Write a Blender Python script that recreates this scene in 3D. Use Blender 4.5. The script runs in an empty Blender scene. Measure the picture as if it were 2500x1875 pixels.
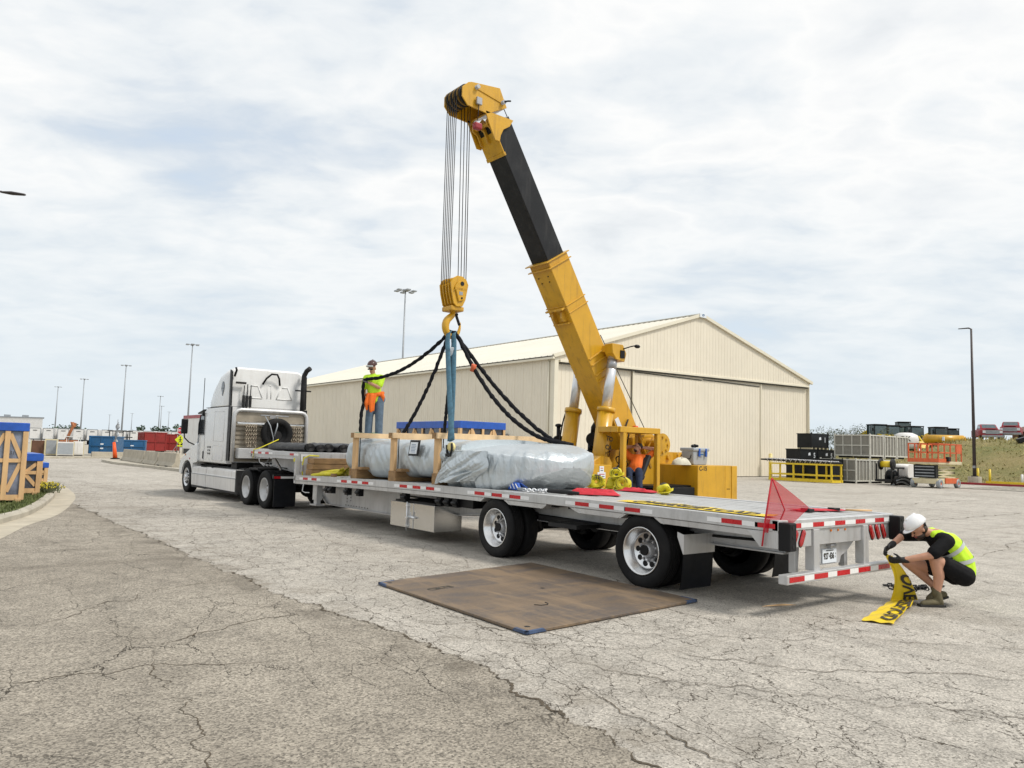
import bpy, math, random
from mathutils import Vector, Matrix, noise
R = math.radians
rnd = random.Random(11)
S = bpy.context.scene
COL = S.collection

# ---------------------------------------------------------------- camera
cd = bpy.data.cameras.new("camera")
cd.sensor_width = 36.0
cd.lens = 36.0 * 1866.27 / 2500.0
cd.clip_start = 0.1
cd.clip_end = 3000.0
cam = bpy.data.objects.new("camera", cd)
COL.objects.link(cam)
_yaw, _pit, _rol = 0.66994, 0.08634, 0.02816
fw = Vector((math.sin(_yaw) * math.cos(_pit), math.cos(_yaw) * math.cos(_pit), math.sin(_pit)))
rt = Vector((math.cos(_yaw), -math.sin(_yaw), 0))
up = rt.cross(fw)
r2 = rt * math.cos(_rol) + up * math.sin(_rol)
u2 = -rt * math.sin(_rol) + up * math.cos(_rol)
cam.matrix_world = Matrix(((r2.x, u2.x, -fw.x, -7.412), (r2.y, u2.y, -fw.y, -4.683),
                           (r2.z, u2.z, -fw.z, 1.6905), (0, 0, 0, 1)))
S.camera = cam


# ---------------------------------------------------------------- node helper
def nd(nt, typ, ins=None, **props):
    n = nt.nodes.new(typ)
    for k, v in props.items():
        setattr(n, k, v)
    for k, v in (ins or {}).items():
        s = n.inputs[k]
        if isinstance(v, bpy.types.NodeSocket):
            nt.links.new(v, s)
        elif isinstance(v, bpy.types.Node):
            nt.links.new(v.outputs[0], s)
        else:
            s.default_value = v
    return n


def mth(nt, op, a, b=0.5, clamp=False):
    n = nd(nt, 'ShaderNodeMath', {0: a, 1: b}, operation=op)
    n.use_clamp = clamp
    return n.outputs[0]


def ramp(nt, fac, stops, interp='LINEAR'):
    n = nd(nt, 'ShaderNodeValToRGB', {0: fac})
    cr = n.color_ramp
    cr.interpolation = interp
    while len(cr.elements) < len(stops):
        cr.elements.new(0.5)
    for e, (p, c) in zip(cr.elements, stops):
        e.position = p
        e.color = (c, c, c, 1) if isinstance(c, (int, float)) else (*c, 1)
    return n.outputs[0]


def mix(nt, fac, a, b, blend='MIX'):
    n = nd(nt, 'ShaderNodeMix', {}, data_type='RGBA', blend_type=blend)
    for idx, v in ((0, fac), (6, a), (7, b)):
        s = n.inputs[idx]
        if isinstance(v, bpy.types.NodeSocket):
            nt.links.new(v, s)
        elif isinstance(v, (int, float)):
            s.default_value = v if idx == 0 else (v, v, v, 1)
        else:
            s.default_value = (*v, 1)
    return n.outputs[2]


def noi(nt, vec, scale, detail=3.0, rough=0.55):
    return nd(nt, 'ShaderNodeTexNoise', {'Vector': vec, 'Scale': scale, 'Detail': detail, 'Roughness': rough}).outputs[0]


# ---------------------------------------------------------------- world: Nishita sky under a broken cloud layer
SUN_EL, SUN_AZ = R(52), R(148)      # azimuth measured from +Y towards +X
W = bpy.data.worlds.new("World")
S.world = W
W.use_nodes = True
nt = W.node_tree
nt.nodes.clear()
sky = nd(nt, 'ShaderNodeTexSky', {}, sky_type='NISHITA', sun_disc=False, sun_elevation=SUN_EL, sun_rotation=SUN_AZ,
         air_density=1.0, dust_density=1.5, ozone_density=1.0)
tc = nd(nt, 'ShaderNodeTexCoord')
sp = nd(nt, 'ShaderNodeSeparateXYZ', {0: tc.outputs['Generated']})
zz = mth(nt, 'MAXIMUM', sp.outputs[2], 0.0)
den = mth(nt, 'ADD', zz, 0.16)
cv = nd(nt, 'ShaderNodeCombineXYZ', {0: mth(nt, 'DIVIDE', sp.outputs[0], den), 1: mth(nt, 'DIVIDE', sp.outputs[1], den), 2: 0.0}).outputs[0]
rotv = nd(nt, 'ShaderNodeVectorRotate', {'Vector': cv, 'Angle': R(38)}, rotation_type='Z_AXIS').outputs[0]
strv = nd(nt, 'ShaderNodeMapping', {'Vector': rotv, 'Scale': (0.85, 1.15, 1.0)}).outputs[0]
warp = nd(nt, 'ShaderNodeTexNoise', {'Vector': strv, 'Scale': 2.0, 'Detail': 4.0})
wv = nd(nt, 'ShaderNodeVectorMath', {0: strv, 1: nd(nt, 'ShaderNodeVectorMath', {0: warp.outputs[1], 3: 0.28}, operation='SCALE').outputs[0]}, operation='ADD').outputs[0]
n1 = noi(nt, wv, 2.1, 6.0, 0.5)
n2 = noi(nt, wv, 6.5, 5.0, 0.55)
n3 = noi(nt, strv, 0.55, 3.0, 0.5)
cover = mth(nt, 'ADD', mth(nt, 'MULTIPLY', n1, 0.42), mth(nt, 'ADD', mth(nt, 'MULTIPLY', n2, 0.20), mth(nt, 'MULTIPLY', n3, 0.50)))
cov = ramp(nt, cover, [(0.40, 0.45), (0.47, 0.80), (0.53, 1.0)])
shade = ramp(nt, cover, [(0.46, (7.5, 8.15, 8.8)), (0.54, (9.2, 9.6, 9.9)), (0.60, (10.6, 10.65, 10.6)), (0.66, (9.5, 9.75, 9.95)), (0.74, (7.9, 8.3, 8.7))])
blue = mix(nt, 0.65, nd(nt, 'ShaderNodeVectorMath', {0: sky.outputs[0], 3: 1.5}, operation='SCALE').outputs[0], (7.2, 8.9, 11.0))
skyc = mix(nt, cov, blue, shade)
hz = ramp(nt, sp.outputs[2], [(0.0, 1.0), (0.06, 0.85), (0.16, 0.45), (0.34, 0.0)])
skyc = mix(nt, hz, skyc, (8.1, 9.0, 9.6))
bg = nd(nt, 'ShaderNodeBackground', {'Color': skyc, 'Strength': 0.05})
nt.links.new(bg.outputs[0], nd(nt, 'ShaderNodeOutputWorld').inputs[0])

# ---------------------------------------------------------------- sun (veiled by cloud) and exposure
sl = bpy.data.lights.new("sun", 'SUN')
sl.energy = 1.5
sl.angle = R(12)
sl.color = (1.0, 0.95, 0.87)
sun = bpy.data.objects.new("sun", sl)
COL.objects.link(sun)
sd = Vector((math.sin(SUN_AZ) * math.cos(SUN_EL), math.cos(SUN_AZ) * math.cos(SUN_EL), math.sin(SUN_EL)))
sun.rotation_euler = sd.to_track_quat('Z', 'Y').to_euler()
sun.location = sd * 60
S.view_settings.view_transform = 'Standard'
S.view_settings.look = 'None'
S.view_settings.exposure = 0.9
S.view_settings.gamma = 1.0
S.view_settings.use_curve_mapping = False


# ---------------------------------------------------------------- mesh builder
def vec(p):
    return p if isinstance(p, Vector) else Vector(p)


def frame(d):
    d = vec(d).normalized()
    a = Vector((0, 0, 1)) if abs(d.z) < 0.9 else Vector((1, 0, 0))
    x = a.cross(d).normalized()
    return x, d.cross(x).normalized(), d


class MB:
    def __init__(s):
        s.v, s.f, s.sm = [], [], []

    def add(s, V, F, smooth=False):
        n = len(s.v)
        s.v += [tuple(p) for p in V]
        s.f += [tuple(i + n for i in f) for f in F]
        s.sm += [smooth] * len(F)
        return s

    def box(s, a, b):
        (x0, y0, z0), (x1, y1, z1) = a, b
        V = [(x0, y0, z0), (x1, y0, z0), (x1, y1, z0), (x0, y1, z0), (x0, y0, z1), (x1, y0, z1), (x1, y1, z1), (x0, y1, z1)]
        return s.add(V, [(0, 3, 2, 1), (4, 5, 6, 7), (0, 1, 5, 4), (1, 2, 6, 5), (2, 3, 7, 6), (3, 0, 4, 7)])

    def bar(s, p, q, w, h, upv=(0, 0, 1)):
        p, q = vec(p), vec(q)
        d = (q - p).normalized()
        x = d.cross(vec(upv))
        if x.length < 1e-4:
            x = d.cross(Vector((1, 0, 0)))
        x.normalize()
        z = x.cross(d)
        V = []
        for o in (p, q):
            for a, b in ((-1, -1), (1, -1), (1, 1), (-1, 1)):
                V.append(o + x * (a * w / 2) + z * (b * h / 2))
        return s.add(V, [(0, 1, 2, 3), (7, 6, 5, 4), (0, 4, 5, 1), (1, 5, 6, 2), (2, 6, 7, 3), (3, 7, 4, 0)])

    def cyl(s, p, q, r, r2=None, n=14, smooth=True):
        r2 = r if r2 is None else r2
        p, q = vec(p), vec(q)
        x, y, d = frame(q - p)
        V = []
        for o, rr in ((p, r), (q, r2)):
            for i in range(n):
                a = 2 * math.pi * i / n
                V.append(o + x * (rr * math.cos(a)) + y * (rr * math.sin(a)))
        s.add(V, [(i, (i + 1) % n, n + (i + 1) % n, n + i) for i in range(n)], smooth)
        k = len(s.v) - 2 * n
        s.f += [tuple(k + i for i in range(n - 1, -1, -1)), tuple(k + n + i for i in range(n))]
        s.sm += [False, False]
        return s

    def tube(s, pts, r, n=8, smooth=True, flat=None):
        pts = [vec(p) for p in pts]
        m = len(pts)
        rf = (lambda i: r[i]) if isinstance(r, (list, tuple)) else (lambda i: r)
        x, y, d = frame(pts[1] - pts[0])
        V = []
        for i, p in enumerate(pts):
            t = (pts[min(i + 1, m - 1)] - pts[max(i - 1, 0)]).normalized()
            x = (x - t * x.dot(t)).normalized()
            y = t.cross(x)
            for k in range(n):
                a = 2 * math.pi * k / n
                fx, fy = (1, 1) if flat is None else flat
                V.append(p + x * (rf(i) * fx * math.cos(a)) + y * (rf(i) * fy * math.sin(a)))
        F = [(i * n + k, i * n + (k + 1) % n, (i + 1) * n + (k + 1) % n, (i + 1) * n + k) for i in range(m - 1) for k in range(n)]
        s.add(V, F, smooth)
        b = len(s.v) - m * n
        s.f += [tuple(b + k for k in range(n - 1, -1, -1)), tuple(b + (m - 1) * n + k for k in range(n))]
        s.sm += [False, False]
        return s

    def lathe(s, prof, o, axis, n=32, smooth=True, closed=False, caps=True):
        o = vec(o)
        x, y, d = frame(axis)
        m = len(prof)
        V = []
        for r, h in prof:
            for i in range(n):
                a = 2 * math.pi * i / n
                V.append(o + d * h + x * (r * math.cos(a)) + y * (r * math.sin(a)))
        F = [(j * n + i, j * n + (i + 1) % n, ((j + 1) % m) * n + (i + 1) % n, ((j + 1) % m) * n + i)
             for j in range(m if closed else m - 1) for i in range(n)]
        s.add(V, F, smooth)
        b = len(s.v) - m * n
        if not closed and caps:
            if prof[0][0] > 1e-5:
                s.f.append(tuple(b + i for i in range(n - 1, -1, -1)))
                s.sm.append(False)
            if prof[-1][0] > 1e-5:
                s.f.append(tuple(b + (m - 1) * n + i for i in range(n)))
                s.sm.append(False)
        return s

    def prism(s, poly, v):
        v = vec(v)
        P = [vec(p) for p in poly]
        n = len(P)
        V = P + [p + v for p in P]
        F = [tuple(range(n - 1, -1, -1)), tuple(range(n, 2 * n))] + [(i, (i + 1) % n, n + (i + 1) % n, n + i) for i in range(n)]
        return s.add(V, F)

    def ell(s, c, r, rot=None, nu=16, nv=10, lo=-90, hi=90):
        c = vec(c)
        r = (r, r, r) if isinstance(r, (int, float)) else r
        V = []
        for j in range(nv + 1):
            t = R(lo + (hi - lo) * j / nv)
            for i in range(nu):
                a = 2 * math.pi * i / nu
                p = Vector((r[0] * math.cos(t) * math.cos(a), r[1] * math.cos(t) * math.sin(a), r[2] * math.sin(t)))
                V.append(c + (rot @ p if rot else p))
        F = [(j * nu + i, j * nu + (i + 1) % nu, (j + 1) * nu + (i + 1) % nu, (j + 1) * nu + i) for j in range(nv) for i in range(nu)]
        s.add(V, F, True)
        if lo > -89:
            b = len(s.v) - (nv + 1) * nu
            s.f.append(tuple(b + i for i in range(nu - 1, -1, -1)))
            s.sm.append(False)
        return s

    def cap(s, p, q, r, r2=None, n=12):
        """tapered limb with round ends, closed"""
        r2 = r if r2 is None else r2
        p, q = vec(p), vec(q)
        x, y, d = frame(q - p)
        prof = [(p, -r * math.sin(R(a)), r * math.cos(R(a))) for a in (85, 60, 30, 0)] + [(q, r2 * math.sin(R(a)), r2 * math.cos(R(a))) for a in (0, 30, 60, 85)]
        V = []
        for o, h, rr in prof:
            for i in range(n):
                a = 2 * math.pi * i / n
                V.append(o + d * h + x * (rr * math.cos(a)) + y * (rr * math.sin(a)))
        m = len(prof)
        F = [(j * n + i, j * n + (i + 1) % n, (j + 1) * n + (i + 1) % n, (j + 1) * n + i) for j in range(m - 1) for i in range(n)]
        F += [tuple(range(n - 1, -1, -1)), tuple((m - 1) * n + i for i in range(n))]
        return s.add(V, F, True)

    def limb(s, pts, rs):
        for i in range(len(pts) - 1):
            s.cap(pts[i], pts[i + 1], rs[i], rs[i + 1])
        return s

    def grid(s, fn, nu, nv, smooth=True, closeu=False):
        V = [fn(i / nu, j / nv) for j in range(nv + 1) for i in range(nu + (0 if closeu else 1))]
        k = nu if closeu else nu + 1
        F = [(j * k + i, j * k + (i + 1) % k, (j + 1) * k + (i + 1) % k, (j + 1) * k + i) for j in range(nv) for i in range(nu)]
        return s.add(V, F, smooth)

    def loft(s, secs, smooth=True, caps=True):
        n = len(secs[0])
        V = [p for sec in secs for p in sec]
        F = [(j * n + i, j * n + (i + 1) % n, (j + 1) * n + (i + 1) % n, (j + 1) * n + i) for j in range(len(secs) - 1) for i in range(n)]
        s.add(V, F, smooth)
        if caps:
            b = len(s.v) - len(V)
            s.f += [tuple(b + i for i in range(n - 1, -1, -1)), tuple(b + len(V) - n + i for i in range(n))]
            s.sm += [False, False]
        return s

    def shift(s, d):
        d = vec(d)
        s.v = [tuple(vec(p) + d) for p in s.v]
        return s

    def xf(s, M):
        s.v = [tuple(M @ vec(p)) for p in s.v]
        return s

    def mapv(s, fn):
        s.v = [tuple(fn(p)) for p in s.v]
        return s


ORG = {}


def tag(o, label=None, cat=None, group=None, kind=None):
    for k, v in (('label', label), ('category', cat), ('group', group), ('kind', kind)):
        if v:
            o[k] = v
    return o


def thing(name, label, cat, loc=(0, 0, 0), rotz=0.0, group=None, local=False):
    """an Empty at the thing's base; parts are given in scene coordinates unless local=True"""
    o = bpy.data.objects.new(name, None)
    o.empty_display_size = 0.2
    COL.objects.link(o)
    o.location = loc
    o.rotation_euler = (0, 0, rotz)
    ORG[o.name] = Vector((0, 0, 0)) if local else vec(loc)
    return tag(o, label, cat, group)


def mesh(name, mb, m, org=None, norm=True):
    me = bpy.data.meshes.new(name)
    V = mb.v if org is None else [(p[0] - org.x, p[1] - org.y, p[2] - org.z) for p in mb.v]
    me.from_pydata(V, [], mb.f)
    me.polygons.foreach_set('use_smooth', mb.sm)
    me.materials.append(MT(m) if isinstance(m, str) else m)
    if norm and len(mb.f) < 60000:
        import bmesh
        bm = bmesh.new()
        bm.from_mesh(me)
        bmesh.ops.recalc_face_normals(bm, faces=bm.faces)
        bm.to_mesh(me)
        bm.free()
    me.update()
    return me


def part(name, mb, m, parent=None, label=None, bev=0.0, kind=None, loc=None, rem=0.0, sub=0, smooth_it=6):
    org = ORG.get(parent.name) if parent else None
    o = bpy.data.objects.new(name, mesh(name, mb, m, org))
    COL.objects.link(o)
    if parent:
        o.parent = parent
        ORG[o.name] = org
    if label:
        o['label'] = label
    if kind:
        o['kind'] = kind
    if loc:
        o.location = loc
    if rem:
        md = o.modifiers.new('r', 'REMESH')
        md.mode = 'VOXEL'
        md.voxel_size = rem
        md.use_smooth_shade = True
        md = o.modifiers.new('s', 'SMOOTH')
        md.factor = 0.5
        md.iterations = smooth_it
    if bev:
        md = o.modifiers.new('b', 'BEVEL')
        md.width = bev
        md.segments = 2 if bev > 0.012 else 1
        md.limit_method = 'ANGLE'
        md.angle_limit = R(40)
    return o


def solo(name, mb, m, label, cat, group=None, loc=None, bev=0.0, kind=None, rem=0.0):
    """a thing that is one mesh; origin at loc"""
    o = bpy.data.objects.new(name, mesh(name, mb, m, vec(loc) if loc else None))
    COL.objects.link(o)
    if loc:
        o.location = loc
    if bev:
        md = o.modifiers.new('b', 'BEVEL')
        md.width = bev
        md.limit_method = 'ANGLE'
        md.angle_limit = R(40)
    if rem:
        md = o.modifiers.new('r', 'REMESH')
        md.mode = 'VOXEL'
        md.voxel_size = rem
        md.use_smooth_shade = True
    ORG[o.name] = vec(loc) if loc else Vector()
    return tag(o, label, cat, group, kind)


def kids(o):
    return [c for c in COL.objects if c.parent == o]


def copy_tree(o, loc, rotz=None, label=None, parent=None):
    def rec(src, par):
        c = src.copy()
        COL.objects.link(c)
        c.parent = par
        if par is not None and src.parent is not None:
            c.matrix_parent_inverse = src.matrix_parent_inverse.copy()
        for ch in src.children:
            rec(ch, c)
        return c
    c = rec(o, parent)
    c.location = loc
    if rotz is not None:
        c.rotation_euler = (0, 0, rotz)
    if label:
        c['label'] = label
    return c


def text_mb(s, size, depth=0.0, align='CENTER', bold=0.0, xs=1.0):
    """built-in font as mesh in the XY plane"""
    cu = bpy.data.curves.new('t', 'FONT')
    cu.body = s
    cu.size = size
    cu.align_x = align
    cu.align_y = 'CENTER'
    cu.extrude = depth
    cu.offset = bold
    cu.resolution_u = 3
    o = bpy.data.objects.new('t', cu)
    COL.objects.link(o)
    bpy.context.view_layer.update()
    dg = bpy.context.evaluated_depsgraph_get()
    me = bpy.data.meshes.new_from_object(o.evaluated_get(dg))
    mb = MB()
    mb.add([(v.co.x * xs, v.co.y, v.co.z) for v in me.vertices], [tuple(p.vertices) for p in me.polygons])
    bpy.data.objects.remove(o)
    bpy.data.curves.remove(cu)
    bpy.data.meshes.remove(me)
    return mb


def text(parent, s, size, loc, right, upv, m, name='lettering', bold=0.0, depth=0.0015, xs=1.0):
    mb = text_mb(s, size, depth, bold=bold, xs=xs)
    r, u = vec(right).normalized(), vec(upv).normalized()
    n = r.cross(u)
    loc = vec(loc)
    mb.mapv(lambda p: loc + r * p[0] + u * p[1] + n * p[2])
    return part(name, mb, m, parent)


# ---------------------------------------------------------------- materials
SPEC = {}
WEAR = {'crane': (0.45, 0.55, (0.16, 0.085, 0.02)), 'white_paint': (0.22, 0.2, (0.40, 0.37, 0.32)), 'white_dull': (0.4, 0.3, (0.34, 0.30, 0.25)), 'alu': (0.35, 0.4, (0.22, 0.20, 0.18)),
        'yellow_paint': (0.4, 0.5, (0.20, 0.12, 0.03)), 'hangar_wall': (0.22, 0.0, (0.52, 0.46, 0.35)), 'hangar_side': (0.22, 0.0, (0.50, 0.44, 0.34)), 'boom_black': (0.35, 0.5, (0.06, 0.058, 0.055)),
        'concrete': (0.5, 0.3, (0.20, 0.17, 0.13)), 'blue_steel': (0.4, 0.3, (0.05, 0.06, 0.07)), 'red_steel': (0.4, 0.3, (0.08, 0.03, 0.02)), 'pine': (0.3, 0.3, (0.30, 0.17, 0.07)), 'orange_paint': (0.4, 0.4, (0.2, 0.1, 0.06))}
_M = {}


def spec(name, col, rough=0.5, metal=0.0, var=0.12, scale=3.0, bump=0.0, bscale=60.0, dirt=0.0, dcol=(0.10, 0.085, 0.065), dscale=1.2, trans=0.0, coat=0.0, alpha=1.0, grain=None, sl=0.5):
    SPEC[name] = (col, rough, metal, var, scale, bump, bscale, dirt, dcol, dscale, trans, coat, alpha, grain, sl)


def MT(name):
    if name in _M:
        return _M[name]
    col, rough, metal, var, scale, bump, bscale, dirt, dcol, dscale, trans, coat, alpha, grain, slv = SPEC[name]
    m = bpy.data.materials.new(name)
    m.use_nodes = True
    nt = m.node_tree
    bs = nt.nodes['Principled BSDF']
    pos = nd(nt, 'ShaderNodeNewGeometry').outputs['Position']
    if grain:
        pos_c = nd(nt, 'ShaderNodeMapping', {'Vector': pos, 'Scale': grain}).outputs[0]
    else:
        pos_c = pos
    f = noi(nt, pos_c, scale, 4.0, 0.6)
    f = ramp(nt, f, [(0.28, 0.0), (0.72, 1.0)])
    a = tuple(min(1, c * (1 - var)) for c in col)
    b = tuple(min(1, c * (1 + var)) for c in col)
    c = mix(nt, f, a, b)
    if dirt > 0:
        dn = noi(nt, pos, dscale, 6.0, 0.65)
        dm = ramp(nt, dn, [(0.62 - 0.22 * dirt, 0.0), (0.80, min(1.0, 0.35 + 0.6 * dirt))])
        c = mix(nt, dm, c, dcol)
    if name in WEAR:
        st, ch, wc = WEAR[name]
        sn = noi(nt, nd(nt, 'ShaderNodeMapping', {'Vector': pos, 'Scale': (5, 5, .45)}).outputs[0], 1.6, 5.0, 0.7)
        c = mix(nt, ramp(nt, sn, [(0.52, 0.0), (0.72, st)]), c, wc)
        cn = noi(nt, pos, 26.0, 5.0, 0.75)
        c = mix(nt, ramp(nt, cn, [(0.64, 0.0), (0.69, ch)]), c, wc)
    nt.links.new(c, bs.inputs['Base Color'])
    rr = noi(nt, pos, scale * 2.3, 3.0)
    rr = mth(nt, 'ADD', mth(nt, 'MULTIPLY', mth(nt, 'SUBTRACT', rr, 0.5), 0.10 if metal > .4 else 0.3), rough, True)
    nt.links.new(rr, bs.inputs['Roughness'])
    bs.inputs['Metallic'].default_value = metal
    bs.inputs['Specular IOR Level'].default_value = slv
    if coat:
        bs.inputs['Coat Weight'].default_value = coat
        bs.inputs['Coat Roughness'].default_value = 0.12
    if trans:
        bs.inputs['Transmission Weight'].default_value = trans
    if alpha < 1:
        bs.inputs['Alpha'].default_value = alpha
    if bump:
        bn = noi(nt, pos_c, bscale, 3.0, 0.6)
        bp = nd(nt, 'ShaderNodeBump', {'Height': bn, 'Strength': min(1.0, bump), 'Distance': 0.02 * bump})
        nt.links.new(bp.outputs[0], bs.inputs['Normal'])
    _M[name] = m
    return m


spec('alu', (0.56, 0.56, 0.56), 0.42, 0.45, 0.12, 2.5, 0.15, 40, 0.25, (0.25, 0.24, 0.22), 2.0)
spec('alu_deck', (0.50, 0.50, 0.49), 0.48, 0.35, 0.22, 5.0, 0.2, 50, 0.5, (0.23, 0.20, 0.18), 2.5, grain=(3, 0.25, 1))
spec('alu_bright', (0.72, 0.72, 0.72), 0.22, 0.9, 0.08, 4.0)
spec('chrome', (0.74, 0.75, 0.77), 0.32, 0.8, 0.03)
spec('steel', (0.40, 0.40, 0.41), 0.4, 0.7, 0.2, 6)
spec('steel_dark', (0.03, 0.03, 0.031), 0.55, 0.4, 0.3, 5, 0, 60, 0.3, (0.10, 0.085, 0.07), sl=0.2)
spec('frame_black', (0.010, 0.010, 0.0105), 0.5, 0.0, 0.3, 4, 0, 60, 0.25, (0.035, 0.03, 0.025), sl=0.2)
spec('black', (0.010, 0.010, 0.011), 0.42, 0.0, 0.2, sl=0.2)
spec('rubber', (0.011, 0.011, 0.0115), 0.72, 0.0, 0.25, 5, 0.25, 90, 0.45, (0.055, 0.05, 0.044), sl=0.2)
spec('flap', (0.009, 0.010, 0.013), 0.55, 0.0, 0.3, 3, 0.1, 30, 0.3, (0.035, 0.033, 0.03), sl=0.2)
spec('red_tape', (0.50, 0.008, 0.014), 0.3, 0.0, 0.12, 8)
spec('white_tape', (0.80, 0.80, 0.80), 0.3, 0.0, 0.06, 8)
spec('lens_red', (0.38, 0.004, 0.006), 0.1, 0.0, 0.35, 60, coat=0.6)
spec('lens_amber', (0.6, 0.17, 0.02), 0.15)
spec('white_paint', (0.76, 0.765, 0.76), 0.28, 0.0, 0.03, 1, 0, 60, 0.15, (0.58, 0.55, 0.50), 0.7, coat=0.3)
spec('white_dull', (0.74, 0.73, 0.71), 0.5, 0.0, 0.05, 2, 0, 60, 0.3, (0.42, 0.38, 0.33), 1.5)
spec('glass_dark', (0.02, 0.024, 0.028), 0.05, 0.0, 0.2, coat=0.5)
spec('crane', (0.60, 0.325, 0.014), 0.36, 0.0, 0.08, 2.5, 0.05, 30, 0.34, (0.34, 0.17, 0.02), 1.1, coat=0.2)
spec('crane_worn', (0.56, 0.30, 0.02), 0.45, 0.0, 0.15, 9, 0.1, 30, 0.6, (0.10, 0.06, 0.03), 7.0)
spec('boom_black', (0.014, 0.0145, 0.016), 0.38, 0.1, 0.25, 1.5, 0, 60, 0.3, (0.05, 0.05, 0.05), sl=0.3)
spec('rope', (0.03, 0.03, 0.032), 0.5, 0.5)
spec('pine', (0.62, 0.40, 0.20), 0.7, 0.0, 0.2, 5, 0.2, 50, 0.15, (0.35, 0.20, 0.09), 3, grain=(1, 1, 0.25))
spec('pine_light', (0.70, 0.50, 0.29), 0.7, 0.0, 0.14, 5, 0.2, 50, grain=(1, 0.4, 0.4))
spec('oak', (0.30, 0.175, 0.075), 0.75, 0.0, 0.35, 7, 0.4, 60, 0.4, (0.09, 0.055, 0.03), 4, grain=(0.5, 1, 2))
spec('sling', (0.007, 0.0075, 0.010), 0.8, 0.0, 0.4, 12, 0.5, 60, sl=0.2)
spec('sling_blue', (0.045, 0.12, 0.17), 0.75, 0.0, 0.3, 10, 0.3, 80)
spec('yellow_strap', (0.60, 0.52, 0.015), 0.6, 0.0, 0.14, 8, 0.2, 120)
spec('banner', (0.74, 0.53, 0.01), 0.5, 0.0, 0.10, 4, 0.2, 20, 0.25, (0.45, 0.33, 0.06), 3)
spec('ink', (0.035, 0.03, 0.02), 0.6, 0.0, 0.3, 5)
spec('red_cloth', (0.52, 0.02, 0.035), 0.7, 0.0, 0.2, 12, 0.3, 200)
spec('blue_plastic', (0.018, 0.09, 0.42), 0.35, 0.0, 0.2, 4, 0.3, 14)
spec('blue_steel', (0.010, 0.095, 0.235), 0.5, 0.0, 0.15, 1, 0, 60, 0.3, (0.05, 0.09, 0.14), .8)
spec('red_steel', (0.26, 0.016, 0.014), 0.55, 0.0, 0.2, 1, 0, 60, 0.4, (0.12, 0.03, 0.02), .8)
spec('concrete', (0.40, 0.36, 0.285), 0.85, 0.0, 0.14, 1.6, 0.3, 25, 0.4, (0.24, 0.21, 0.16), 1.0)
spec('kerb', (0.43, 0.395, 0.325), 0.85, 0.0, 0.15, 2.5, 0.4, 40, 0.4, (0.25, 0.22, 0.17), 1.6)
spec('hangar_wall', (0.74, 0.675, 0.55), 0.5, 0.0, 0.05, 0.4, 0, 60, 0.15, (0.67, 0.595, 0.465), 0.35)
spec('hangar_side', (0.72, 0.66, 0.54), 0.55, 0.0, 0.05, 0.4, 0, 60, 0.15, (0.60, 0.55, 0.43), 0.35)
spec('hangar_roof', (0.62, 0.595, 0.52), 0.55, 0.0, 0.04, 0.3)
spec('hangar_trim', (0.72, 0.67, 0.54), 0.5, 0.0, 0.05, 0.6)
spec('gap_and_shadow', (0.05, 0.048, 0.04), 0.8, 0.0, 0.2)
spec('skin', (0.52, 0.27, 0.175), 0.5, 0.0, 0.10, 14)
spec('hair', (0.03, 0.018, 0.012), 0.6, 0.0, 0.3, 30)
spec('lime', (0.56, 0.86, 0.03), 0.75, 0.0, 0.06, 7, 0.4, 30)
spec('orange_cloth', (0.86, 0.165, 0.012), 0.75, 0.0, 0.08, 7, 0.4, 30)
spec('reflective', (0.50, 0.52, 0.50), 0.4, 0.2, 0.1)
spec('black_cloth', (0.006, 0.006, 0.007), 0.8, 0.0, 0.3, 10, 0.3, 40, sl=0.2)
spec('denim', (0.115, 0.165, 0.225), 0.85, 0.0, 0.3, 7, 0.4, 40)
spec('navy', (0.018, 0.028, 0.065), 0.85, 0.0, 0.3, 7, 0.3, 40)
spec('boot', (0.125, 0.105, 0.055), 0.8, 0.0, 0.25, 12, 0.4, 60)
spec('sole', (0.03, 0.028, 0.025), 0.8)
spec('glove', (0.014, 0.014, 0.015), 0.7, 0.0, 0.4, 20)
spec('glove_grey', (0.09, 0.085, 0.085), 0.75, 0.0, 0.3, 20)
spec('hat_white', (0.80, 0.80, 0.80), 0.22, 0.0, 0.03, coat=0.3)
spec('hat_brown', (0.10, 0.045, 0.04), 0.3, 0.0, 0.5, 18)
spec('grey_plastic', (0.34, 0.37, 0.40), 0.45, 0.0, 0.08, 4)
spec('machine_black', (0.016, 0.018, 0.02), 0.4, 0.0, 0.25, 3, sl=0.2)
spec('cage_grey', (0.56, 0.55, 0.49), 0.6, 0.0, 0.12, 4)
spec('mesh_panel', (0.23, 0.22, 0.19), 0.6, 0.1, 0.15, 6)
spec('yellow_paint', (0.72, 0.52, 0.02), 0.45, 0.0, 0.12, 3, 0, 60, 0.4, (0.35, 0.22, 0.05), 3)
spec('pale_yellow', (0.74, 0.62, 0.27), 0.5, 0.0, 0.08, 3, 0, 60, 0.3, (0.5, 0.38, 0.15), 4)
spec('orange_paint', (0.60, 0.11, 0.03), 0.5, 0.0, 0.12, 4, 0, 60, 0.3, (0.30, 0.10, 0.05), 3)
spec('cream_paint', (0.62, 0.55, 0.36), 0.5, 0.0, 0.12, 3, 0, 60, 0.5, (0.30, 0.20, 0.10), 3)
spec('red_paint', (0.30, 0.02, 0.03), 0.4, 0.0, 0.15, 2, 0, 60, 0.4, (0.12, 0.04, 0.04), 1.5)
spec('lamp_bronze', (0.05, 0.04, 0.04), 0.5, 0.2, 0.2)
spec('galv', (0.30, 0.32, 0.34), 0.5, 0.3, 0.15)
spec('green_paint', (0.03, 0.22, 0.05), 0.4, 0.0, 0.2)
spec('orange_cone', (0.80, 0.10, 0.01), 0.5, 0.0, 0.1)
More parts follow.
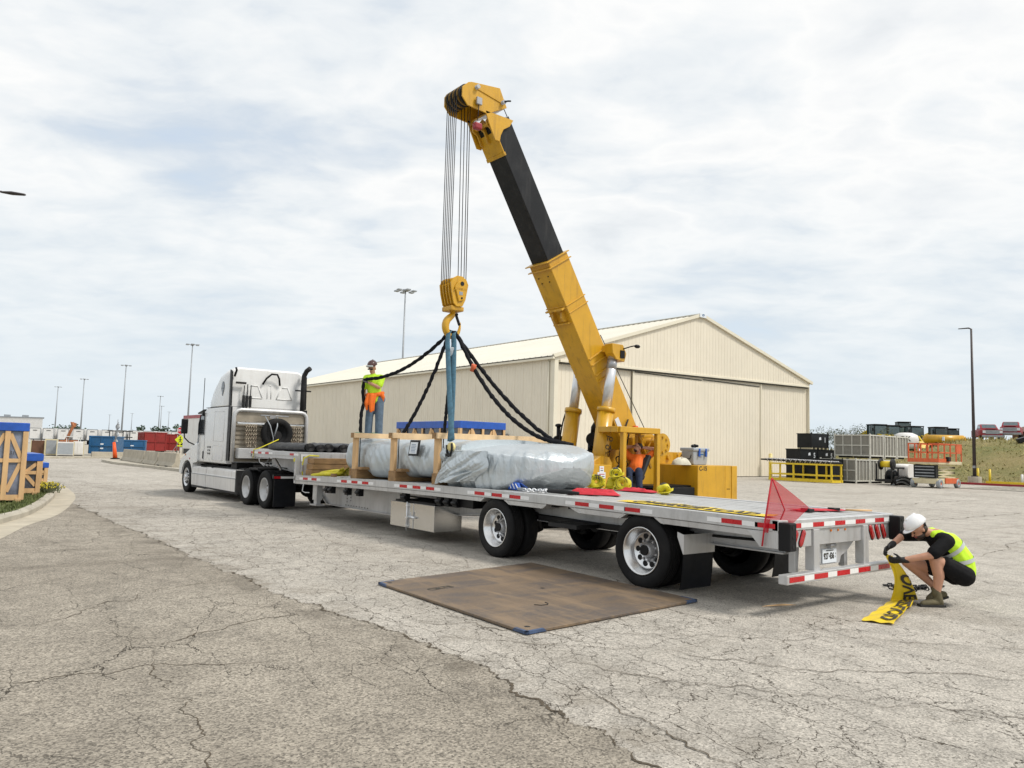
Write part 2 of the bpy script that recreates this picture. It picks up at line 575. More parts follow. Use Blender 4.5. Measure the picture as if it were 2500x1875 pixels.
spec('sign_red', (0.50, 0.01, 0.02), 0.35, 0.0, 0.05)
spec('sign_yellow', (0.66, 0.72, 0.02), 0.35, 0.0, 0.05)
spec('bark', (0.07, 0.055, 0.04), 0.9)
spec('leaf', (0.055, 0.085, 0.032), 0.7, 0.0, 0.5, 0.6)
spec('leaf_far', (0.06, 0.095, 0.06), 0.8, 0.0, 0.4, 0.15)
spec('leaf_bush', (0.085, 0.10, 0.045), 0.7, 0.0, 0.4, 1.5)
spec('flower', (0.62, 0.52, 0.02), 0.6, 0.0, 0.2, 20)
spec('brown_paint', (0.12, 0.055, 0.03), 0.6, 0.0, 0.2)
spec('seat', (0.02, 0.021, 0.024), 0.6)
spec('paper', (0.72, 0.76, 0.80), 0.4, 0.0, 0.04)
spec('green_tag', (0.02, 0.16, 0.07), 0.5)
# ================================================================ GROUND
def crack_layer(nt, pos, scale, width, warp=0.35, wscale=2.2, stretch=(1, 1, 1)):
    p = nd(nt, 'ShaderNodeMapping', {'Vector': pos, 'Scale': stretch}).outputs[0]
    w = nd(nt, 'ShaderNodeTexNoise', {'Vector': p, 'Scale': wscale, 'Detail': 5.0, 'Roughness': 0.65})
    wc = nd(nt, 'ShaderNodeVectorMath', {0: w.outputs[1], 1: (0.5, 0.5, 0.5)}, operation='SUBTRACT').outputs[0]
    wv = nd(nt, 'ShaderNodeVectorMath', {0: p, 1: nd(nt, 'ShaderNodeVectorMath', {0: wc, 3: warp}, operation='SCALE').outputs[0]}, operation='ADD').outputs[0]
    v = nd(nt, 'ShaderNodeTexVoronoi', {'Vector': wv, 'Scale': scale}, feature='DISTANCE_TO_EDGE', voronoi_dimensions='2D')
    ww = mth(nt, 'ADD', mth(nt, 'MULTIPLY', noi(nt, p, 1.7, 4.0), width * 2.0), -width * 0.45)
    return nd(nt, 'ShaderNodeMapRange', {0: v.outputs['Distance'], 1: mth(nt, 'MULTIPLY', ww, 0.35), 2: mth(nt, 'MAXIMUM', ww, 0.0005), 3: 1.0, 4: 0.0}).outputs[0]


def pavement_mat(name, lo, hi, stone, dark, allig, crackc):
    m = bpy.data.materials.new(name)
    m.use_nodes = True
    nt = m.node_tree
    bs = nt.nodes['Principled BSDF']
    pos = nd(nt, 'ShaderNodeNewGeometry').outputs['Position']
    big = ramp(nt, noi(nt, pos, 0.22, 5.0, 0.6), [(0.3, 0.0), (0.7, 1.0)])
    c = mix(nt, big, lo, hi)
    med = ramp(nt, noi(nt, pos, 1.9, 6.0, 0.7), [(0.36, 0.82), (0.5, 1.0), (0.66, 1.10)])
    c = mix(nt, 1.0, c, med, 'MULTIPLY')
    # aggregate: pale stones in a dark binder
    v = nd(nt, 'ShaderNodeTexVoronoi', {'Vector': pos, 'Scale': 78.0, 'Randomness': 1.0}, feature='F1')
    sc = nd(nt, 'ShaderNodeSeparateColor', {0: v.outputs['Color']}).outputs[0]
    agg = ramp(nt, sc, [(0.0, 1 - stone), (0.40, 1.0), (0.8, 1.0 + stone * 0.5), (1.0, 1 + stone)])
    c = mix(nt, 1.0, c, agg, 'MULTIPLY')
    fine = ramp(nt, noi(nt, pos, 58.0, 5.0, 0.8), [(0.30, 0.25), (0.45, 0.95), (0.60, 1.08), (0.74, 1.55)])
    c = mix(nt, 0.85, c, fine, 'MULTIPLY')
    blot = ramp(nt, noi(nt, pos, 4.2, 6.0, 0.75), [(0.36, 0.90), (0.5, 1.0), (0.64, 1.06)])
    c = mix(nt, 0.9, c, blot, 'MULTIPLY')
    # long grey traffic streaks and oil stains along the driving direction
    st = noi(nt, nd(nt, 'ShaderNodeMapping', {'Vector': pos, 'Scale': (0.9, 0.12, 1)}).outputs[0], 0.9, 5.0, 0.6)
    c = mix(nt, ramp(nt, st, [(0.52, 0.0), (0.70, 0.28)]), c, dark)
    st2 = noi(nt, nd(nt, 'ShaderNodeMapping', {'Vector': pos, 'Scale': (0.10, 1.2, 1)}).outputs[0], 0.8, 6.0, 0.65)
    c = mix(nt, ramp(nt, st2, [(0.56, 0.0), (0.66, 0.30)]), c, dark)
    pits = noi(nt, pos, 5.5, 5.0, 0.75)
    reg = ramp(nt, noi(nt, pos, 0.33, 3.0), [(0.45, 0.0), (0.62, 1.0)])
    pm = mth(nt, 'MULTIPLY', ramp(nt, pits, [(0.60, 0.0), (0.70, 0.8)]), reg)
    c = mix(nt, pm, c, dark)
    # cracks: a web of thin lines, cells drawn out along the driving direction, densest beside the seam
    skew = nd(nt, 'ShaderNodeVectorRotate', {'Vector': pos, 'Angle': R(14)}, rotation_type='Z_AXIS').outputs[0]
    k2 = crack_layer(nt, skew, 0.85, 0.0085, 0.75, 1.5, (1.5, 0.55, 1))
    k3 = crack_layer(nt, skew, 2.3, 0.0150, 0.36, 3.4, (1.5, 0.75, 1))
    k4 = crack_layer(nt, pos, 6.0, 0.030, 0.20, 6.0)
    sx = nd(nt, 'ShaderNodeSeparateXYZ', {0: pos})
    near = nd(nt, 'ShaderNodeMapRange', {0: mth(nt, 'ABSOLUTE', mth(nt, 'ADD', sx.outputs[0], 2.9)), 1: 0.4, 2: 4.2, 3: 1.0, 4: 0.0}).outputs[0]
    msk2 = ramp(nt, mth(nt, 'ADD', noi(nt, pos, 0.30, 3.0), mth(nt, 'MULTIPLY', near, allig)), [(0.47, 0.0), (0.58, 1.0)])
    msk3 = ramp(nt, mth(nt, 'ADD', noi(nt, pos, 0.55, 4.0), mth(nt, 'MULTIPLY', near, allig)), [(0.57, 0.0), (0.67, 1.0)])
    msk4 = ramp(nt, mth(nt, 'ADD', noi(nt, pos, 0.8, 4.0), mth(nt, 'MULTIPLY', near, allig)), [(0.66, 0.0), (0.75, 1.0)])
    k = mth(nt, 'MAXIMUM', mth(nt, 'MULTIPLY', k2, msk2), mth(nt, 'MAXIMUM', mth(nt, 'MULTIPLY', k3, msk3), mth(nt, 'MULTIPLY', k4, msk4)))
    # dirt gathered along the seam
    dn = mth(nt, 'MULTIPLY', ramp(nt, noi(nt, pos, 1.6, 6.0, 0.7), [(0.47, 0.0), (0.66, 0.75)]), nd(nt, 'ShaderNodeMapRange', {0: mth(nt, 'ABSOLUTE', mth(nt, 'ADD', sx.outputs[0], 3.85)), 1: 0.05, 2: 0.8, 3: 1.0, 4: 0.0}).outputs[0])
    c = mix(nt, dn, c, dark)
    c = mix(nt, mth(nt, 'MULTIPLY', k, 0.95), c, crackc)
    nt.links.new(c, bs.inputs['Base Color'])
    bs.inputs['Roughness'].default_value = 0.88
    bs.inputs['Specular IOR Level'].default_value = 0.25
    h = mth(nt, 'SUBTRACT', mth(nt, 'ADD', mth(nt, 'MULTIPLY', sc, 0.25), mth(nt, 'MULTIPLY', noi(nt, pos, 38.0, 6.0, 0.8), 0.8)), mth(nt, 'MULTIPLY', k, 2.0))
    bp = nd(nt, 'ShaderNodeBump', {'Height': h, 'Strength': 0.7, 'Distance': 0.014})
    nt.links.new(bp.outputs[0], bs.inputs['Normal'])
    return m


M_PAVE = pavement_mat('pale_pavement', (0.375, 0.345, 0.30), (0.46, 0.427, 0.376), 0.40, (0.215, 0.185, 0.145), 0.235, (0.065, 0.052, 0.036))
M_ASPH = pavement_mat('brown_asphalt', (0.260, 0.230, 0.187), (0.335, 0.30, 0.248), 0.55, (0.115, 0.098, 0.075), 0.10, (0.05, 0.042, 0.03))


def struct(name, mb, m, parent=None, bev=0.0):
    o = part(name, mb, m, parent, bev=bev)
    if parent is None:
        o['kind'] = 'structure'
    return o


def jag(y, a=0.10, s=0.0):
    return a * (noise.noise((y * 1.1, s, 0.3)) + 0.7 * noise.noise((y * 3.7, s + 7, 1.3)) + 0.5 * noise.noise((y * 9.0, s + 3, 2.3)) + 0.35 * noise.noise((y * 24.0, s + 9, 2.3)) + .2 * noise.noise((y * 55.0, s + 4, 6.3)))


def seam_x(y):
    pts = [(-14, -4.6), (-1.8, -4.12), (0.1, -3.76), (1.06, -3.70), (3.28, -3.93), (8.1, -3.93), (12, -3.92), (17.6, -3.84), (18.4, -3.86)]
    for (y0, x0), (y1, x1) in zip(pts, pts[1:]):
        if y <= y1:
            return x0 + (x1 - x0) * (y - y0) / (y1 - y0)
    return pts[-1][1]


mb = MB()
mb.grid(lambda u, v: (-500 + 1500 * u, -200 + 1500 * v, 0), 6, 6, False)
struct('ground', mb, M_PAVE)

# older brown asphalt of the drive, with a broken edge where the pale pavement starts
mb = MB()
NY = 2400
V, F = [], []
for i in range(NY + 1):
    y = -14 + 31.8 * i / NY
    V += [(seam_x(y) + jag(y), y, 0.004), (-60, y, 0.004)]
for i in range(NY):
    F.append((2 * i, 2 * i + 2, 2 * i + 3, 2 * i + 1))
mb.add(V, F)
struct('asphalt_drive', mb, M_ASPH)

# the open seam between the two surfaces: an uneven gutter of dirt
spec('seam_dirt', (0.085, 0.066, 0.043), 0.95, 0.0, 0.5, 9, 0.6, 60)
mb = MB()
V, F = [], []
n = 2600
wmask = []
for i in range(n + 1):
    y = -13.5 + 31.2 * i / n
    w = max(0.0, 0.010 + 0.030 * noise.noise((y * 0.9, 5, 5)) + 0.022 * noise.noise((y * 6.0, 1, 5)) + 0.016 * noise.noise((y * 21.0, 1, 5)))
    w += 0.05 * max(0, 1 - abs(y - 1.6) / 0.7) * max(0, noise.noise((y * 7, 2, 2)) + .3)
    x = seam_x(y) + jag(y)
    V += [(x - w * 0.7, y, 0.008), (x + w * 0.6, y, 0.008)]
    wmask.append(w)
for i in range(n):
    if wmask[i] > 0.004 or wmask[i + 1] > 0.004:
        F.append((2 * i, 2 * i + 1, 2 * i + 3, 2 * i + 2))
mb.add(V, F)
struct('pavement_seam', mb, 'seam_dirt')

# wandering cracks as thin dirt-filled strips (the ones one can follow in the foreground)
mb = MB()


def crack_path(p, q, w, seed, n=150, wob=0.26):
    p, q = Vector(p), Vector(q)
    d = (q - p)
    L = d.length
    nn = Vector((-d.y, d.x)).normalized()
    pts = []
    for i in range(n + 1):
        t = i / n
        e = min(1, 4 * t, 4 * (1 - t))
        o = wob * e * (noise.noise((t * L * 0.8, seed, 0)) + 0.5 * noise.noise((t * L * 2.6, seed, 4)) + 0.32 * noise.noise((t * L * 7, seed, 8)) + 0.16 * noise.noise((t * L * 17, seed, 2)))
        c = p + d * t + nn * o
        ww = 0.62 * w * max(0.12, 0.75 + 0.9 * noise.noise((t * L * 3, seed, 12))) * min(1, 0.3 + 5 * t, 0.3 + 5 * (1 - t))
        pts.append((c, ww))
    V = []
    for c, ww in pts:
        V += [(c.x - nn.x * ww, c.y - nn.y * ww, 0.0065), (c.x + nn.x * ww, c.y + nn.y * ww, 0.0065)]
    mb.add(V, [(2 * i, 2 * i + 1, 2 * i + 3, 2 * i + 2) for i in range(n)])


for a, b, w, s in [((-3.5, 1.2), (1.4, -4.6), .010, 1), ((-3.3, 0.3), (-1.2, -3.2), .008, 2), ((-2.6, 1.0), (2.6, -3.4), .007, 3), ((-3.4, -0.5), (-4.0, -3.4), .010, 6), ((0.4, -.3), (-1.9, -.9), .007, 4),
                   ((-3.8, 8.3), (-9.5, 9.6), .013, 7), ((-3.8, 5.4), (-6.4, 3.4), .008, 8), ((-4.9, 1.2), (-8.5, 2.1), .009, 9),
                   ((-5.7, 2.0), (-6.1, -1.0), .007, 11), ((-3.7, 13.6), (6.5, 27.0), .012, 18),
                   ((-3.6, 20.5), (9.0, 24.0), .014, 19), ((8.0, 1.0), (18.0, 2.6), .014, 20), ((12.0, 9.0), (34.0, 9.8), .035, 22),
                   ((10.0, 5.4), (40.0, 5.0), .03, 23), ((-4.2, 2.7), (-5.6, 2.2), .016, 24), ((-3.4, 1.9), (-2.4, 0.2), .010, 25)]:
    crack_path(a, b, w, s * 13.7)
struct('pavement_cracks', mb, 'seam_dirt')

# ---------------------------------------------------------------- kerbed island on the left
kc = [(-7.6, 8.0), (-6.6, 10.4), (-5.95, 12.6), (-5.23, 14.5), (-4.75, 16.3), (-4.42, 17.8), (-4.02, 19.8), (-3.78, 21.4), (-3.6, 23.2), (-3.42, 25.6), (-3.3, 28.6), (-3.5, 31.0), (-4.4, 33.0), (-6.5, 34.2), (-10, 34.6)]


def smooth_path(P, n=6):
    out = []
    P = [Vector(p) for p in P]
    for i in range(len(P) - 1):
        a, b, c, d = P[max(i - 1, 0)], P[i], P[i + 1], P[min(i + 2, len(P) - 1)]
        for k in range(n):
            t = k / n
            out.append(0.5 * ((2 * b) + (c - a) * t + (2 * a - 5 * b + 4 * c - d) * t * t + (3 * b - a - 3 * c + d) * t ** 3))
    out.append(P[-1])
    return out


kp = smooth_path(kc)


def offs(path, d):
    o = []
    for i, p in enumerate(path):
        t = (path[min(i + 1, len(path) - 1)] - path[max(i - 1, 0)]).normalized()
        o.append(p + Vector((t.y, -t.x)) * d)
    return o


mb = MB()
ko, ki = offs(kp, 0.0), offs(kp, -0.17)
secs = []
for i, (a, b) in enumerate(zip(ko, ki)):
    j = 0.008 * noise.noise((i * 0.7, 3, 1))
    c = a + (b - a) * 0.25
    secs.append([(a.x, a.y, 0.0), (a.x, a.y, 0.10 + j), (c.x, c.y, 0.145 + j), (b.x, b.y, 0.15 + j), (b.x, b.y, 0.0)])
mb.loft(secs, False)
struct('kerb', mb, 'kerb')
mb = MB()
spec('gutter', (0.46, 0.41, 0.32), 0.85, 0.0, 0.16, 2.0, 0.3, 40, 0.45, (0.28, 0.24, 0.18), 1.3)
go = offs(kp, 0.52)
V, F = [], []
for a, b in zip(ko, go):
    V += [(a.x, a.y, 0.009), (b.x, b.y, 0.0075)]
for i in range(len(ko) - 1):
    F.append((2 * i, 2 * i + 1, 2 * i + 3, 2 * i + 2))
mb.add(V, F)
struct('gutter', mb, 'gutter')
mb = MB()
V = [(b.x, b.y, 0.135) for b in ki] + [(-30, 34.6, 0.135), (-30, 8, 0.135)]
mb.add(V, [tuple(range(len(V)))])
spec('turf', (0.085, 0.10, 0.03), 0.9, 0.0, 0.4, 3, 0.5, 30, 0.4, (0.16, 0.12, 0.06), 2)
struct('island_turf', mb, 'turf')


def blades(mb, x, y, z, h, n, sp, wd=0.008):
    for _ in range(n):
        a = rnd.uniform(0, 6.28)
        px, py = x + rnd.gauss(0, sp), y + rnd.gauss(0, sp)
        hh = h * rnd.uniform(0.5, 1.2)
        dx, dy = math.cos(a) * hh * 0.4, math.sin(a) * hh * 0.4
        sx, sy = -math.sin(a) * wd, math.cos(a) * wd
        mb.add([(px - sx, py - sy, z), (px + sx, py + sy, z), (px + dx + sx * .4, py + dy + sy * .4, z + hh * .7), (px + dx * 1.6, py + dy * 1.6, z + hh)], [(0, 1, 2, 3)])


mb = MB()
for i in range(30, len(ki) - 30):
    pass
for i, b in enumerate(ki):
    if 10 < b.y < 29:
        for k in range(26):
            blades(mb, b.x - abs(rnd.gauss(0, 0.35)) - 0.03, b.y + rnd.uniform(-.25, .25), 0.135, 0.085, 3, 0.04)
spec('grass', (0.10, 0.125, 0.035), 0.8, 0.0, 0.5, 4)
o = part('grass', mb, 'grass', None, kind='stuff')
tag(o, 'short green grass along the kerb of the crate island', 'grass')
for k, (x, y, h, lab) in enumerate([(-4.22, 20.3, 0.24, 'low yellow-flowering plant at the kerb beside the crates, nearest the drive'), (-4.0, 21.3, 0.22, 'low yellow-flowering plant behind the nearest one at the kerb'), (-3.85, 22.4, 0.2, 'farthest low yellow-flowering plant at the kerb tip by the crates')]):
    t = thing('flowering_plant', lab, 'plant', (x, y, 0.135), group='flowering plants at the kerb')
    mb = MB()
    blades(mb, x, y, 0.135, h, 150, 0.16, 0.014)
    part('foliage', mb, 'leaf_bush', t)
    mb = MB()
    for _ in range(60):
        px, py = x + rnd.gauss(0, .18), y + rnd.gauss(0, .18)
        pz = 0.135 + h * rnd.uniform(.5, 1.0)
        mb.ell((px, py, pz), (0.022, 0.022, 0.014), nu=6, nv=3)
    part('flowers', mb, 'flower', t, kind='stuff')

# ---------------------------------------------------------------- steel road plate
M_RUST = bpy.data.materials.new('rusty_plate')
M_RUST.use_nodes = True
nt = M_RUST.node_tree
bs = nt.nodes['Principled BSDF']
pos = nd(nt, 'ShaderNodeNewGeometry').outputs['Position']
c = mix(nt, ramp(nt, noi(nt, pos, 1.1, 5, .6), [(.35, 0), (.65, 1)]), (0.135, 0.100, 0.070), (0.20, 0.145, 0.095))
c = mix(nt, ramp(nt, noi(nt, nd(nt, 'ShaderNodeMapping', {'Vector': pos, 'Scale': (0.5, 1.6, 1)}).outputs[0], 1.6, 6, .7), [(.45, 0), (.58, .95)]), c, (0.105, 0.088, 0.077))
c = mix(nt, ramp(nt, noi(nt, nd(nt, 'ShaderNodeMapping', {'Vector': pos, 'Scale': (1.8, 0.35, 1)}).outputs[0], 1.3, 5, .7), [(.50, 0), (.62, .8)]), c, (0.26, 0.185, 0.115))
c = mix(nt, ramp(nt, noi(nt, pos, 30, 5, .7), [(.45, 0), (.75, .35)]), c, (0.30, 0.19, 0.10))
nt.links.new(c, bs.inputs['Base Color'])
bs.inputs['Roughness'].default_value = 0.6
bs.inputs['Metallic'].default_value = 0.15
bp = nd(nt, 'ShaderNodeBump', {'Height': noi(nt, pos, 18, 5, .7), 'Strength': 0.25, 'Distance': 0.01})
nt.links.new(bp.outputs[0], bs.inputs['Normal'])
pl = thing('road_plate', 'large rusty brown steel plate lying flat with blue painted corners', 'steel plate', (-1.38, 2.4, 0))
A, B, C_, D_ = (-2.72, 3.76), (0.06, 4.16), (-0.10, 1.00), (-2.80, 0.82)
mb = MB()
mb.prism([(p[0], p[1], 0.008) for p in (A, B, C_, D_)], (0, 0, 0.028))
part('plate', mb, M_RUST, pl, bev=0.004)
spec('corner_blue', (0.05, 0.085, 0.17), 0.6, 0.0, 0.3, 12, 0, 60, 0.5, (0.12, 0.09, 0.06), 8)
for (p, q, r) in ((D_, A, C_), (C_, D_, B), (A, D_, B)):
    p, q, r = Vector(p), Vector(q), Vector(r)
    e1, e2 = (q - p).normalized(), (r - p).normalized()
    mb = MB()
    z0, z1 = 0.010, 0.0375
    off = -(e1 + e2) * 0.0025
    P = p + off
    for e, L in ((e1, 0.22), (e2, 0.26)):
        o_ = e1 if e is e2 else e2
        mb.prism([(P.x, P.y, z0), (P.x + e.x * L, P.y + e.y * L, z0), (P.x + e.x * (L - .03), P.y + e.y * (L - .03), z1), (P.x, P.y, z1)], (o_.x * 0.035, o_.y * 0.035, 0))
    part('painted_corner', mb, 'corner_blue', pl)
for (x, y) in ((-2.62, 3.66), (-2.66, 0.98), (-1.2, 2.45)):
    mb = MB()
    mb.cyl((x, y, 0.03), (x, y, 0.0372), 0.03, n=12)
    part('lifting_hole', mb, 'black', pl)
mb = MB()
mb.tube([(-1.95, 1.72, .0385), (-1.9, 1.66, .0385), (-1.82, 1.65, .0385), (-1.77, 1.70, .0385), (-1.76, 1.76, .0385)], 0.006, 6)
part('weld_bead', mb, 'steel_dark', pl)
text(pl, 'CRTS', 0.16, (-2.28, 3.05, 0.0372), (1, 0.15, 0), (-0.15, 1, 0), 'ink', bold=0.004)

# small litter on the pavement
for k, (x, y, lx, ly, a, m, lab) in enumerate([(2.75, -2.1, .10, .05, .4, 'sole', 'small dark scrap of rubber on the pavement in the right foreground'),
                                               (4.15, -1.15, .07, .03, 1.2, 'sole', 'dark crushed scrap on the pavement right of the crouching worker'),
                                               (3.05, -1.75, .20, .018, 0.3, 'pine', 'thin splinter of wood on the pavement below the crouching worker'),
                                               (0.55, 0.35, .46, .010, -0.35, 'pine', 'long thin splinter of wood lying behind the trailer bumper')]):
    mb = MB()
    mb.grid(lambda u, v: (x + (u - .5) * lx * math.cos(a) - (v - .5) * ly * math.sin(a), y + (u - .5) * lx * math.sin(a) + (v - .5) * ly * math.cos(a),
                          0.012 + 0.02 * math.sin(u * 3.1) * math.sin(v * 3.1) + 0.006 * noise.noise((u * 4, v * 3, k))), 8, 4)
    mb.grid(lambda u, v: (x + (u - .5) * lx * math.cos(a) - (v - .5) * ly * math.sin(a), y + (u - .5) * lx * math.sin(a) + (v - .5) * ly * math.cos(a), 0.009), 8, 4)
    solo('litter_scrap', mb, m, lab, 'litter', 'scraps on the pavement', (x, y, 0.009))

# ================================================================ HANGAR
XL, XR, YF, YB = 26.7, 58.3, 33.8, 88.0
EL, ER, RX, RZ = 8.22, 8.80, 42.2, 12.98


def roofz(x):
    return EL + (RZ - EL) * (x - XL) / (RX - XL) if x < RX else RZ + (ER - RZ) * (x - RX) / (XR - RX)


def headz(x):
    return 7.84 + (8.36 - 7.84) * (x - XL) / (XR - XL)


hg = thing('hangar', 'large beige ribbed metal hangar with sliding doors and low gable roof', 'building', ((XL + XR) / 2, (YF + YB) / 2, 0))
mb = MB()
mb.prism([(XL, YF + .3, 0), (XR, YF + .3, 0), (XR, YF + .3, ER - .05), (RX, YF + .3, RZ - .05), (XL, YF + .3, EL - .05)], (0, YB - YF - .3, 0))
part('wall', mb, 'hangar_side', hg)


def rib_panel(name, x0, x1, z0, zf, y, m, ribs=2, depth=0.015):
    """front panel with a raised seam rib at its left edge and a shallow one between"""
    mb = MB()
    w = x1 - x0
    prof = [(0, 0), (0.015, -depth), (0.05, -depth), (0.065, 0)]
    if ribs > 1:
        prof += [(w * .5 - .033, 0), (w * .5 - .018, -depth * .9), (w * .5 + .018, -depth * .9), (w * .5 + .033, 0)]
    prof += [(w - .004, 0), (w - .004, 0.04), (0, 0.04)]
    n = len(prof)
    V = [(x0 + a, y + b, z0) for a, b in prof] + [(x0 + a, y + b, zf(x0 + a)) for a, b in prof]
    mb.add(V, [(i, (i + 1) % n, n + (i + 1) % n, n + i) for i in range(n)] + [tuple(range(n)), tuple(range(n, 2 * n))])
    return part(name, mb, m, hg)


PW = 0.79
x = XL
while x < XR - 0.05:                                   # gable above the header
    x1 = min(x + PW, XR)
    if x < RX < x1 - 0.05:
        x1 = RX
    rib_panel('gable_panel', x, x1, headz(x) + .02, lambda q: roofz(q) - 0.12, YF - 0.10, 'hangar_wall')
    x = x1
DL, DR = 34.45, 50.75
for a, b, yy, nm in ((XL, DL, YF + .16, 'side_leaf_panel'), (DL, 42.6, YF + .03, 'door_panel'), (42.6, DR, YF + .06, 'door_panel'), (DR, XR, YF + .16, 'side_leaf_panel')):
    n = round((b - a) / PW)
    for i in range(n):
        q0, q1 = a + (b - a) * i / n, a + (b - a) * (i + 1) / n
        rib_panel(nm, q0, q1, 0.05, lambda q: headz(q) - 0.08, yy, 'hangar_wall')
mb = MB()
mb.prism([(XL + .35, YF - .20, headz(XL) - .10), (XR - .1, YF - .20, headz(XR) - .10), (XR - .1, YF - .20, headz(XR) + .06), (XL + .35, YF - .20, headz(XL) + .06)], (0, .34, 0))
part('door_header', mb, 'hangar_trim', hg, bev=.01)
mb = MB()
mb.prism([(XL + .5, YF - .14, headz(XL) - .19), (XR - .2, YF - .14, headz(XR) - .19), (XR - .2, YF - .14, headz(XR) - .10), (XL + .5, YF - .14, headz(XL) - .10)], (0, .28, 0))
part('door_track', mb, 'gap_and_shadow', hg)
for xx in (DL - .02, DR - .1):
    mb = MB()
    mb.box((xx, YF - .03, .05), (xx + .13, YF + .06, headz(xx) - .22))
    part('door_frame', mb, 'hangar_trim', hg)
mb = MB()
mb.box((DL + .1, YF - .02, headz(DL + 8) - .42), (42.5, YF + .0, headz(DL + 8) - .35))
mb.box((42.7, YF + .01, headz(46.6) - .42), (DR - .2, YF + .03, headz(46.6) - .35))
part('door_top_shadow', mb, 'gap_and_shadow', hg)  # dark strips stand in for the shadow line across the door tops
mb = MB()
mb.box((XL, YF + .10, 0.0), (XR, YF + .2, 0.05))
part('door_sill', mb, 'gap_and_shadow', hg)
# side wall panels facing the truck, with ribs
n = 56
for i in range(n):
    y0, y1 = YF + .32 + (YB - YF - .4) * i / n, YF + .32 + (YB - YF - .4) * (i + 1) / n
    mb = MB()
    w = y1 - y0
    prof = [(0, 0), (.03, -.035), (.09, -.035), (.12, 0), (w * .35, 0), (w * .37, -.02), (w * .41, -.02), (w * .43, 0), (w * .68, 0), (w * .70, -.02), (w * .74, -.02), (w * .76, 0), (w - .004, 0), (w - .004, .04), (0, .04)]
    k = len(prof)
    V = [(XL - .05 + b, y0 + a, 0.05) for a, b in prof] + [(XL - .05 + b, y0 + a, EL - .20) for a, b in prof]
    mb.add(V, [(j, (j + 1) % k, k + (j + 1) % k, k + j) for j in range(k)] + [tuple(range(k)), tuple(range(k, 2 * k))])
    part('side_panel', mb, 'hangar_side', hg)
mb = MB()
mb.box((XR + .002, YF - .1, 0), (XR + .06, YF + .4, ER - .1))
part('corner_trim', mb, 'hangar_trim', hg)
mb = MB()
mb.box((XL - .10, YF - .12, 0), (XL + .25, YF + .31, EL - .22))
part('corner_trim', mb, 'hangar_trim', hg)
# roof: two slopes with standing seams
ov = .35


def roof_slope(xe, ze, side):
    dx, dz = RX - xe, RZ - ze
    L = math.hypot(dx, dz)
    nx, nz = -dz / L * side, abs(dx) / L
    e = Vector((xe - dx / L * ov, 0, ze - dz / L * ov))
    r = Vector((RX, 0, RZ))
    up_ = Vector((-dz * side / L, 0, abs(dx) / L)) if side > 0 else Vector((abs(dz) / L, 0, abs(dx) / L))
    mb = MB()
    ny = int((YB - YF + .5) / 0.61)
    y0 = YF - .28
    st = (YB + .3 - y0) / ny
    prof = []
    for i in range(ny):
        y = y0 + i * st
        prof += [(y, 0), (y + .02, .045), (y + .06, .045), (y + .08, 0)]
    prof += [(YB + .3, 0), (YB + .3, -.12), (y0, -.12)]
    k = len(prof)
    V = [(e.x + up_.x * h, y, e.z + up_.z * h) for y, h in prof] + [(r.x + up_.x * h * 0.2, y, r.z + h) for y, h in prof]
    mb.add(V, [(j, (j + 1) % k, k + (j + 1) % k, k + j) for j in range(k)])
    part('roof', mb, 'hangar_roof', hg)


roof_slope(XL, EL, 1)
roof_slope(XR, ER, -1)
mb = MB()
mb.box((RX - .18, YF - .3, RZ + .02), (RX + .18, YB + .3, RZ + .09))
part('ridge_cap', mb, 'hangar_roof', hg)
for xe, ze in ((XL - .33, EL - .06), (XR + .33, ER - .06)):
    mb = MB()
    mb.bar((xe, YF - .22, ze - .06), (RX, YF - .22, RZ - .02), .16, .24, (0, 0, 1))
    part('rake_trim', mb, 'hangar_trim', hg)
mb = MB()
mb.box((XL - .42, YF - .3, EL - .34), (XL - .24, YB + .2, EL - .18))
part('gutter', mb, 'hangar_trim', hg, bev=.02)
mb = MB()
mb.box((XL - .44, YF - .3, EL - .18), (XL - .26, YB + .2, EL - .15))
part('gutter_lip', mb, 'gap_and_shadow', hg)
mb = MB()
mb.cyl((XL - .16, YF + .42, .1), (XL - .16, YF + .42, EL - .35), .07, n=8)
part('downspout', mb, 'hangar_trim', hg)
mb = MB()
mb.box((RX - .42, YF - .36, RZ - .26), (RX + .42, YF - .31, RZ + .08))
part('ridge_sign', mb, 'paper', hg, bev=.02)
text(hg, 'VP', 0.3, (RX, YF - .362, RZ - .09), (1, 0, 0), (0, 0, 1), 'blue_steel', bold=.01)
for k, (y, z0, s) in enumerate([(38.5, 2.1, .75), (40.2, 1.1, .5)]):
    mb = MB()
    mb.box((XL - .5, y, z0), (XL - .09, y + s, z0 + s))
    for i in range(5):
        mb.box((XL - .52, y + .06, z0 + .08 + i * s * .17), (XL - .5, y + s - .06, z0 + .12 + i * s * .17))
    part('wall_vent', mb, 'galv', hg, bev=.01)
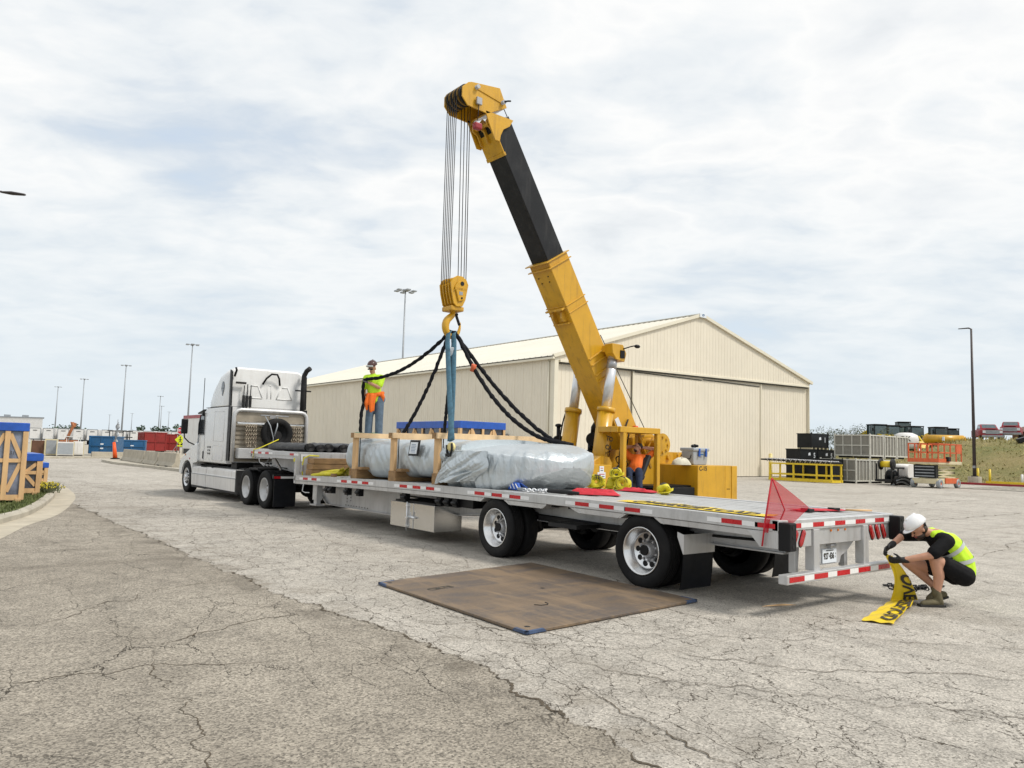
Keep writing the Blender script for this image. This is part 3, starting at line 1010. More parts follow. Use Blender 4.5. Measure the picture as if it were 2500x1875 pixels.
# ================================================================ WHEELS (built once at the origin, outer face towards -X)
def wheel_proto(parent, R_=0.465, w=0.24, deep=True, holes=10, rim='alu_bright'):
    """returns a 'wheel' mesh (rim) with children tyre, hub; axis along X, outer face at x=0"""
    mb = MB()
    rr = 0.30
    if deep:
        prof = [(rr, 0.012), (rr + .006, 0.0), (rr - .004, -.004), (rr - .016, 0.002), (rr - .022, .03), (rr - .05, .055), (rr - .06, .13), (rr - .085, .155), (.10, .165), (.10, .19), (0.0, .19)]
    else:
        prof = [(rr, 0.012), (rr + .006, 0.0), (rr - .004, -.004), (rr - .016, .002), (rr - .03, .05), (rr - .07, .055), (.17, .02), (.12, .0), (0.0, .0)]
    mb.lathe([(r, -h) for r, h in prof], (0, 0, 0), (-1, 0, 0), 40, caps=False)
    sv = ORG[parent.name]
    ORG[parent.name] = Vector()
    wh = part('wheel', mb, rim, parent)
    ORG[parent.name] = sv
    ORG[wh.name] = Vector()
    mb = MB()
    tw = w
    pr = [(rr + .002, .012), (rr + .03, -.006), (R_ - .07, -.012), (R_ - .03, -.002), (R_ - .012, .012), (R_, .03)]
    for k in range(5):
        x = .03 + (tw - .06) * (k + .5) / 5
        e = (tw - .06) / 10
        pr += [(R_, x - e * .75), (R_, x + e * .75), (R_ - .010, x + e * .82), (R_ - .010, x + e * 1.1)]
    pr += [(R_, tw - .03), (R_ - .012, tw - .012), (R_ - .03, tw + .002), (R_ - .07, tw + .012), (rr + .03, tw + .006), (rr + .002, tw - .012)]
    mb.lathe([(r, -h) for r, h in pr], (0, 0, 0), (-1, 0, 0), 48, closed=True)
    part('tyre', mb, 'rubber', wh)
    mb = MB()
    hd = .165 if deep else .0
    for i in range(holes):
        a = 2 * math.pi * (i + .5) / holes
        c = Vector(((.150 if deep else .03), .182 * math.cos(a), .182 * math.sin(a)))
        mb.cyl(c + Vector((.03, 0, 0)), c - Vector((.0 if deep else .024, 0, 0)), .036, n=12)
    part('hand_hole', mb, 'black', wh, kind='stuff')
    mb = MB()
    if deep:
        mb.lathe([(.0, .09), (.05, .088), (.075, .078), (.085, .05), (.095, .0), (.095, -.03)], (hd, 0, 0), (-1, 0, 0), 20)
    else:
        mb.lathe([(.0, .05), (.06, .045), (.085, .03), (.09, .0)], (0, 0, 0), (-1, 0, 0), 20)
    hb = part('hub', mb, 'steel' if deep else 'chrome', wh)
    mb = MB()
    for i in range(10):
        a = 2 * math.pi * i / 10
        c = Vector((hd, .135 * math.cos(a), .135 * math.sin(a)))
        mb.cyl(c, c - Vector((.035, 0, 0)), .015, n=6)
    part('lug_nut', mb, 'steel' if deep else 'chrome', wh, kind='stuff')
    return wh


def put_wheel(proto, parent, x, y, z, flip, first):
    if first:
        o = proto
        o.parent = parent
    else:
        o = copy_tree(proto, (0, 0, 0), None, None, parent)
    p = ORG[parent.name]
    o.location = (x - p.x, y - p.y, z - p.z)
    o.rotation_euler = (rnd.uniform(0, 6.28), 0, math.pi if flip else 0)
    return o


# ================================================================ STEP-DECK TRAILER
TL, TW = 0.0, 2.59


def tz(y):
    return 0.95 + 0.0125 * y - 0.00138 * y * y


def yloft(mb, poly, y0, y1, n=10, rel=True, smooth=False):
    secs = []
    for i in range(n + 1):
        y = y0 + (y1 - y0) * i / n
        secs.append([(a, y, (tz(y) if rel else 0) + b) for a, b in poly])
    return mb.loft(secs, smooth)


tr = thing('step_deck_trailer', 'aluminium step-deck semi trailer with red and white reflective tape, coupled to the white truck', 'trailer', (1.3, 6.4, 0))
npl = 9
for i in range(npl):
    a = .14 + (TW - .28) * i / npl
    b = .14 + (TW - .28) * (i + 1) / npl - .008
    mb = MB()
    e = .045
    yloft(mb, [(a, .062), (a + e, .062), (a + e + .006, .056), (b - e - .006, .056), (b - e, .062), (b, .062), (b, .03), (a, .03)], .10, 12.86, 12)
    part('deck_plank', mb, 'alu_deck', tr)
for sx in (0, 1):
    mb = MB()
    X0 = 0 if sx == 0 else TW
    sg = 1 if sx == 0 else -1
    yloft(mb, [(X0 + sg * .0, .070), (X0 + sg * .137, .070), (X0 + sg * .137, -.03), (X0 + sg * .02, -.062), (X0, -.052)], .02, 12.95, 14)
    part('side_rail', mb, 'alu', tr)
for y0, y1, c0, c1 in ((.06, 1.76, 0, .11), (2.22, 3.31, .12, .17), (3.79, 4.82, .10, .13), (5.32, 12.95, .10, 0)):
    n = 10 if y1 - y0 > 3 else 2
    for sx in (0, 1):
        mb = MB()
        P = []
        for i in range(n + 1):
            t = i / n
            yt, yb = y0 + (y1 - y0) * t, (y0 + c0) + (y1 - c1 - y0 - c0) * t
            xa, xb = (.012, .08) if sx == 0 else (TW - .012, TW - .08)
            P.append([(xa, yt, tz(yt) - .064), (xb, yt, tz(yt) - .064), (xb, yb, tz(yb) - .128), (xa + (.004 if sx == 0 else -.004), yb, tz(yb) - .128)])
        mb.loft(P, False)
        o = part('lower_rail', mb, 'alu', tr)
# fender lips over the wheels
for y0, y1 in ((1.60, 2.39), (4.64, 5.45), (3.09, 3.93)):
    mb = MB()
    for ya, yb in ((y0, y0 + .12), (y1, y1 - .12)):
        mb.bar((.19, ya, tz(ya) - .13), (.19, yb, tz(yb) - .055), .36, .012, (0, 0, 1))
    part('fender_lip', mb, 'alu', tr)
# reflective tape
groups = [(12.45, 11.97), (10.46, 9.98, 9.51), (8.0, 7.53, 7.07), (5.58, 5.12, 4.66), (3.18, 2.71, 2.25), (.74, .30)]


def tape(y1, y0, m, zc=0, h=.052, x=0.0):
    mb = MB()
    mb.prism([(x, y0, tz(y0) + zc - h / 2), (x, y1, tz(y1) + zc - h / 2), (x, y1, tz(y1) + zc + h / 2), (x, y0, tz(y0) + zc + h / 2)], (-.003, 0, 0))
    part('reflective_tape', mb, m, tr)


for g in groups:
    for i, y in enumerate(g):
        tape(y, y - .275 if y > .5 else .05, 'red_tape')
        if i == 0:
            tape(y + .20, y, 'white_tape')
        if y > .5:
            tape(y - .275, y - .475, 'white_tape')
for sx in (0,):
    for y in (15.95, 15.43, 14.92, 13.3):
        mb = MB()
        mb.box((-.003, y - .25, 1.415), (0.0, y, 1.465))
        part('reflective_tape', mb, 'red_tape', tr)
        mb = MB()
        mb.box((-.003, y - .50, 1.415), (0.0, y - .25, 1.465))
        part('reflective_tape', mb, 'white_tape', tr)
# main beams, cross members
for xx in (.62, 1.97):
    mb = MB()
    P = []
    bot = [(.3, .60), (5.6, .60), (6.6, .52), (7.8, .36), (8.6, .30), (12.3, .30), (12.75, .55), (13.4, .9), (16.0, 1.1)]
    top = [(.3, .86), (5.6, .88), (6.6, .88), (7.8, .86), (8.6, .85), (12.3, .79), (12.75, 1.25), (13.4, 1.33), (16.0, 1.33)]
    secs = [[(xx - .008, yb, zb), (xx + .008, yb, zb), (xx + .008, yt, zt), (xx - .008, yt, zt)] for (yb, zb), (yt, zt) in zip(bot, top)]
    mb.loft(secs, False)
    for (ya, za), (yb, zb) in zip(bot, bot[1:]):
        mb.bar((xx, ya, za), (xx, yb, zb), .14, .018)
    part('main_beam', mb, 'alu', tr)
mb = MB()
y = .5
while y < 12.7:
    mb.box((.10, y, tz(y) - .10), (TW - .10, y + .05, tz(y) + .028))
    y += .36
part('cross_members', mb, 'steel_dark', tr)
mb = MB()
for i in range(9):
    for j in range(2):
        mb.cyl((.60, 11.4 - .13 * i, .345 + .0 * j), (.607, 11.4 - .13 * i, .345), .012, n=8)
    mb.cyl((.60, 11.35 - (i % 2) * .18, .42 + .035 * i), (.607, 11.35 - (i % 2) * .18, .42 + .035 * i), .012, n=8)
part('bolt', mb, 'black', tr, kind='stuff')
# rear frame
mb = MB()
mb.box((0.0, 0.0, tz(0) - .05), (TW, .09, tz(0) + .068))
part('rear_rail', mb, 'alu', tr, bev=.006)
for i in range(5):
    a = .19 + .475 * i
    for (q0, q1, m) in ((a, a + .235, 'red_tape'), (a + .235, a + .475, 'white_tape')):
        mb = MB()
        mb.box((q0, -.003, .927), (min(q1, 2.46), 0.0, .977))
        part('reflective_tape', mb, m, tr)
for x0, x1 in ((.0, .66), (1.93, TW)):
    mb = MB()
    mb.box((x0, .012, .715), (x1, .05, .898))
    mb.prism([(x0 if x0 == 0 else x1 - .02, .05, .898), (x0 if x0 == 0 else x1 - .02, .40, .886), (x0 if x0 == 0 else x1 - .02, .24, .715), (x0 if x0 == 0 else x1 - .02, .05, .715)], (.02, 0, 0))
    part('corner_plate', mb, 'alu', tr, bev=.003)
for cx, tilt in ((.16, 1), (.31, 1), (.46, 1), (2.02, -1), (2.17, -1), (2.32, -1)):
    dx = .028 * tilt
    mb = MB()
    mb.cap((cx - dx, .012, .755), (cx + dx, .012, .865), .049, n=12)
    mb.mapv(lambda p: (p[0], .012 + (p[1] - .012) * .15, p[2]))
    g = part('lamp_grommet', mb, 'black', tr)
    mb = MB()
    mb.cap((cx - dx, .003, .757), (cx + dx, .003, .863), .040, n=12)
    mb.mapv(lambda p: (p[0], .004 + (p[1] - .003) * .35, p[2]))
    part('tail_light', mb, 'lens_red', g)
for x0 in (-.012, 2.462):
    mb = MB()
    mb.box((x0, -.13, .70), (x0 + .14, 0.012, 1.0))
    b_ = part('dock_bumper', mb, 'black', tr, bev=.012)
    mb = MB()
    for zz_ in (.75, .85, .95):
        mb.cyl((x0 + .07, -.128, zz_), (x0 + .07, -.134, zz_), .02, n=10)
    part('bolt', mb, 'steel_dark', b_)
mb = MB()
mb.box((.79, .02, .72), (1.79, .06, .90))
part('centre_panel', mb, 'alu', tr, bev=.003)
for cx in (1.08, 1.24, 1.40):
    mb = MB()
    mb.cyl((cx, .02, .87), (cx, .008, .87), .013, n=10)
    part('marker_light', mb, 'lens_amber', tr)
for cx in (.73, 1.85):
    mb = MB()
    mb.box((cx - .06, -.012, .44), (cx + .06, .10, .90))
    part('bumper_post', mb, 'alu', tr, bev=.004)
    mb = MB()
    mb.box((cx - .17 if cx < 1 else cx - .20, .16, .40), (cx - .10 if cx < 1 else cx - .13, .24, .72))
    part('brace_post', mb, 'alu', tr, bev=.004)
mb = MB()
mb.prism([(.80, .10, .72), (1.78, .10, .72), (1.60, .10, .60), (1.46, .10, .55), (1.42, .10, .47), (1.0, .10, .47), (.96, .10, .55), (.80, .10, .60)], (0, .012, 0))
part('plate_bracket', mb, 'alu', tr)
mb = MB()
mb.box((1.02, .085, .485), (1.33, .098, .645))
lp = part('licence_plate', mb, 'paper', tr, bev=.002)
text(lp, '927 436', .098, (1.155, .0835, .562), (1, 0, 0), (0, 0, 1), 'ink', bold=.003, xs=.72)
text(lp, 'S', .03, (1.305, .0835, .585), (1, 0, 0), (0, 0, 1), 'ink')
text(lp, 'T', .03, (1.305, .0835, .548), (1, 0, 0), (0, 0, 1), 'ink')
mb = MB()
mb.box((1.09, .082, .624), (1.26, .085, .632))
part('plate_stripe', mb, 'steel_dark', lp)
mb = MB()
mb.cyl((1.13, .07, .685), (1.25, .07, .69), .028, n=12)
part('plate_light', mb, 'steel', tr)
mb = MB()
mb.box((.03, -.075, .345), (2.42, .035, .445))
ub = part('underride_bar', mb, 'alu', tr, bev=.006)
for i in range(5):
    a = .07 + .485 * i
    for (q0, q1, m) in ((a, a + .29, 'red_tape'), (a + .29, a + .485, 'white_tape')):
        mb = MB()
        mb.box((q0, -.0785, .367), (min(q1, 2.40), -.0755, .423))
        part('reflective_tape', mb, m, ub)
# mud flaps
for x0 in (.03, 1.98):
    mb = MB()
    mb.box((x0, 1.30, .50), (x0 + .60, 1.312, .735))
    mb.prism([(x0, 1.312, .735), (x0, 1.40, .76), (x0, 1.40, .70), (x0, 1.312, .50)], (.008, 0, 0))
    fb = part('flap_bracket', mb, 'alu', tr)
    mb = MB()
    mb.grid(lambda u, v: (x0 + .01 + .58 * u, 1.318 + .05 * (1 - v) ** 2 + .012 * math.sin(u * 5) * (1 - v), .07 + .47 * v), 8, 8)
    mb.grid(lambda u, v: (x0 + .01 + .58 * u, 1.326 + .05 * (1 - v) ** 2 + .012 * math.sin(u * 5) * (1 - v), .07 + .47 * v), 8, 8)
    part('mud_flap', mb, 'flap', fb)
# axles, suspension, wheels
for ya in (2.0, 5.07):
    mb = MB()
    mb.cyl((.1, ya, .465), (2.5, ya, .465), .065)
    for xx in (.62, 1.97):
        mb.bar((xx, ya + .75, .58), (xx, ya - .1, .44), .09, .08)
        mb.cyl((xx, ya - .28, .42), (xx, ya - .28, .72), .12)
        mb.box((xx - .06, ya + .65, .40), (xx + .06, ya + .85, .66))
    mb.cyl((.75, ya - .05, .40), (.95, ya - .05, .46), .09)
    mb.cyl((1.64, ya - .05, .46), (1.84, ya - .05, .40), .09)
    for xx in (.60, 2.0):
        mb.cyl((xx - .06, ya, .465), (xx + .06, ya, .465), .20, n=20)
    part('axle', mb, 'frame_black', tr)
mb = MB()
for y0 in (3.3, 3.7):
    mb.cyl((.9, y0, .62), (1.7, y0, .62), .13, n=16)
mb.cyl((1.3, 6.0, .6), (1.3, 6.9, .6), .14, n=16)
mb.tube([(.60, .4, .72), (.58, 3, .66), (.6, 6, .70), (.61, 9, .72)], .018, 6)
mb.tube([(.57, 6.0, .78), (.57, 9.0, .80), (.58, 12.2, .74)], .02, 6)
part('air_tank', mb, 'frame_black', tr)
mb = MB()
mb.box((.10, 3.25, .60), (.60, 3.85, .66))
mb.box((.55, 2.45, .60), (.60, 4.6, .68))
part('suspension_hanger', mb, 'steel_dark', tr)
wp = None
first = True
wp = wheel_proto(tr)
for ya in (2.0, 5.07):
    for x, fl in ((.045, False), (TW - .045, True)):
        put_wheel(wp, tr, x, ya, .46, fl, first)
        first = False
for ya in (2.0, 5.07):
    for x in (.335, TW - .335 - .24):
        mb = MB()
        pr = [(.30, .01), (.37, 0), (.45, .01), (.465, .03), (.465, .21), (.45, .23), (.37, .24), (.30, .23)]
        mb.lathe([(r, h) for r, h in pr], (x, ya, .46), (1, 0, 0), 36, closed=True)
        mb.lathe([(.30, .12), (.0, .12)], (x, ya, .46), (1, 0, 0), 24)
        part('inner_tyre', mb, 'rubber', tr)
# toolbox under the deck
mb = MB()
mb.box((.055, 6.86, .20), (.66, 8.40, .665))
spec('box_steel', (0.62, 0.61, 0.59), 0.18, 0.92, 0.04, 2)
tb = part('tool_box', mb, 'box_steel', tr, bev=.008)
mb = MB()
mb.box((.047, 7.72, .205), (.055, 7.78, .66))
mb.box((.047, 7.55, .205), (.055, 7.563, .66))
part('door_edge', mb, 'alu', tb)
mb = MB()
mb.cyl((.030, 7.75, .15), (.030, 7.75, .68), .012, n=8)
for zq in (.23, .38, .60):
    mb.box((.022, 7.71, zq), (.055, 7.79, zq + .03))
mb.cyl((.03, 7.66, .41), (.02, 7.45, .405), .028, .02, n=10)
mb.bar((.02, 7.60, .41), (.015, 7.585, .50), .015, .03)
part('latch', mb, 'chrome', tb)
mb = MB()
mb.box((.10, 6.9, .665), (.6, 8.3, .70))
mb.box((.10, 5.75, .70), (.5, 6.8, .83))
part('box_mount', mb, 'frame_black', tr)
# winches along the rail and landing gear
for yw in (11.25, 11.05, 10.28, 9.75, 7.9, 6.7, 6.45, 6.2):
    mb = MB()
    mb.box((.03, yw - .07, tz(yw) - .285), (.14, yw + .07, tz(yw) - .13))
    mb.cyl((.02, yw + .06, tz(yw) - .21), (.02, yw - .09, tz(yw) - .21), .035, n=10)
    part('strap_winch', mb, 'black', tr, bev=.006)
mb = MB()
mb.box((.12, 11.92, .42), (.26, 12.14, .86))
mb.box((.14, 11.95, .33), (.24, 12.11, .42))
mb.box((.08, 11.86, .30), (.30, 12.20, .33))
mb.bar((.2, 12.0, .6), (.62, 12.0, .75), .05, .05)
mb.tube([(.03, 12.45, .82), (.02, 12.5, .60), (.05, 12.4, .57), (.06, 12.2, .58)], .014, 6)
part('landing_gear', mb, 'alu', tr, bev=.004)
# gooseneck
mb = MB()
mb.box((0, 12.90, .76), (.10, 12.99, 1.50))
mb.box((TW - .1, 12.90, .76), (TW, 12.99, 1.50))
mb.box((.10, 12.92, .80), (TW - .1, 12.95, 1.47))
for i in range(6):
    mb.box((.12 + i * .39, 12.905, 1.0), (.15 + i * .39, 12.92, 1.46))
part('riser', mb, 'alu', tr)
mb = MB()
mb.box((.115, 12.893, 1.40), (.42, 12.90, 1.45))
mb.box((.115, 12.893, 1.28), (.16, 12.90, 1.40))
part('reflective_tape', mb, 'white_tape', tr)
mb = MB()
mb.box((-.004, 12.97, 1.27), (.0, 13.05, 1.36))
part('marker_tape', mb, 'yellow_strap', tr)
mb = MB()
mb.box((0, 12.99, 1.40), (TW, 16.05, 1.50))
part('upper_deck', mb, 'alu', tr, bev=.004)
mb = MB()
mb.box((.02, 12.99, 1.325), (.09, 16.02, 1.40))
mb.box((TW - .09, 12.99, 1.325), (TW - .02, 16.02, 1.40))
mb.box((.02, 15.95, 1.30), (TW - .02, 16.04, 1.40))
part('upper_rail', mb, 'alu', tr)
mb = MB()
mb.box((.75, 13.0, 1.20), (1.84, 16.0, 1.32))
mb.box((.9, 14.9, 1.15), (1.7, 15.9, 1.21))
part('coupler_plate', mb, 'frame_black', tr)
mb = MB()
for i in range(3):
    mb.tube([(.5 + .12 * i, 15.9, 1.3), (.52 + .1 * i, 16.3, 1.05), (.6, 16.9, 1.15), (.7, 17.4, 1.5)], .014, 6)
mb.bar((.35, 15.2, 1.32), (.45, 14.9, 1.0), .05, .05)
mb.bar((1.6, 15.2, 1.32), (1.55, 14.7, 1.0), .05, .05)
part('air_line', mb, 'steel', tr)

# ================================================================ TRUCK TRACTOR
tk = thing('semi_truck', 'white sleeper-cab semi truck tractor pulling the step-deck trailer', 'truck', (1.3, 19, 0))


def rrect(x0, x1, z0, z1, y, rt_=.2, rb=.05, n=6, lean=0.0):
    """rounded rectangle section in XZ at Y; rt_ radius of the top corners"""
    P = []
    for cx, cz, r, a0 in ((x1 - rb, z0 + rb, rb, -90), (x1 - rt_, z1 - rt_, rt_, 0), (x0 + rt_, z1 - rt_, rt_, 90), (x0 + rb, z0 + rb, rb, 180)):
        for i in range(n + 1):
            a = R(a0 + 90 * i / n)
            P.append((cx + r * math.cos(a), y + lean * (cz + r * math.sin(a) - z0), cz + r * math.sin(a)))
    return P


mb = MB()                                                    # sleeper box and door part of the cab
mb.loft([rrect(.13, 2.46, 1.05, 2.755, 18.36, .04, .04), rrect(.105, 2.485, 1.05, 2.755, 18.42, .04, .04), rrect(.10, 2.49, 1.05, 2.755, 20.3, .05, .04),
         rrect(.10, 2.49, 1.05, 2.66, 20.75, .12, .04), rrect(.13, 2.46, 1.05, 2.55, 21.1, .18, .04)], True)
part('cab', mb, 'white_paint', tk)
mb = MB()                                                    # windscreen wedge
mb.loft([rrect(.135, 2.455, 1.1, 2.548, 21.1, .18, .04), rrect(.20, 2.39, 1.1, 2.18, 21.45, .16, .04), rrect(.28, 2.31, 1.1, 1.68, 21.85, .1, .04)], True)
part('windscreen', mb, 'glass_dark', tk)
mb = MB()                                                    # roof fairing
mb.loft([rrect(.15, 2.44, 2.765, 3.90, 18.36, .30, .03), rrect(.11, 2.48, 2.765, 3.96, 18.46, .30, .03), rrect(.105, 2.485, 2.765, 3.95, 18.9, .34, .03), rrect(.11, 2.48, 2.765, 3.86, 19.35, .36, .03),
         rrect(.14, 2.45, 2.765, 3.68, 19.75, .38, .03), rrect(.18, 2.41, 2.765, 3.40, 20.15, .32, .03), rrect(.22, 2.37, 2.765, 3.12, 20.42, .2, .03), rrect(.28, 2.31, 2.765, 2.85, 20.62, .05, .02)], True)
rf = part('roof_fairing', mb, 'white_paint', tk)
mb = MB()
mb.box((.115, 18.37, 2.752), (2.475, 20.5, 2.768))
part('fairing_joint', mb, 'steel_dark', tk)
# teardrop window in the fairing side
mb = MB()
pts = []
for i in range(20):
    a = 2 * math.pi * i / 20
    w_ = .11 * (0.62 + .38 * math.sin(a))
    pts.append((.088, 18.93 + (.12 * math.cos(a) if math.sin(a) > 0 else .12 * math.cos(a) * (1 + .9 * math.sin(a))), 3.31 + .22 * math.sin(a)))
mb.prism(pts, (.04, 0, 0))
part('side_window', mb, 'glass_dark', rf)
mb = MB()
mb.box((.084, 18.82, 3.312), (.09, 19.04, 3.326))
part('window_bar', mb, 'black', rf)
# hood and fenders
mb = MB()
mb.loft([rrect(.42, 2.17, 1.0, 1.66, 21.5, .22, .05), rrect(.42, 2.17, .95, 1.58, 22.2, .25, .05), rrect(.46, 2.13, .8, 1.42, 22.9, .25, .05), rrect(.56, 2.03, .55, 1.22, 23.1, .22, .05), rrect(.75, 1.84, .5, 1.0, 23.2, .15, .05)], True)
part('hood', mb, 'white_paint', tk)
for sx in (0, 1):
    mb = MB()
    fx = lambda x: x if sx == 0 else 2.59 - x
    arch = []
    for i in range(15):
        a = R(8 + 164 * i / 14)
        arch.append((22.12 - .62 * math.cos(a), .50 + .56 * math.sin(a)))
    outer = [(22.98, .60), (23.0, .85), (22.86, 1.06), (22.5, 1.22), (22.0, 1.38), (21.5, 1.56), (21.10, 1.60), (21.06, 1.02), (21.5, .98)]
    secs = []
    for xo, sh in ((.085, .0), (.12, .05), (.46, .09)):
        secs.append([(fx(xo), y_, z_ + (sh if z_ > 1 else sh * .4)) for y_, z_ in outer] + [(fx(xo), y_, z_) for y_, z_ in arch])
    mb.loft(secs, False)
    part('fender', mb, 'white_paint', tk, bev=.01)
mb = MB()
mb.box((.45, 22.75, .30), (2.14, 23.05, .60))
part('front_bumper', mb, 'white_paint', tk, bev=.05)
for z_, y_ in ((1.30, 22.35), (1.18, 21.85)):
    mb = MB()
    mb.ell((.083, y_, z_ - .06), (.012, .045, .035), nu=10, nv=6)
    part('marker_light', mb, 'lens_amber' if z_ > 1.2 else 'lens_red', tk)
# door with window
mb = MB()
mb.prism([(.0975, 20.52, 1.93), (.0975, 21.08, 1.93), (.0975, 21.09, 2.24), (.0975, 20.93, 2.52), (.0975, 20.55, 2.52)], (.004, 0, 0))
dw = part('door_window', mb, 'glass_dark', tk)
mb = MB()
for p, q in (((20.50, 1.91), (20.53, 2.54)), ((20.53, 2.54), (20.94, 2.54)), ((20.94, 2.54), (21.11, 2.24)), ((21.11, 2.24), (21.10, 1.91)), ((21.10, 1.91), (20.50, 1.91))):
    mb.bar((.098, p[0], p[1]), (.098, q[0], q[1]), .02, .035, (1, 0, 0))
part('window_frame', mb, 'black', dw)
mb = MB()
for p, q in (((20.42, 1.10), (20.42, 2.60)), ((20.42, 2.60), (20.98, 2.58)), ((21.14, 2.25), (21.12, 1.10)), ((21.12, 1.10), (20.42, 1.10))):
    mb.bar((.0985, p[0], p[1]), (.0985, q[0], q[1]), .006, .014, (1, 0, 0))
part('door_seam', mb, 'steel', tk)
mb = MB()
mb.cap((.088, 20.48, 1.18), (.088, 20.48, 1.36), .035)
mb.mapv(lambda p: (.088 + (p[0] - .088) * .4, p[1], p[2]))
part('door_handle', mb, 'black', tk)
# pressed panels on the sleeper side
for y0, y1, z0, z1 in ((18.62, 19.55, 1.72, 2.62), (18.62, 19.55, 1.14, 1.58)):
    mb = MB()
    for p, q in (((y0, z0), (y1, z0)), ((y1, z0), (y1, z1)), ((y1, z1), (y0, z1)), ((y0, z1), (y0, z0))):
        mb.cyl((.100, p[0], p[1]), (.100, q[0], q[1]), .008, n=6)
    part('pressed_panel', mb, 'white_paint', tk)
for i, s_ in enumerate(('DOT 8138', 'KC 036', 'VN 9023')):
    text(tk, s_, .085, (.0985, 19.93, 1.52 - .10 * i), (0, -1, 0), (0, 0, 1), 'steel_dark')
# side extenders (dark) at the back of the sleeper
for xx in (.115, 2.435):
    mb = MB()
    mb.box((xx, 18.12, 1.15), (xx + .04, 18.36, 2.75))
    mb.prism([(xx, 18.36, 2.77), (xx, 18.20, 2.77), (xx, 18.26, 3.80), (xx, 18.40, 3.86)], (.04, 0, 0))
    part('side_extender', mb, 'black', tk)
# pressed triangles and handle on the back wall, crease shade put in colour
spec('press_shade', (0.70, 0.70, 0.69), 0.4, 0.0, 0.05)
for cx, wd in ((.86, .25), (1.80, .25)):
    mb = MB()
    P = [(cx - wd, 3.05), (cx + wd, 3.05), (cx + wd * .42, 3.42), (cx - wd * .42, 3.42)]
    for a, b in zip(P, P[1:] + P[:1]):
        mb.cyl((a[0], 18.355, a[1]), (b[0], 18.355, b[1]), .016, n=6)
    part('pressed_panel', mb, 'press_shade', tk)
mb = MB()
for a, b in (((1.26, 3.05), (1.26, 3.46)), ((1.26, 3.46), (1.38, 3.46)), ((1.38, 3.46), (1.38, 3.05))):
    mb.cyl((a[0], 18.355, a[1]), (b[0], 18.355, b[1]), .012, n=6)
part('pressed_panel', mb, 'press_shade', tk)
mb = MB()
mb.tube([(1.08, 18.30, 3.48), (1.16, 18.22, 3.66), (1.30, 18.18, 3.80), (1.48, 18.18, 3.80), (1.56, 18.22, 3.68), (1.62, 18.30, 3.48)], .03, 6)
part('work_light_bracket', mb, 'black', tk)
for cx, zc in ((.22, 3.86), (2.33, 3.86)):
    mb = MB()
    mb.tube([(cx, 18.30, zc - .2), (cx + .02, 18.2, zc - .02), (cx, 18.22, zc + .06)], .035, 6)
    part('marker_bracket', mb, 'black', tk)
mb = MB()
for i, (cx, a, b) in enumerate(((.50, 2.35, 3.40), (.60, 2.30, 3.44), (.70, 2.25, 3.42))):
    mb.cyl((cx, 18.22, a), (cx, 18.22, b), .016, n=8)
    mb.box((cx - .035, 18.20, 2.75), (cx + .035, 18.26, 3.1))
mb.box((.25, 18.2, 3.44), (.55, 18.26, 3.50))
part('pogo_sticks', mb, 'steel_dark', tk)
# grille-back box and frame
mb = MB()
for xx in (.75, 1.70):
    mb.box((xx, 14.3, .62), (xx + .14, 22.8, .92))
mb.box((.6, 14.9, .95), (2.0, 16.0, 1.06))
mb.lathe([(.0, .06), (.42, .05), (.46, .0), (.46, -.05)], (1.3, 15.6, 1.08), (0, 0, 1), 24)
mb.box((.35, 17.4, .30), (2.25, 21.6, .95))
mb.box((.30, 17.9, .92), (2.30, 18.38, 1.10))
part('chassis', mb, 'frame_black', tk)
mb = MB()
for y0, y1 in ((17.34, 20.02), (20.06, 21.56)):
    mb.loft([[(.10, y, .285), (.085, y, .62), (.085, y, .66), (.10, y, .70), (.105, y, .84), (.16, y, .90), (.42, y, .90), (.42, y, .285)] for y in (y0, y1)], False)
sf = part('tank_fairing', mb, 'white_dull', tk)
mb = MB()
mb.box((.075, 17.3, .645), (.088, 21.56, .665))
part('fairing_trim', mb, 'galv', sf)
mb = MB()
mb.prism([(.09, 17.22, .22), (.09, 20.1, .25), (.09, 20.15, .285), (.09, 17.34, .285), (.09, 17.34, .90), (.09, 17.25, .90)], (.30, 0, 0))
mb.box((.09, 20.1, .22), (.4, 21.5, .285))
part('fairing_skirt', mb, 'steel_dark', sf)
mb = MB()
for y0, y1 in ((20.2, 20.75), (19.55, 19.7)):
    mb.box((.14, y0, .885), (.40, y1, .915))
part('step_pad', mb, 'black' if False else 'steel_dark', sf)
mb = MB()
mb.box((.60, 17.2, .35), (2.0, 17.4, 1.05))
part('frame_crossmember', mb, 'frame_black', tk)
# exhaust stack
mb = MB()
mb.tube([(2.30, 18.10, 2.25), (2.30, 18.10, 3.55), (2.31, 18.10, 3.82), (2.36, 18.04, 3.98), (2.42, 17.92, 4.06)], .075, 12)
part('exhaust_stack', mb, 'steel_dark', tk)
mb = MB()
mb.box((2.05, 18.06, 3.33), (2.55, 18.14, 3.37))
mb.box((1.8, 18.2, 2.60), (2.3, 18.3, 2.64))
part('stack_bracket', mb, 'black', tk)
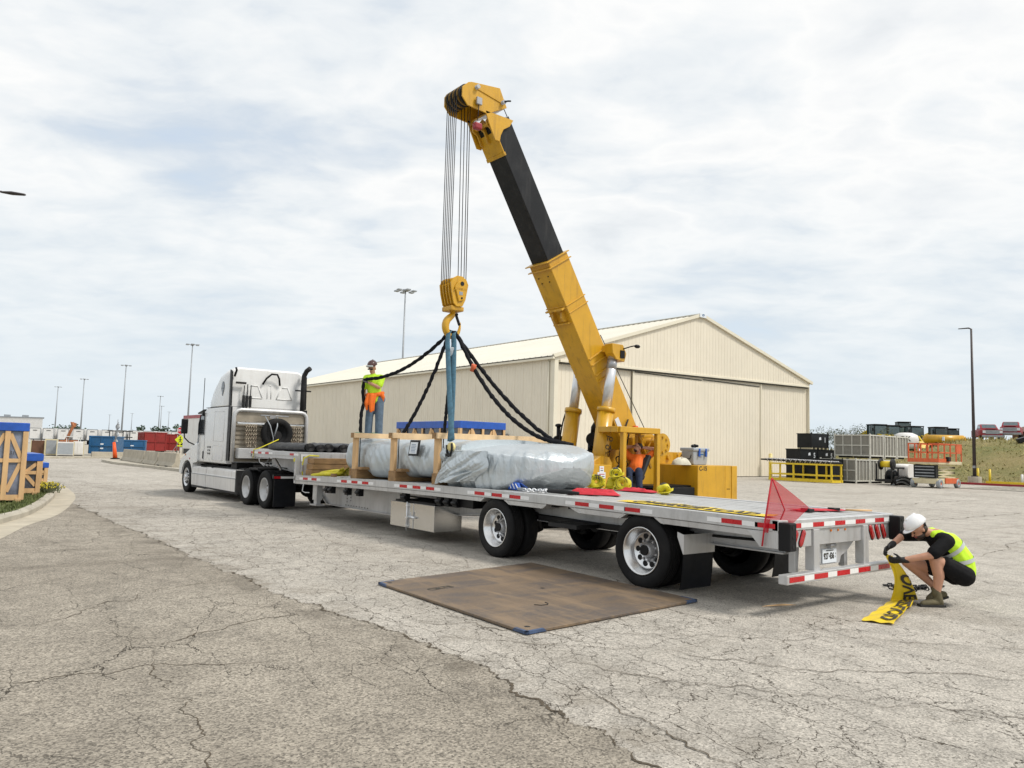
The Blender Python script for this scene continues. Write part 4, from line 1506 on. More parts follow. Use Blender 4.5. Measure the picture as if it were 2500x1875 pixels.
# headache rack with chains, spare tyre
mb = MB()
pth = [(.03, 17.55, 1.12), (.03, 17.55, 2.42), (.05, 17.55, 2.53), (.12, 17.55, 2.61), (.22, 17.55, 2.64), (2.05, 17.55, 2.64), (2.15, 17.55, 2.61), (2.21, 17.55, 2.53), (2.23, 17.55, 2.42), (2.23, 17.55, 1.12)]
mb.tube(pth, .055, 10)
hr = part('headache_rack', mb, 'alu', tk)
mb = MB()
secs = []
zz_ = 1.12
prof = []
for i in range(9):
    z0 = 1.14 + i * .13
    prof += [(z0, 0), (z0 + .07, 0), (z0 + .085, .035), (z0 + .115, .035)]
V = [(.08, 17.60 + d, z) for z, d in prof] + [(2.18, 17.60 + d, z) for z, d in prof]
k = len(prof)
mb.add(V, [(i, i + 1, k + i + 1, k + i) for i in range(k - 1)])
spec('rack_panel', (0.33, 0.29, 0.23), 0.5, 0.4, 0.25, 3, 0.1, 30, 0.4, (0.18, 0.14, 0.10), 2)
part('rack_panel', mb, 'rack_panel', hr)
mb = MB()
mb.box((.09, 17.585, 2.30), (2.17, 17.62, 2.585))
part('rack_top_panel', mb, 'rack_panel', hr)
mb = MB()
mb.cyl((.12, 17.50, 2.24), (2.12, 17.50, 2.24), .045, n=10)
part('chain_bar', mb, 'alu_bright', hr)


def chain(mb, p, q, r=.010, L=.05, sag=0.0):
    p, q = vec(p), vec(q)
    n = max(2, int((q - p).length / (L * .72)))
    for i in range(n):
        t0, t1 = i / n, (i + 1.25) / n
        a, b = p + (q - p) * t0, p + (q - p) * t1
        x, y, d = frame(b - a)
        s_ = x if i % 2 else y
        w_ = L * .32
        mb.tube([a, a + s_ * w_ + d * L * .15, b + s_ * w_ - d * L * .15, b, b - s_ * w_ - d * L * .15, a - s_ * w_ + d * L * .15, a], r, 5)


spec('chain_steel', (0.36, 0.31, 0.24), 0.4, 0.7, 0.4, 20, 0, 60, 0.5, (0.16, 0.04, 0.04), 9)
for xs in ((.36, .43, .50, .57, .64), (1.72, 1.79, 1.86, 1.93, 2.0)):
    for xx in xs:
        mb = MB()
        chain(mb, (xx, 17.46, 2.22), (xx + rnd.uniform(-.02, .02), 17.45, rnd.uniform(1.50, 1.75)), .013, .075)
        o = part('tie_down_chain', mb, 'chain_steel', hr, kind='stuff')
mb = MB()
pr = [(.27, -.09), (.33, -.12), (.40, -.12), (.44, -.10), (.455, -.06), (.455, .06), (.44, .10), (.40, .12), (.33, .12), (.27, .09)]
mb.lathe(pr, (1.24, 17.36, 1.98), (.12, 1, 0), 40, closed=True)
sp_t = part('spare_tyre', mb, 'rubber', hr)
mb = MB()
mb.lathe([(.275, -.06), (.24, .0), (.17, .02), (.16, .05), (.0, .05)], (1.24, 17.36, 1.98), (.12, 1, 0), 28, caps=False)
mb.lathe([(.14, -.02), (.12, -.04), (.11, 0)], (1.24, 17.30, 1.92), (0, -1, 0), 20)
part('spare_rim', mb, 'steel_dark', sp_t)
mb = MB()
mb.cyl((.75, 17.44, 2.50), (1.60, 17.44, 2.50), .022, n=8)
mb.box((1.02, 17.40, 2.42), (1.2, 17.46, 2.52))
part('ratchet_bar', mb, 'steel', hr)
mb = MB()
mb.tube([(.88, 17.40, 2.48), (.97, 17.20, 2.2), (1.07, 17.18, 1.85), (1.08, 17.22, 1.6)], .016, 6)
mb.tube([(1.25, 17.40, 2.46), (1.18, 17.20, 2.2), (1.10, 17.18, 1.9)], .02, 6)
part('bungee', mb, 'galv', hr)
mb = MB()
mb.box((.12, 17.30, 1.24), (1.15, 17.56, 1.53))
mb.box((1.2, 17.30, 1.24), (2.2, 17.56, 1.53))
part('rack_tray', mb, 'alu', hr, bev=.01)
# mirror, antenna, deck steps, mud flaps
mb = MB()
mb.box((-.26, 21.72, 1.93), (-.06, 21.84, 2.42))
mi = part('mirror', mb, 'black', tk, bev=.03)
mb = MB()
mb.tube([(-.16, 21.78, 1.95), (-.14, 21.78, 1.80), (-.02, 21.7, 1.66), (.10, 21.5, 1.58), (.12, 21.4, 1.55)], .022, 8)
part('mirror_arm', mb, 'black', mi)
mb = MB()
mb.cyl((.05, 20.60, 2.55), (.045, 20.60, 3.72), .011, n=6)
mb.box((.03, 20.55, 2.50), (.12, 20.65, 2.62))
part('antenna', mb, 'black', tk)
mb = MB()
mb.prism([(.09, 20.62, 2.66), (.09, 21.25, 2.58), (.09, 21.28, 2.62), (.09, 20.62, 2.72)], (2.4, 0, 0))
part('sun_visor', mb, 'steel_dark', tk)
for x0 in (.05, 1.95):
    mb = MB()
    mb.box((x0, 14.32, .09), (x0 + .58, 14.345, .78))
    part('mud_flap', mb, 'flap', tk)
mb = MB()
mb.box((.02, 14.30, .80), (2.57, 14.40, .90))
rb_ = part('rear_light_bar', mb, 'steel_dark', tk)
mb = MB()
mb.box((.03, 14.285, .805), (.20, 14.30, .86))
mb2 = MB()
mb2.box((.20, 14.285, .805), (.60, 14.30, .86))
part('reflective_tape', mb, 'red_tape', rb_)
part('reflective_tape', mb2, 'white_tape', rb_)
mb = MB()
mb.box((.06, 15.55, .98), (.62, 16.2, 1.02))
part('quarter_fender', mb, 'steel_dark', tk)
dwp = wheel_proto(tk, .495, .25, True, 8, 'alu')
first = True
for ya in (15.02, 16.36):
    for x, fl in ((.055, False), (TW - .055, True)):
        put_wheel(dwp, tk, x, ya, .49, fl, first)
        first = False
for ya in (15.02, 16.36):
    mb = MB()
    for x in (.36, TW - .36 - .24):
        pr = [(.30, .01), (.40, 0), (.48, .01), (.495, .03), (.495, .21), (.48, .23), (.40, .24), (.30, .23)]
        mb.lathe(pr, (x, ya, .49), (1, 0, 0), 32, closed=True)
    mb.cyl((.2, ya, .49), (2.4, ya, .49), .09)
    mb.ell((1.3, ya, .49), (.25, .22, .22))
    part('drive_axle', mb, 'rubber', tk)
swp = wheel_proto(tk, .505, .26, False, 10, 'chrome')
first = True
for x, fl in ((.10, False), (TW - .10, True)):
    put_wheel(swp, tk, x, 22.15, .50, fl, first)
    first = False
# ================================================================ CRANE
cr = thing('industrial_crane', 'yellow industrial hydraulic crane with black inner boom standing across from the trailer', 'crane', (6.6, 8.33, 0))
BD, BN = Vector((-.53, 0, .848)), Vector((.848, 0, .53))
P0 = Vector((3.55, 0, 5.92))
YC = 8.33


def B(s_, h, y):
    p = P0 + BD * s_ + BN * h
    return Vector((p.x, y, p.z))


def bbox(mb, s0, s1, h0, h1, y0, y1):
    V = [B(a, b, c) for c in (y0, y1) for a, b in ((s0, h0), (s1, h0), (s1, h1), (s0, h1))]
    return mb.add(V, [(0, 3, 2, 1), (4, 5, 6, 7), (0, 1, 5, 4), (1, 2, 6, 5), (2, 3, 7, 6), (3, 0, 4, 7)])


mb = MB()
bbox(mb, -4.9, -.02, 0, .65, 8.0, 8.66)
bo = part('boom', mb, 'crane', cr, bev=.012)
for s0, e in ((-.035, .055), (-.185, .05), (-1.12, .028), (-1.30, .028)):
    mb = MB()
    bbox(mb, s0, s0 + .025, -e * (1.6 if s0 > -1 else .4), .65 + e * .6, 8.0 - e, 8.66 + e)
    part('boom_collar', mb, 'crane', bo, bev=.005)
for s0 in (-2.50, -2.66, -2.92, -3.08):
    mb = MB()
    bbox(mb, s0, s0 + .03, .02, .70, 7.965, 8.695)
    part('boom_rib', mb, 'crane', bo, bev=.005)
mb = MB()
for y_ in (8.14, 8.44):
    V = []
    mb.prism([B(-1.18, .01, y_), B(-1.20, -.06, y_), B(-1.33, -.14, y_), B(-1.43, -.11, y_), B(-1.47, .01, y_)], (0, .06, 0))
bbox(mb, -1.16, -1.12, -.14, .005, 8.03, 8.60)
bbox(mb, -1.52, -1.48, -.08, .005, 8.06, 8.58)
part('stow_lug', mb, 'crane_worn', bo, bev=.004)
mb = MB()
for s0, y_ in ((-.35, 8.18), (-.35, 8.5), (-.48, 8.2), (-.48, 8.46)):
    p = B(s0, -.004, y_)
    mb.cyl(p, p - BN * .012, .016, n=8)
part('bolt', mb, 'steel_dark', bo, kind='stuff')
# warning plate on the boom side
p = B(-4.25, .12, 7.993)
mb = MB()
mb.bar(p - BD * .16, p + BD * .16, .13, .006, (0, 1, 0))
wpn = part('warning_sign', mb, 'paper', bo)
# inner boom
mb = MB()
bbox(mb, -.6, 3.18, .055, .60, 8.05, 8.61)
ib = part('inner_boom', mb, 'boom_black', cr, bev=.02)
# head
neck = [(1.70, 8.83), (2.46, 8.83), (2.36, 8.66), (2.20, 8.55), (2.13, 8.40), (2.11, 8.26), (1.98, 8.26), (1.80, 8.60)]
mb = MB()
mb.prism([(a, 7.985, b) for a, b in neck], (0, .03, 0))
mb.prism([(a, 8.645, b) for a, b in neck], (0, .03, 0))
bbox(mb, 2.44, 2.52, .02, .08, 8.015, 8.645)
bbox(mb, 2.52, 2.98, .03, .06, 8.02, 8.64)
nk = part('boom_neck', mb, 'crane', cr, bev=.006)
mb = MB()
for y_ in (8.05, 8.30, 8.55):
    mb.prism([(1.86, y_, 8.78), (1.78, y_, 8.66), (1.80, y_, 8.56), (1.92, y_, 8.50), (2.02, y_, 8.30), (2.14, y_, 8.30), (2.0, y_, 8.74)], (0, .04, 0))
mb.cyl((1.87, 8.02, 8.62), (1.87, 8.62, 8.62), .045, n=12)
part('jib_lug', mb, 'crane_worn', nk, bev=.004)
head = [(1.10, 9.16), (1.25, 9.30), (1.33, 9.33), (2.07, 9.43), (2.27, 9.05), (1.76, 8.77), (1.24, 8.80), (1.10, 8.95)]
for y_ in (7.985, 8.645):
    mb = MB()
    mb.prism([(a, y_, b) for a, b in head], (0, .03, 0))
    part('head_plate', mb, 'crane', nk, bev=.006)
mb = MB()
mb.bar((1.62, YC, 9.37), (2.05, YC, 9.42), .62, .03)
mb.bar((2.06, YC, 9.42), (2.25, YC, 9.06), .62, .03)
mb.bar((2.20, YC, 9.02), (1.78, YC, 8.80), .62, .03)
part('head_cover', mb, 'crane', nk)
mb = MB()
mb.bar((1.45, 7.975, 9.24), (2.10, 7.975, 9.13), .015, .05)
part('head_stiffener', mb, 'crane', nk)
for (a, b, nm) in ((1.45, 9.24, 'sheave_pin'), (2.14, 9.12, 'head_pin')):
    mb = MB()
    mb.cyl((a, 7.90, b), (a, 8.74, b), .045, n=12)
    part(nm, mb, 'steel', nk)
mb = MB()
mb.tube([(2.14, 7.9, 9.12), (2.2, 7.86, 9.14), (2.27, 7.86, 9.16)], .018, 6)
part('pin_handle', mb, 'steel_dark', nk)
SX, SZ, SR = 1.28, 9.07, .215
spec('sheave_gold', (0.20, 0.115, 0.02), 0.5, 0.2, 0.4, 12)
for i in range(8):
    y_ = 8.075 + i * .073
    mb = MB()
    mb.lathe([(.04, -.024), (SR - .02, -.024), (SR, -.02), (SR - .012, -.004), (SR - .012, .004), (SR, .02), (SR - .02, .024), (.04, .024)], (SX, y_, SZ), (0, 1, 0), 28, smooth=False)
    part('sheave', mb, 'sheave_gold' if i % 2 else 'steel_dark', nk)
# hoist ropes: two columns of falls
hk = thing('hook_block', 'yellow multi-sheave crane hook block with a large yellow hook hanging above the load', 'hook block', (1.29, 8.33, 4.9))
pl_ = [(1.07, 5.05), (1.13, 5.16), (1.23, 5.22), (1.36, 5.22), (1.46, 5.16), (1.51, 5.06), (1.45, 4.74), (1.38, 4.60), (1.24, 4.58), (1.16, 4.64), (1.10, 4.86)]
for i, y_ in enumerate((8.12, 8.225, 8.33, 8.435, 8.52)):
    mb = MB()
    k = 1.0 if i in (0, 4) else .97
    mb.prism([(1.29 + (a - 1.29) * k, y_, 4.9 + (b - 4.9) * k) for a, b in pl_], (0, .028, 0))
    part('cheek_plate', mb, 'crane', hk, bev=.006)
for i in range(4):
    mb = MB()
    mb.lathe([(.03, -.02), (.16, -.02), (.15, .0), (.16, .02), (.03, .02)], (1.29, 8.19 + i * .1, 5.02), (0, 1, 0), 20, smooth=False)
    part('sheave', mb, 'crane_worn', hk)
mb = MB()
mb.prism([(1.16, 8.085, 4.98), (1.24, 8.085, 5.1), (1.36, 8.085, 5.1), (1.44, 8.085, 4.95), (1.38, 8.085, 4.72), (1.26, 8.085, 4.68)], (0, .035, 0))
fp = part('face_plate', mb, 'crane', hk, bev=.01)
for a, b, r_ in ((1.33, 5.06, .045), (1.33, 4.76, .022)):
    mb = MB()
    mb.cyl((a, 8.083, b), (a, 8.076, b), r_, n=14)
    part('pin', mb, 'steel_dark', fp)
text(fp, 'JOHNSON', .062, (1.30, 8.083, 4.945), (1, 0, 0), (0, 0, 1), 'crane_worn', bold=.002)
mb = MB()
mb.box((1.26, 8.081, 4.82), (1.35, 8.085, 4.89))
part('rating_plate', mb, 'galv', fp)
mb = MB()
mb.box((1.12, 8.15, 4.50), (1.44, 8.50, 4.60))
part('hook_trunnion', mb, 'crane_worn', hk, bev=.02)
mb = MB()
hp = [(1.28, 8.33, 4.56), (1.28, 8.33, 4.45), (1.23, 8.33, 4.39), (1.15, 8.33, 4.31), (1.115, 8.33, 4.20), (1.14, 8.33, 4.08), (1.22, 8.33, 4.00), (1.33, 8.33, 3.99), (1.42, 8.33, 4.06), (1.465, 8.33, 4.17), (1.47, 8.33, 4.30)]
hp = [Vector((p.x, 8.33, p.y)) for p in smooth_path([(p[0], p[2]) for p in hp], 4)]
rs = [.045 + .032 * math.sin(math.pi * min(1, i / (len(hp) * .72))) if i < len(hp) * .72 else .045 * (1 - (i / len(hp) - .72) * 2.4) for i in range(len(hp))]
mb.tube(hp, rs, 12)
hkm = part('hook', mb, 'crane', hk)
mb = MB()
mb.bar((1.36, 8.33, 4.46), (1.46, 8.33, 4.24), .05, .035)
mb.cyl((1.36, 8.28, 4.45), (1.36, 8.38, 4.45), .03, n=8)
part('safety_latch', mb, 'black', hkm)
ri = 0
for x_, ys in ((1.09, (8.16, 8.23, 8.30, 8.37, 8.44, 8.51)), (1.46, (8.16, 8.24, 8.36, 8.48))):
    for y_ in ys:
        mb = MB()
        mb.cyl((x_ - .01 if x_ < 1.2 else x_ + .02, y_ * .9 + YC * .1, 5.05), (SX - SR + .02 if x_ < 1.2 else SX + SR - .07, y_, 9.05), .0085, n=6)
        part('hoist_rope', mb, 'rope', cr)
mb = MB()
mb.tube([B(-4.2, .80, 8.2), B(-2.4, .72, 8.2), B(2.8, .70, 8.2), Vector((2.2, 8.2, 9.35)), Vector((1.4, 8.2, 9.30))], .010, 6)
mb.tube([B(-.1, .68, 8.28), B(2.9, .68, 8.28)], .008, 6)
part('hoist_rope', mb, 'rope', cr)
mb = MB()
mb.tube([Vector((7.15, 8.15, 2.1)), B(-2.2, .80, 8.15)], .010, 6)
part('hoist_rope', mb, 'rope', cr)
# anti two-block weight and load cell at the head
mb = MB()
mb.box((1.42, 7.90, 8.86), (1.56, 7.96, 9.02))
lc = part('rope_socket', mb, 'steel', nk, bev=.01)
mb = MB()
mb.cyl((1.49, 7.93, 8.86), (1.47, 7.93, 8.52), .008, n=6)
part('chain', mb, 'steel_dark', lc)
mb = MB()
mb.box((1.38, 7.87, 8.32), (1.56, 8.0, 8.46))
part('switch_weight', mb, 'red_paint', lc, bev=.03)
# lift cylinders
for y_ in (7.78, 8.88):
    b0, b1, b2 = Vector((4.98, y_, .95)), Vector((5.20, y_, 2.62)), Vector((5.46, y_, 4.02))
    ax = (b2 - b0).normalized()
    mb = MB()
    mb.cyl(b0, b0 + ax * 1.75, .185, n=20)
    cy = part('lift_cylinder', mb, 'crane', cr)
    mb = MB()
    mb.cyl(b0 + ax * 1.70, b0 + ax * 1.80, .21, n=20)
    part('cylinder_gland', mb, 'crane', cy)
    mb = MB()
    mb.cyl(b0 + ax * 1.78, b2, .115, n=18)
    part('piston_rod', mb, 'chrome', cy)
    mb = MB()
    mb.cyl(b0 + ax * 2.72, b0 + ax * 2.95, .118, n=18)
    part('rod_band', mb, 'steel', cy)
    if y_ < 8:
        o_ = b0 + ax * 1.05 + Vector((.02, -.186, 0))
        for i, s_ in enumerate(('7', 'TO', 'CA')):
            text(cy, s_, .15, o_ + ax * (.22 - .20 * i) + Vector((.03, 0, 0)), (1, 0, -.17), ax, 'ink', bold=.004)
for y_ in (7.62, 8.80):
    mb = MB()
    mb.prism([(5.25, y_, 4.22), (5.62, y_, 4.22), (5.74, y_, 4.02), (5.68, y_, 3.82), (5.40, y_, 3.86), (5.28, y_, 4.0)], (0, .26, 0))
    part('cylinder_bracket', mb, 'crane', cr, bev=.01)
mb = MB()
mb.bar((5.3, YC, 4.12), (5.6, YC, 4.05), 1.3, .16)
part('cylinder_crossbeam', mb, 'crane', cr)
mb = MB()
mb.box((5.52, 7.60, 3.90), (5.66, 7.622, 4.08))
part('bracket_window', mb, 'frame_black', cr)
mb = MB()
mb.tube([(5.62, 7.62, 4.12), (5.75, 7.5, 4.18), (5.82, 7.45, 4.20)], .015, 6)
mb.ell((5.88, 7.42, 4.19), (.09, .05, .045), nu=12, nv=8)
part('work_lamp', mb, 'black', cr)
# mast base and chassis
mb = MB()
for y_ in (7.93, 8.67):
    mb.prism([(6.0, y_, .8), (6.05, y_, 1.9), (6.35, y_, 2.25), (6.85, y_, 2.30), (7.2, y_, 1.9), (7.3, y_, .8)], (0, .06, 0))
part('boom_pedestal', mb, 'crane', cr, bev=.008)
mb = MB()
mb.box((4.0, 7.35, .42), (9.2, 9.30, .86))
ch = part('chassis', mb, 'crane', cr, bev=.02)
mb = MB()
mb.box((7.75, 7.10, .42), (8.835, 9.55, 1.45))
cw = part('counterweight', mb, 'crane', cr, bev=.01)
text(cw, 'C-15', .15, (7.95, 7.097, 1.37), (1, 0, 0), (0, 0, 1), 'ink', bold=.004)
mb = MB()
mb.box((8.85, 7.11, .42), (9.10, 9.54, 1.455))
mb2 = MB()
mb2.box((9.115, 7.10, .42), (9.34, 9.55, 1.45))
part('counterweight_slab', mb, 'crane', cr, bev=.008)
part('counterweight_slab', mb2, 'crane', cr, bev=.008)
mb = MB()
mb.box((8.92, 7.105, .86), (9.05, 7.112, .875))
part('slab_slot', mb, 'black', cw)
mb = MB()
mb.box((6.3, 7.15, .50), (7.70, 7.6, .92))
part('hose_tray', mb, 'frame_black', cr, bev=.02)
mb = MB()
mb.box((5.9, 7.30, .9), (7.74, 9.4, .96))
part('deck_plate', mb, 'frame_black', cr)
for x_, y_ in ((4.55, 7.5), (4.55, 9.15), (8.2, 7.5), (8.2, 9.15)):
    mb = MB()
    mb.lathe([(.18, -.13), (.36, -.14), (.40, -.10), (.40, .10), (.36, .14), (.18, .13)], (x_, y_, .40), (0, 1, 0), 28, closed=True)
    w_ = part('tyre', mb, 'rubber', cr)
    mb = MB()
    mb.lathe([(.18, -.11), (.16, -.04), (.0, -.02)], (x_, y_, .40), (0, 1, 0), 20)
    part('rim', mb, 'crane', w_)
for x0 in (7.98, 9.02):
    mb = MB()
    for dy in (.0, .28):
        mb.prism([(x0 - .42, 8.4 + dy, 1.45), (x0 + .42, 8.4 + dy, 1.45), (x0 + .42, 8.4 + dy, 1.70), (x0 + .36, 8.4 + dy, 1.76), (x0 - .36, 8.4 + dy, 1.76), (x0 - .42, 8.4 + dy, 1.70)], (0, .06, 0))
    lg = part('lifting_bracket', mb, 'crane', cr, bev=.006)
    mb = MB()
    for dx in (-.2, .2):
        mb.cyl((x0 + dx, 8.34, 1.62), (x0 + dx, 8.40, 1.62), .06, n=12)
    part('bracket_pin', mb, 'crane_worn', lg)
# left front box with warning decals, console
mb = MB()
mb.box((4.20, 7.12, .50), (4.78, 7.70, 1.43))
fb = part('front_locker', mb, 'crane', cr, bev=.01)
for z0, z1, m_, x0, x1 in ((1.27, 1.40, 'paper', 4.41, 4.54), (1.14, 1.27, 'paper', 4.35, 4.59), (.98, 1.12, 'yellow_strap', 4.36, 4.60)):
    mb = MB()
    mb.box((x0, 7.112, z0), (x1, 7.119, z1))
    d_ = part('decal', mb, m_, fb)
    for i in range(2):
        mb = MB()
        mb.box((x0 + .03, 7.109, z0 + .03 + .05 * i), (x1 - .03, 7.112, z0 + .045 + .05 * i))
        part('decal_line', mb, 'red_tape' if i and m_ == 'paper' else 'ink', d_)
mb = MB()
mb.prism([(4.55, 7.45, .9), (5.15, 7.45, .9), (5.15, 7.45, 1.46), (5.05, 7.45, 1.60), (4.78, 7.45, 1.62), (4.55, 7.45, 1.50)], (0, .40, 0))
part('console', mb, 'crane', cr, bev=.01)
for i in range(3):
    mb = MB()
    x_ = 5.06 + i * .06
    mb.cyl((x_, 7.62, 1.50), (x_ + .03, 7.60, 1.68 + .02 * (i % 3)), .009, n=6)
    mb.ell((x_ + .03, 7.60, 1.69 + .02 * (i % 3)), .018, nu=8, nv=5)
    part('control_lever', mb, 'black', cr)
mb = MB()
mb.lathe([(.155, -.012), (.17, 0), (.155, .012), (.14, 0)], (5.40, 7.40, 1.50), (.75, 0, .66), 24, closed=True)
mb.cyl((5.40, 7.40, 1.50), (5.1, 7.4, 1.25), .02, n=8)
part('steering_wheel', mb, 'black', cr)
# operator cage
cgx0, cgx1, cgy0, cgy1 = 4.97, 6.31, 7.10, 7.70
cgm = MB()
cgm.box((cgx0, cgy0, 2.19), (cgx1, cgy1, 2.22))
cage = part('cage_roof', cgm, 'crane', cr)
for a, b in (((cgx0, cgy0), (cgx1, cgy0)), ((cgx1, cgy0), (cgx1, cgy1)), ((cgx1, cgy1), (cgx0, cgy1)), ((cgx0, cgy1), (cgx0, cgy0))):
    mb = MB()
    mb.bar((a[0], a[1], 2.22), (b[0], b[1], 2.22), .10, .13)
    part('roof_beam', mb, 'crane', cage, bev=.008)
for x_, y_ in ((cgx0 + .16, cgy0), (cgx1 - .05, cgy0), (cgx0 + .1, cgy1), (cgx1 - .05, cgy1)):
    mb = MB()
    mb.box((x_ - .055, y_ - .045, .70), (x_ + .055, y_ + .065, 2.16))
    part('cage_post', mb, 'crane', cage, bev=.01)
mb = MB()
mb.box((cgx1 - .12, cgy0 - .06, .70), (cgx1 + .03, cgy0 + .06, .92))
for z_ in (.76, .86):
    mb.cyl((cgx1 - .045, cgy0 - .075, z_), (cgx1 - .045, cgy0 + .0, z_), .028, n=10)
part('post_clevis', mb, 'crane_worn', cage, bev=.006)
mb = MB()
mb.box((4.9, 7.12, .80), (6.3, 7.75, .86))
part('cage_floor', mb, 'crane_worn', cr)
mb = MB()
mb.loft([rrect(5.40, 5.86, 1.05, 1.18, 7.18, .05, .03), rrect(5.40, 5.86, 1.05, 1.20, 7.60, .05, .03)], True)
st_ = part('operator_seat', mb, 'seat', cr)
mb = MB()
mb.bar((5.84, 7.39, 1.12), (6.14, 7.39, 1.66), .42, .10, (1, 0, .5))
mb.box((5.5, 7.25, .86), (5.8, 7.5, 1.05))
part('seat_back', mb, 'seat', st_, bev=.03)
# winch behind the cage
mb = MB()
mb.lathe([(.05, -.22), (.27, -.22), (.27, -.19), (.15, -.19), (.15, .19), (.27, .19), (.27, .22), (.05, .22)], (6.72, 7.55, 1.92), (0, 1, 0), 24, smooth=False)
wn = part('winch_drum', mb, 'crane', cr)
for k in range(8):
    a = 2 * math.pi * k / 8
    mb = MB()
    mb.cyl((6.72 + .18 * math.cos(a), 7.30, 1.92 + .18 * math.sin(a)), (6.72 + .18 * math.cos(a), 7.33, 1.92 + .18 * math.sin(a)), .03, n=8)
    part('drum_bolt', mb, 'crane_worn', wn)
mb = MB()
mb.prism([(6.0, 7.86, 1.6), (6.05, 7.86, 2.05), (6.45, 7.86, 2.12), (6.9, 7.86, 1.7), (6.7, 7.86, 1.2), (6.1, 7.86, 1.2)], (0, .05, 0))
mb.bar((6.2, 7.6, 2.1), (6.62, 7.6, 1.35), .05, .06)
mb.bar((6.2, 7.6, 2.1), (6.62, 7.6, 2.12), .05, .06)
mb.bar((6.45, 7.6, 1.75), (6.7, 7.6, 2.1), .05, .05)
part('winch_frame', mb, 'crane', wn, bev=.006)
# engine with air cleaner on the far side
mb = MB()
mb.box((5.1, 9.05, .86), (6.4, 9.75, 1.75))
en = part('engine', mb, 'machine_black', cr, bev=.04)
mb = MB()
mb.cyl((6.04, 9.0, 2.02), (6.42, 9.35, 2.02), .17, n=20)
mb.tube([(6.12, 9.08, 2.15), (6.13, 9.08, 2.32), (6.19, 9.06, 2.42), (6.30, 9.03, 2.47)], .06, 10)
mb.cyl((6.2, 9.2, 1.7), (6.2, 9.2, 1.9), .1, n=10)
part('air_cleaner', mb, 'black', en)
mb = MB()
mb.cyl((5.25, 9.4, 1.7), (5.25, 9.4, 2.3), .05, n=10)
mb.ell((5.25, 9.4, 2.33), (.09, .09, .05), nu=10, nv=6)
mb.cyl((5.18, 9.3, 1.95), (5.32, 9.5, 1.95), .14, n=14)
part('exhaust', mb, 'black', en)
mb = MB()
mb.cyl((6.45, 7.95, 2.3), (6.45, 7.95, 2.36), .06, n=12)
part('beacon', mb, 'orange_cone', cr)
# ---------------------------------------------------------------- things resting on the counterweight
t = thing('cooler', 'light grey hard cooler with blue latches standing on the crane counterweight', 'cooler', (8.25, 7.6, 1.45))
mb = MB()
mb.loft([rrect(7.98, 8.54, 1.45, 1.79, 7.42, .03, .05, 4), rrect(7.98, 8.54, 1.45, 1.79, 7.78, .03, .05, 4)], False)
mb.mapv(lambda p: (8.26 + (p[0] - 8.26) * (1 + .06 * (p[2] - 1.6) / .2), 7.60 + (p[1] - 7.60) * (1 + .06 * (p[2] - 1.6) / .2), p[2]))
part('cooler_body', mb, 'grey_plastic', t, bev=.02)
mb = MB()
mb.box((7.94, 7.38, 1.795), (8.58, 7.82, 1.88))
part('cooler_lid', mb, 'grey_plastic', t, bev=.025)
for x_ in (8.14, 8.40):
    mb = MB()
    mb.box((x_, 7.36, 1.66), (x_ + .05, 7.40, 1.86))
    part('cooler_latch', mb, 'blue_plastic', t, bev=.006)
mb = MB()
mb.tube([(7.93, 7.45, 1.70), (7.88, 7.45, 1.6), (7.88, 7.75, 1.6), (7.93, 7.75, 1.70)], .015, 6)
part('cooler_handle', mb, 'black', t)
mb = MB()
mb.box((8.22, 7.37, 1.70), (8.32, 7.385, 1.73))
part('cooler_badge', mb, 'blue_steel', t)
t = thing('camera_bag', 'small black object sitting on the grey cooler lid', 'bag', (8.2, 7.6, 1.885))
mb = MB()
for k in range(5):
    mb.ell((8.12 + .04 * k, 7.55 + .03 * (k % 2), 1.915 + .012 * (k % 3)), (.05, .05, .035), nu=10, nv=6)
part('bag', mb, 'black', t)
mb = MB()
mb.grid(lambda u, v: (lambda a, t_: (7.55 + (.30 + .03 * noise.noise((a, t_ * 3, 1))) * math.cos(a) * math.cos(t_), 7.45 + .18 * math.sin(a) * math.cos(t_), 1.452 + max(0, math.sin(t_)) * (.17 + .05 * noise.noise((a * 1.5, t_ * 2, 4)))))(u * 6.283, v * 1.57), 28, 10, closeu=True)
spec('canvas', (0.55, 0.52, 0.42), 0.8, 0.0, 0.2, 8, 0.4, 30)
solo('canvas_bag', mb, 'canvas', 'crumpled off-white cloth bag lying on the crane counterweight left of the cooler', 'bag', None, (7.55, 7.45, 1.45))

# hydraulic hoses and decals that break up the plain plates
for k, pts in enumerate(([(4.9, 9.05, 1.2), (4.98, 9.08, 1.8), (5.08, 9.06, 2.4), (5.15, 9.0, 2.7)], [(5.9, 7.9, 1.0), (5.8, 7.86, 1.6), (6.0, 7.9, 2.2), (6.2, 7.97, 2.5)], [(5.95, 7.88, 1.0), (5.92, 7.82, 1.5), (6.12, 7.88, 2.1), (6.3, 7.98, 2.3)])):
    mb = MB()
    mb.tube(smooth_path(pts, 5), .018, 8)
    part('hydraulic_hose', mb, 'black', cr)
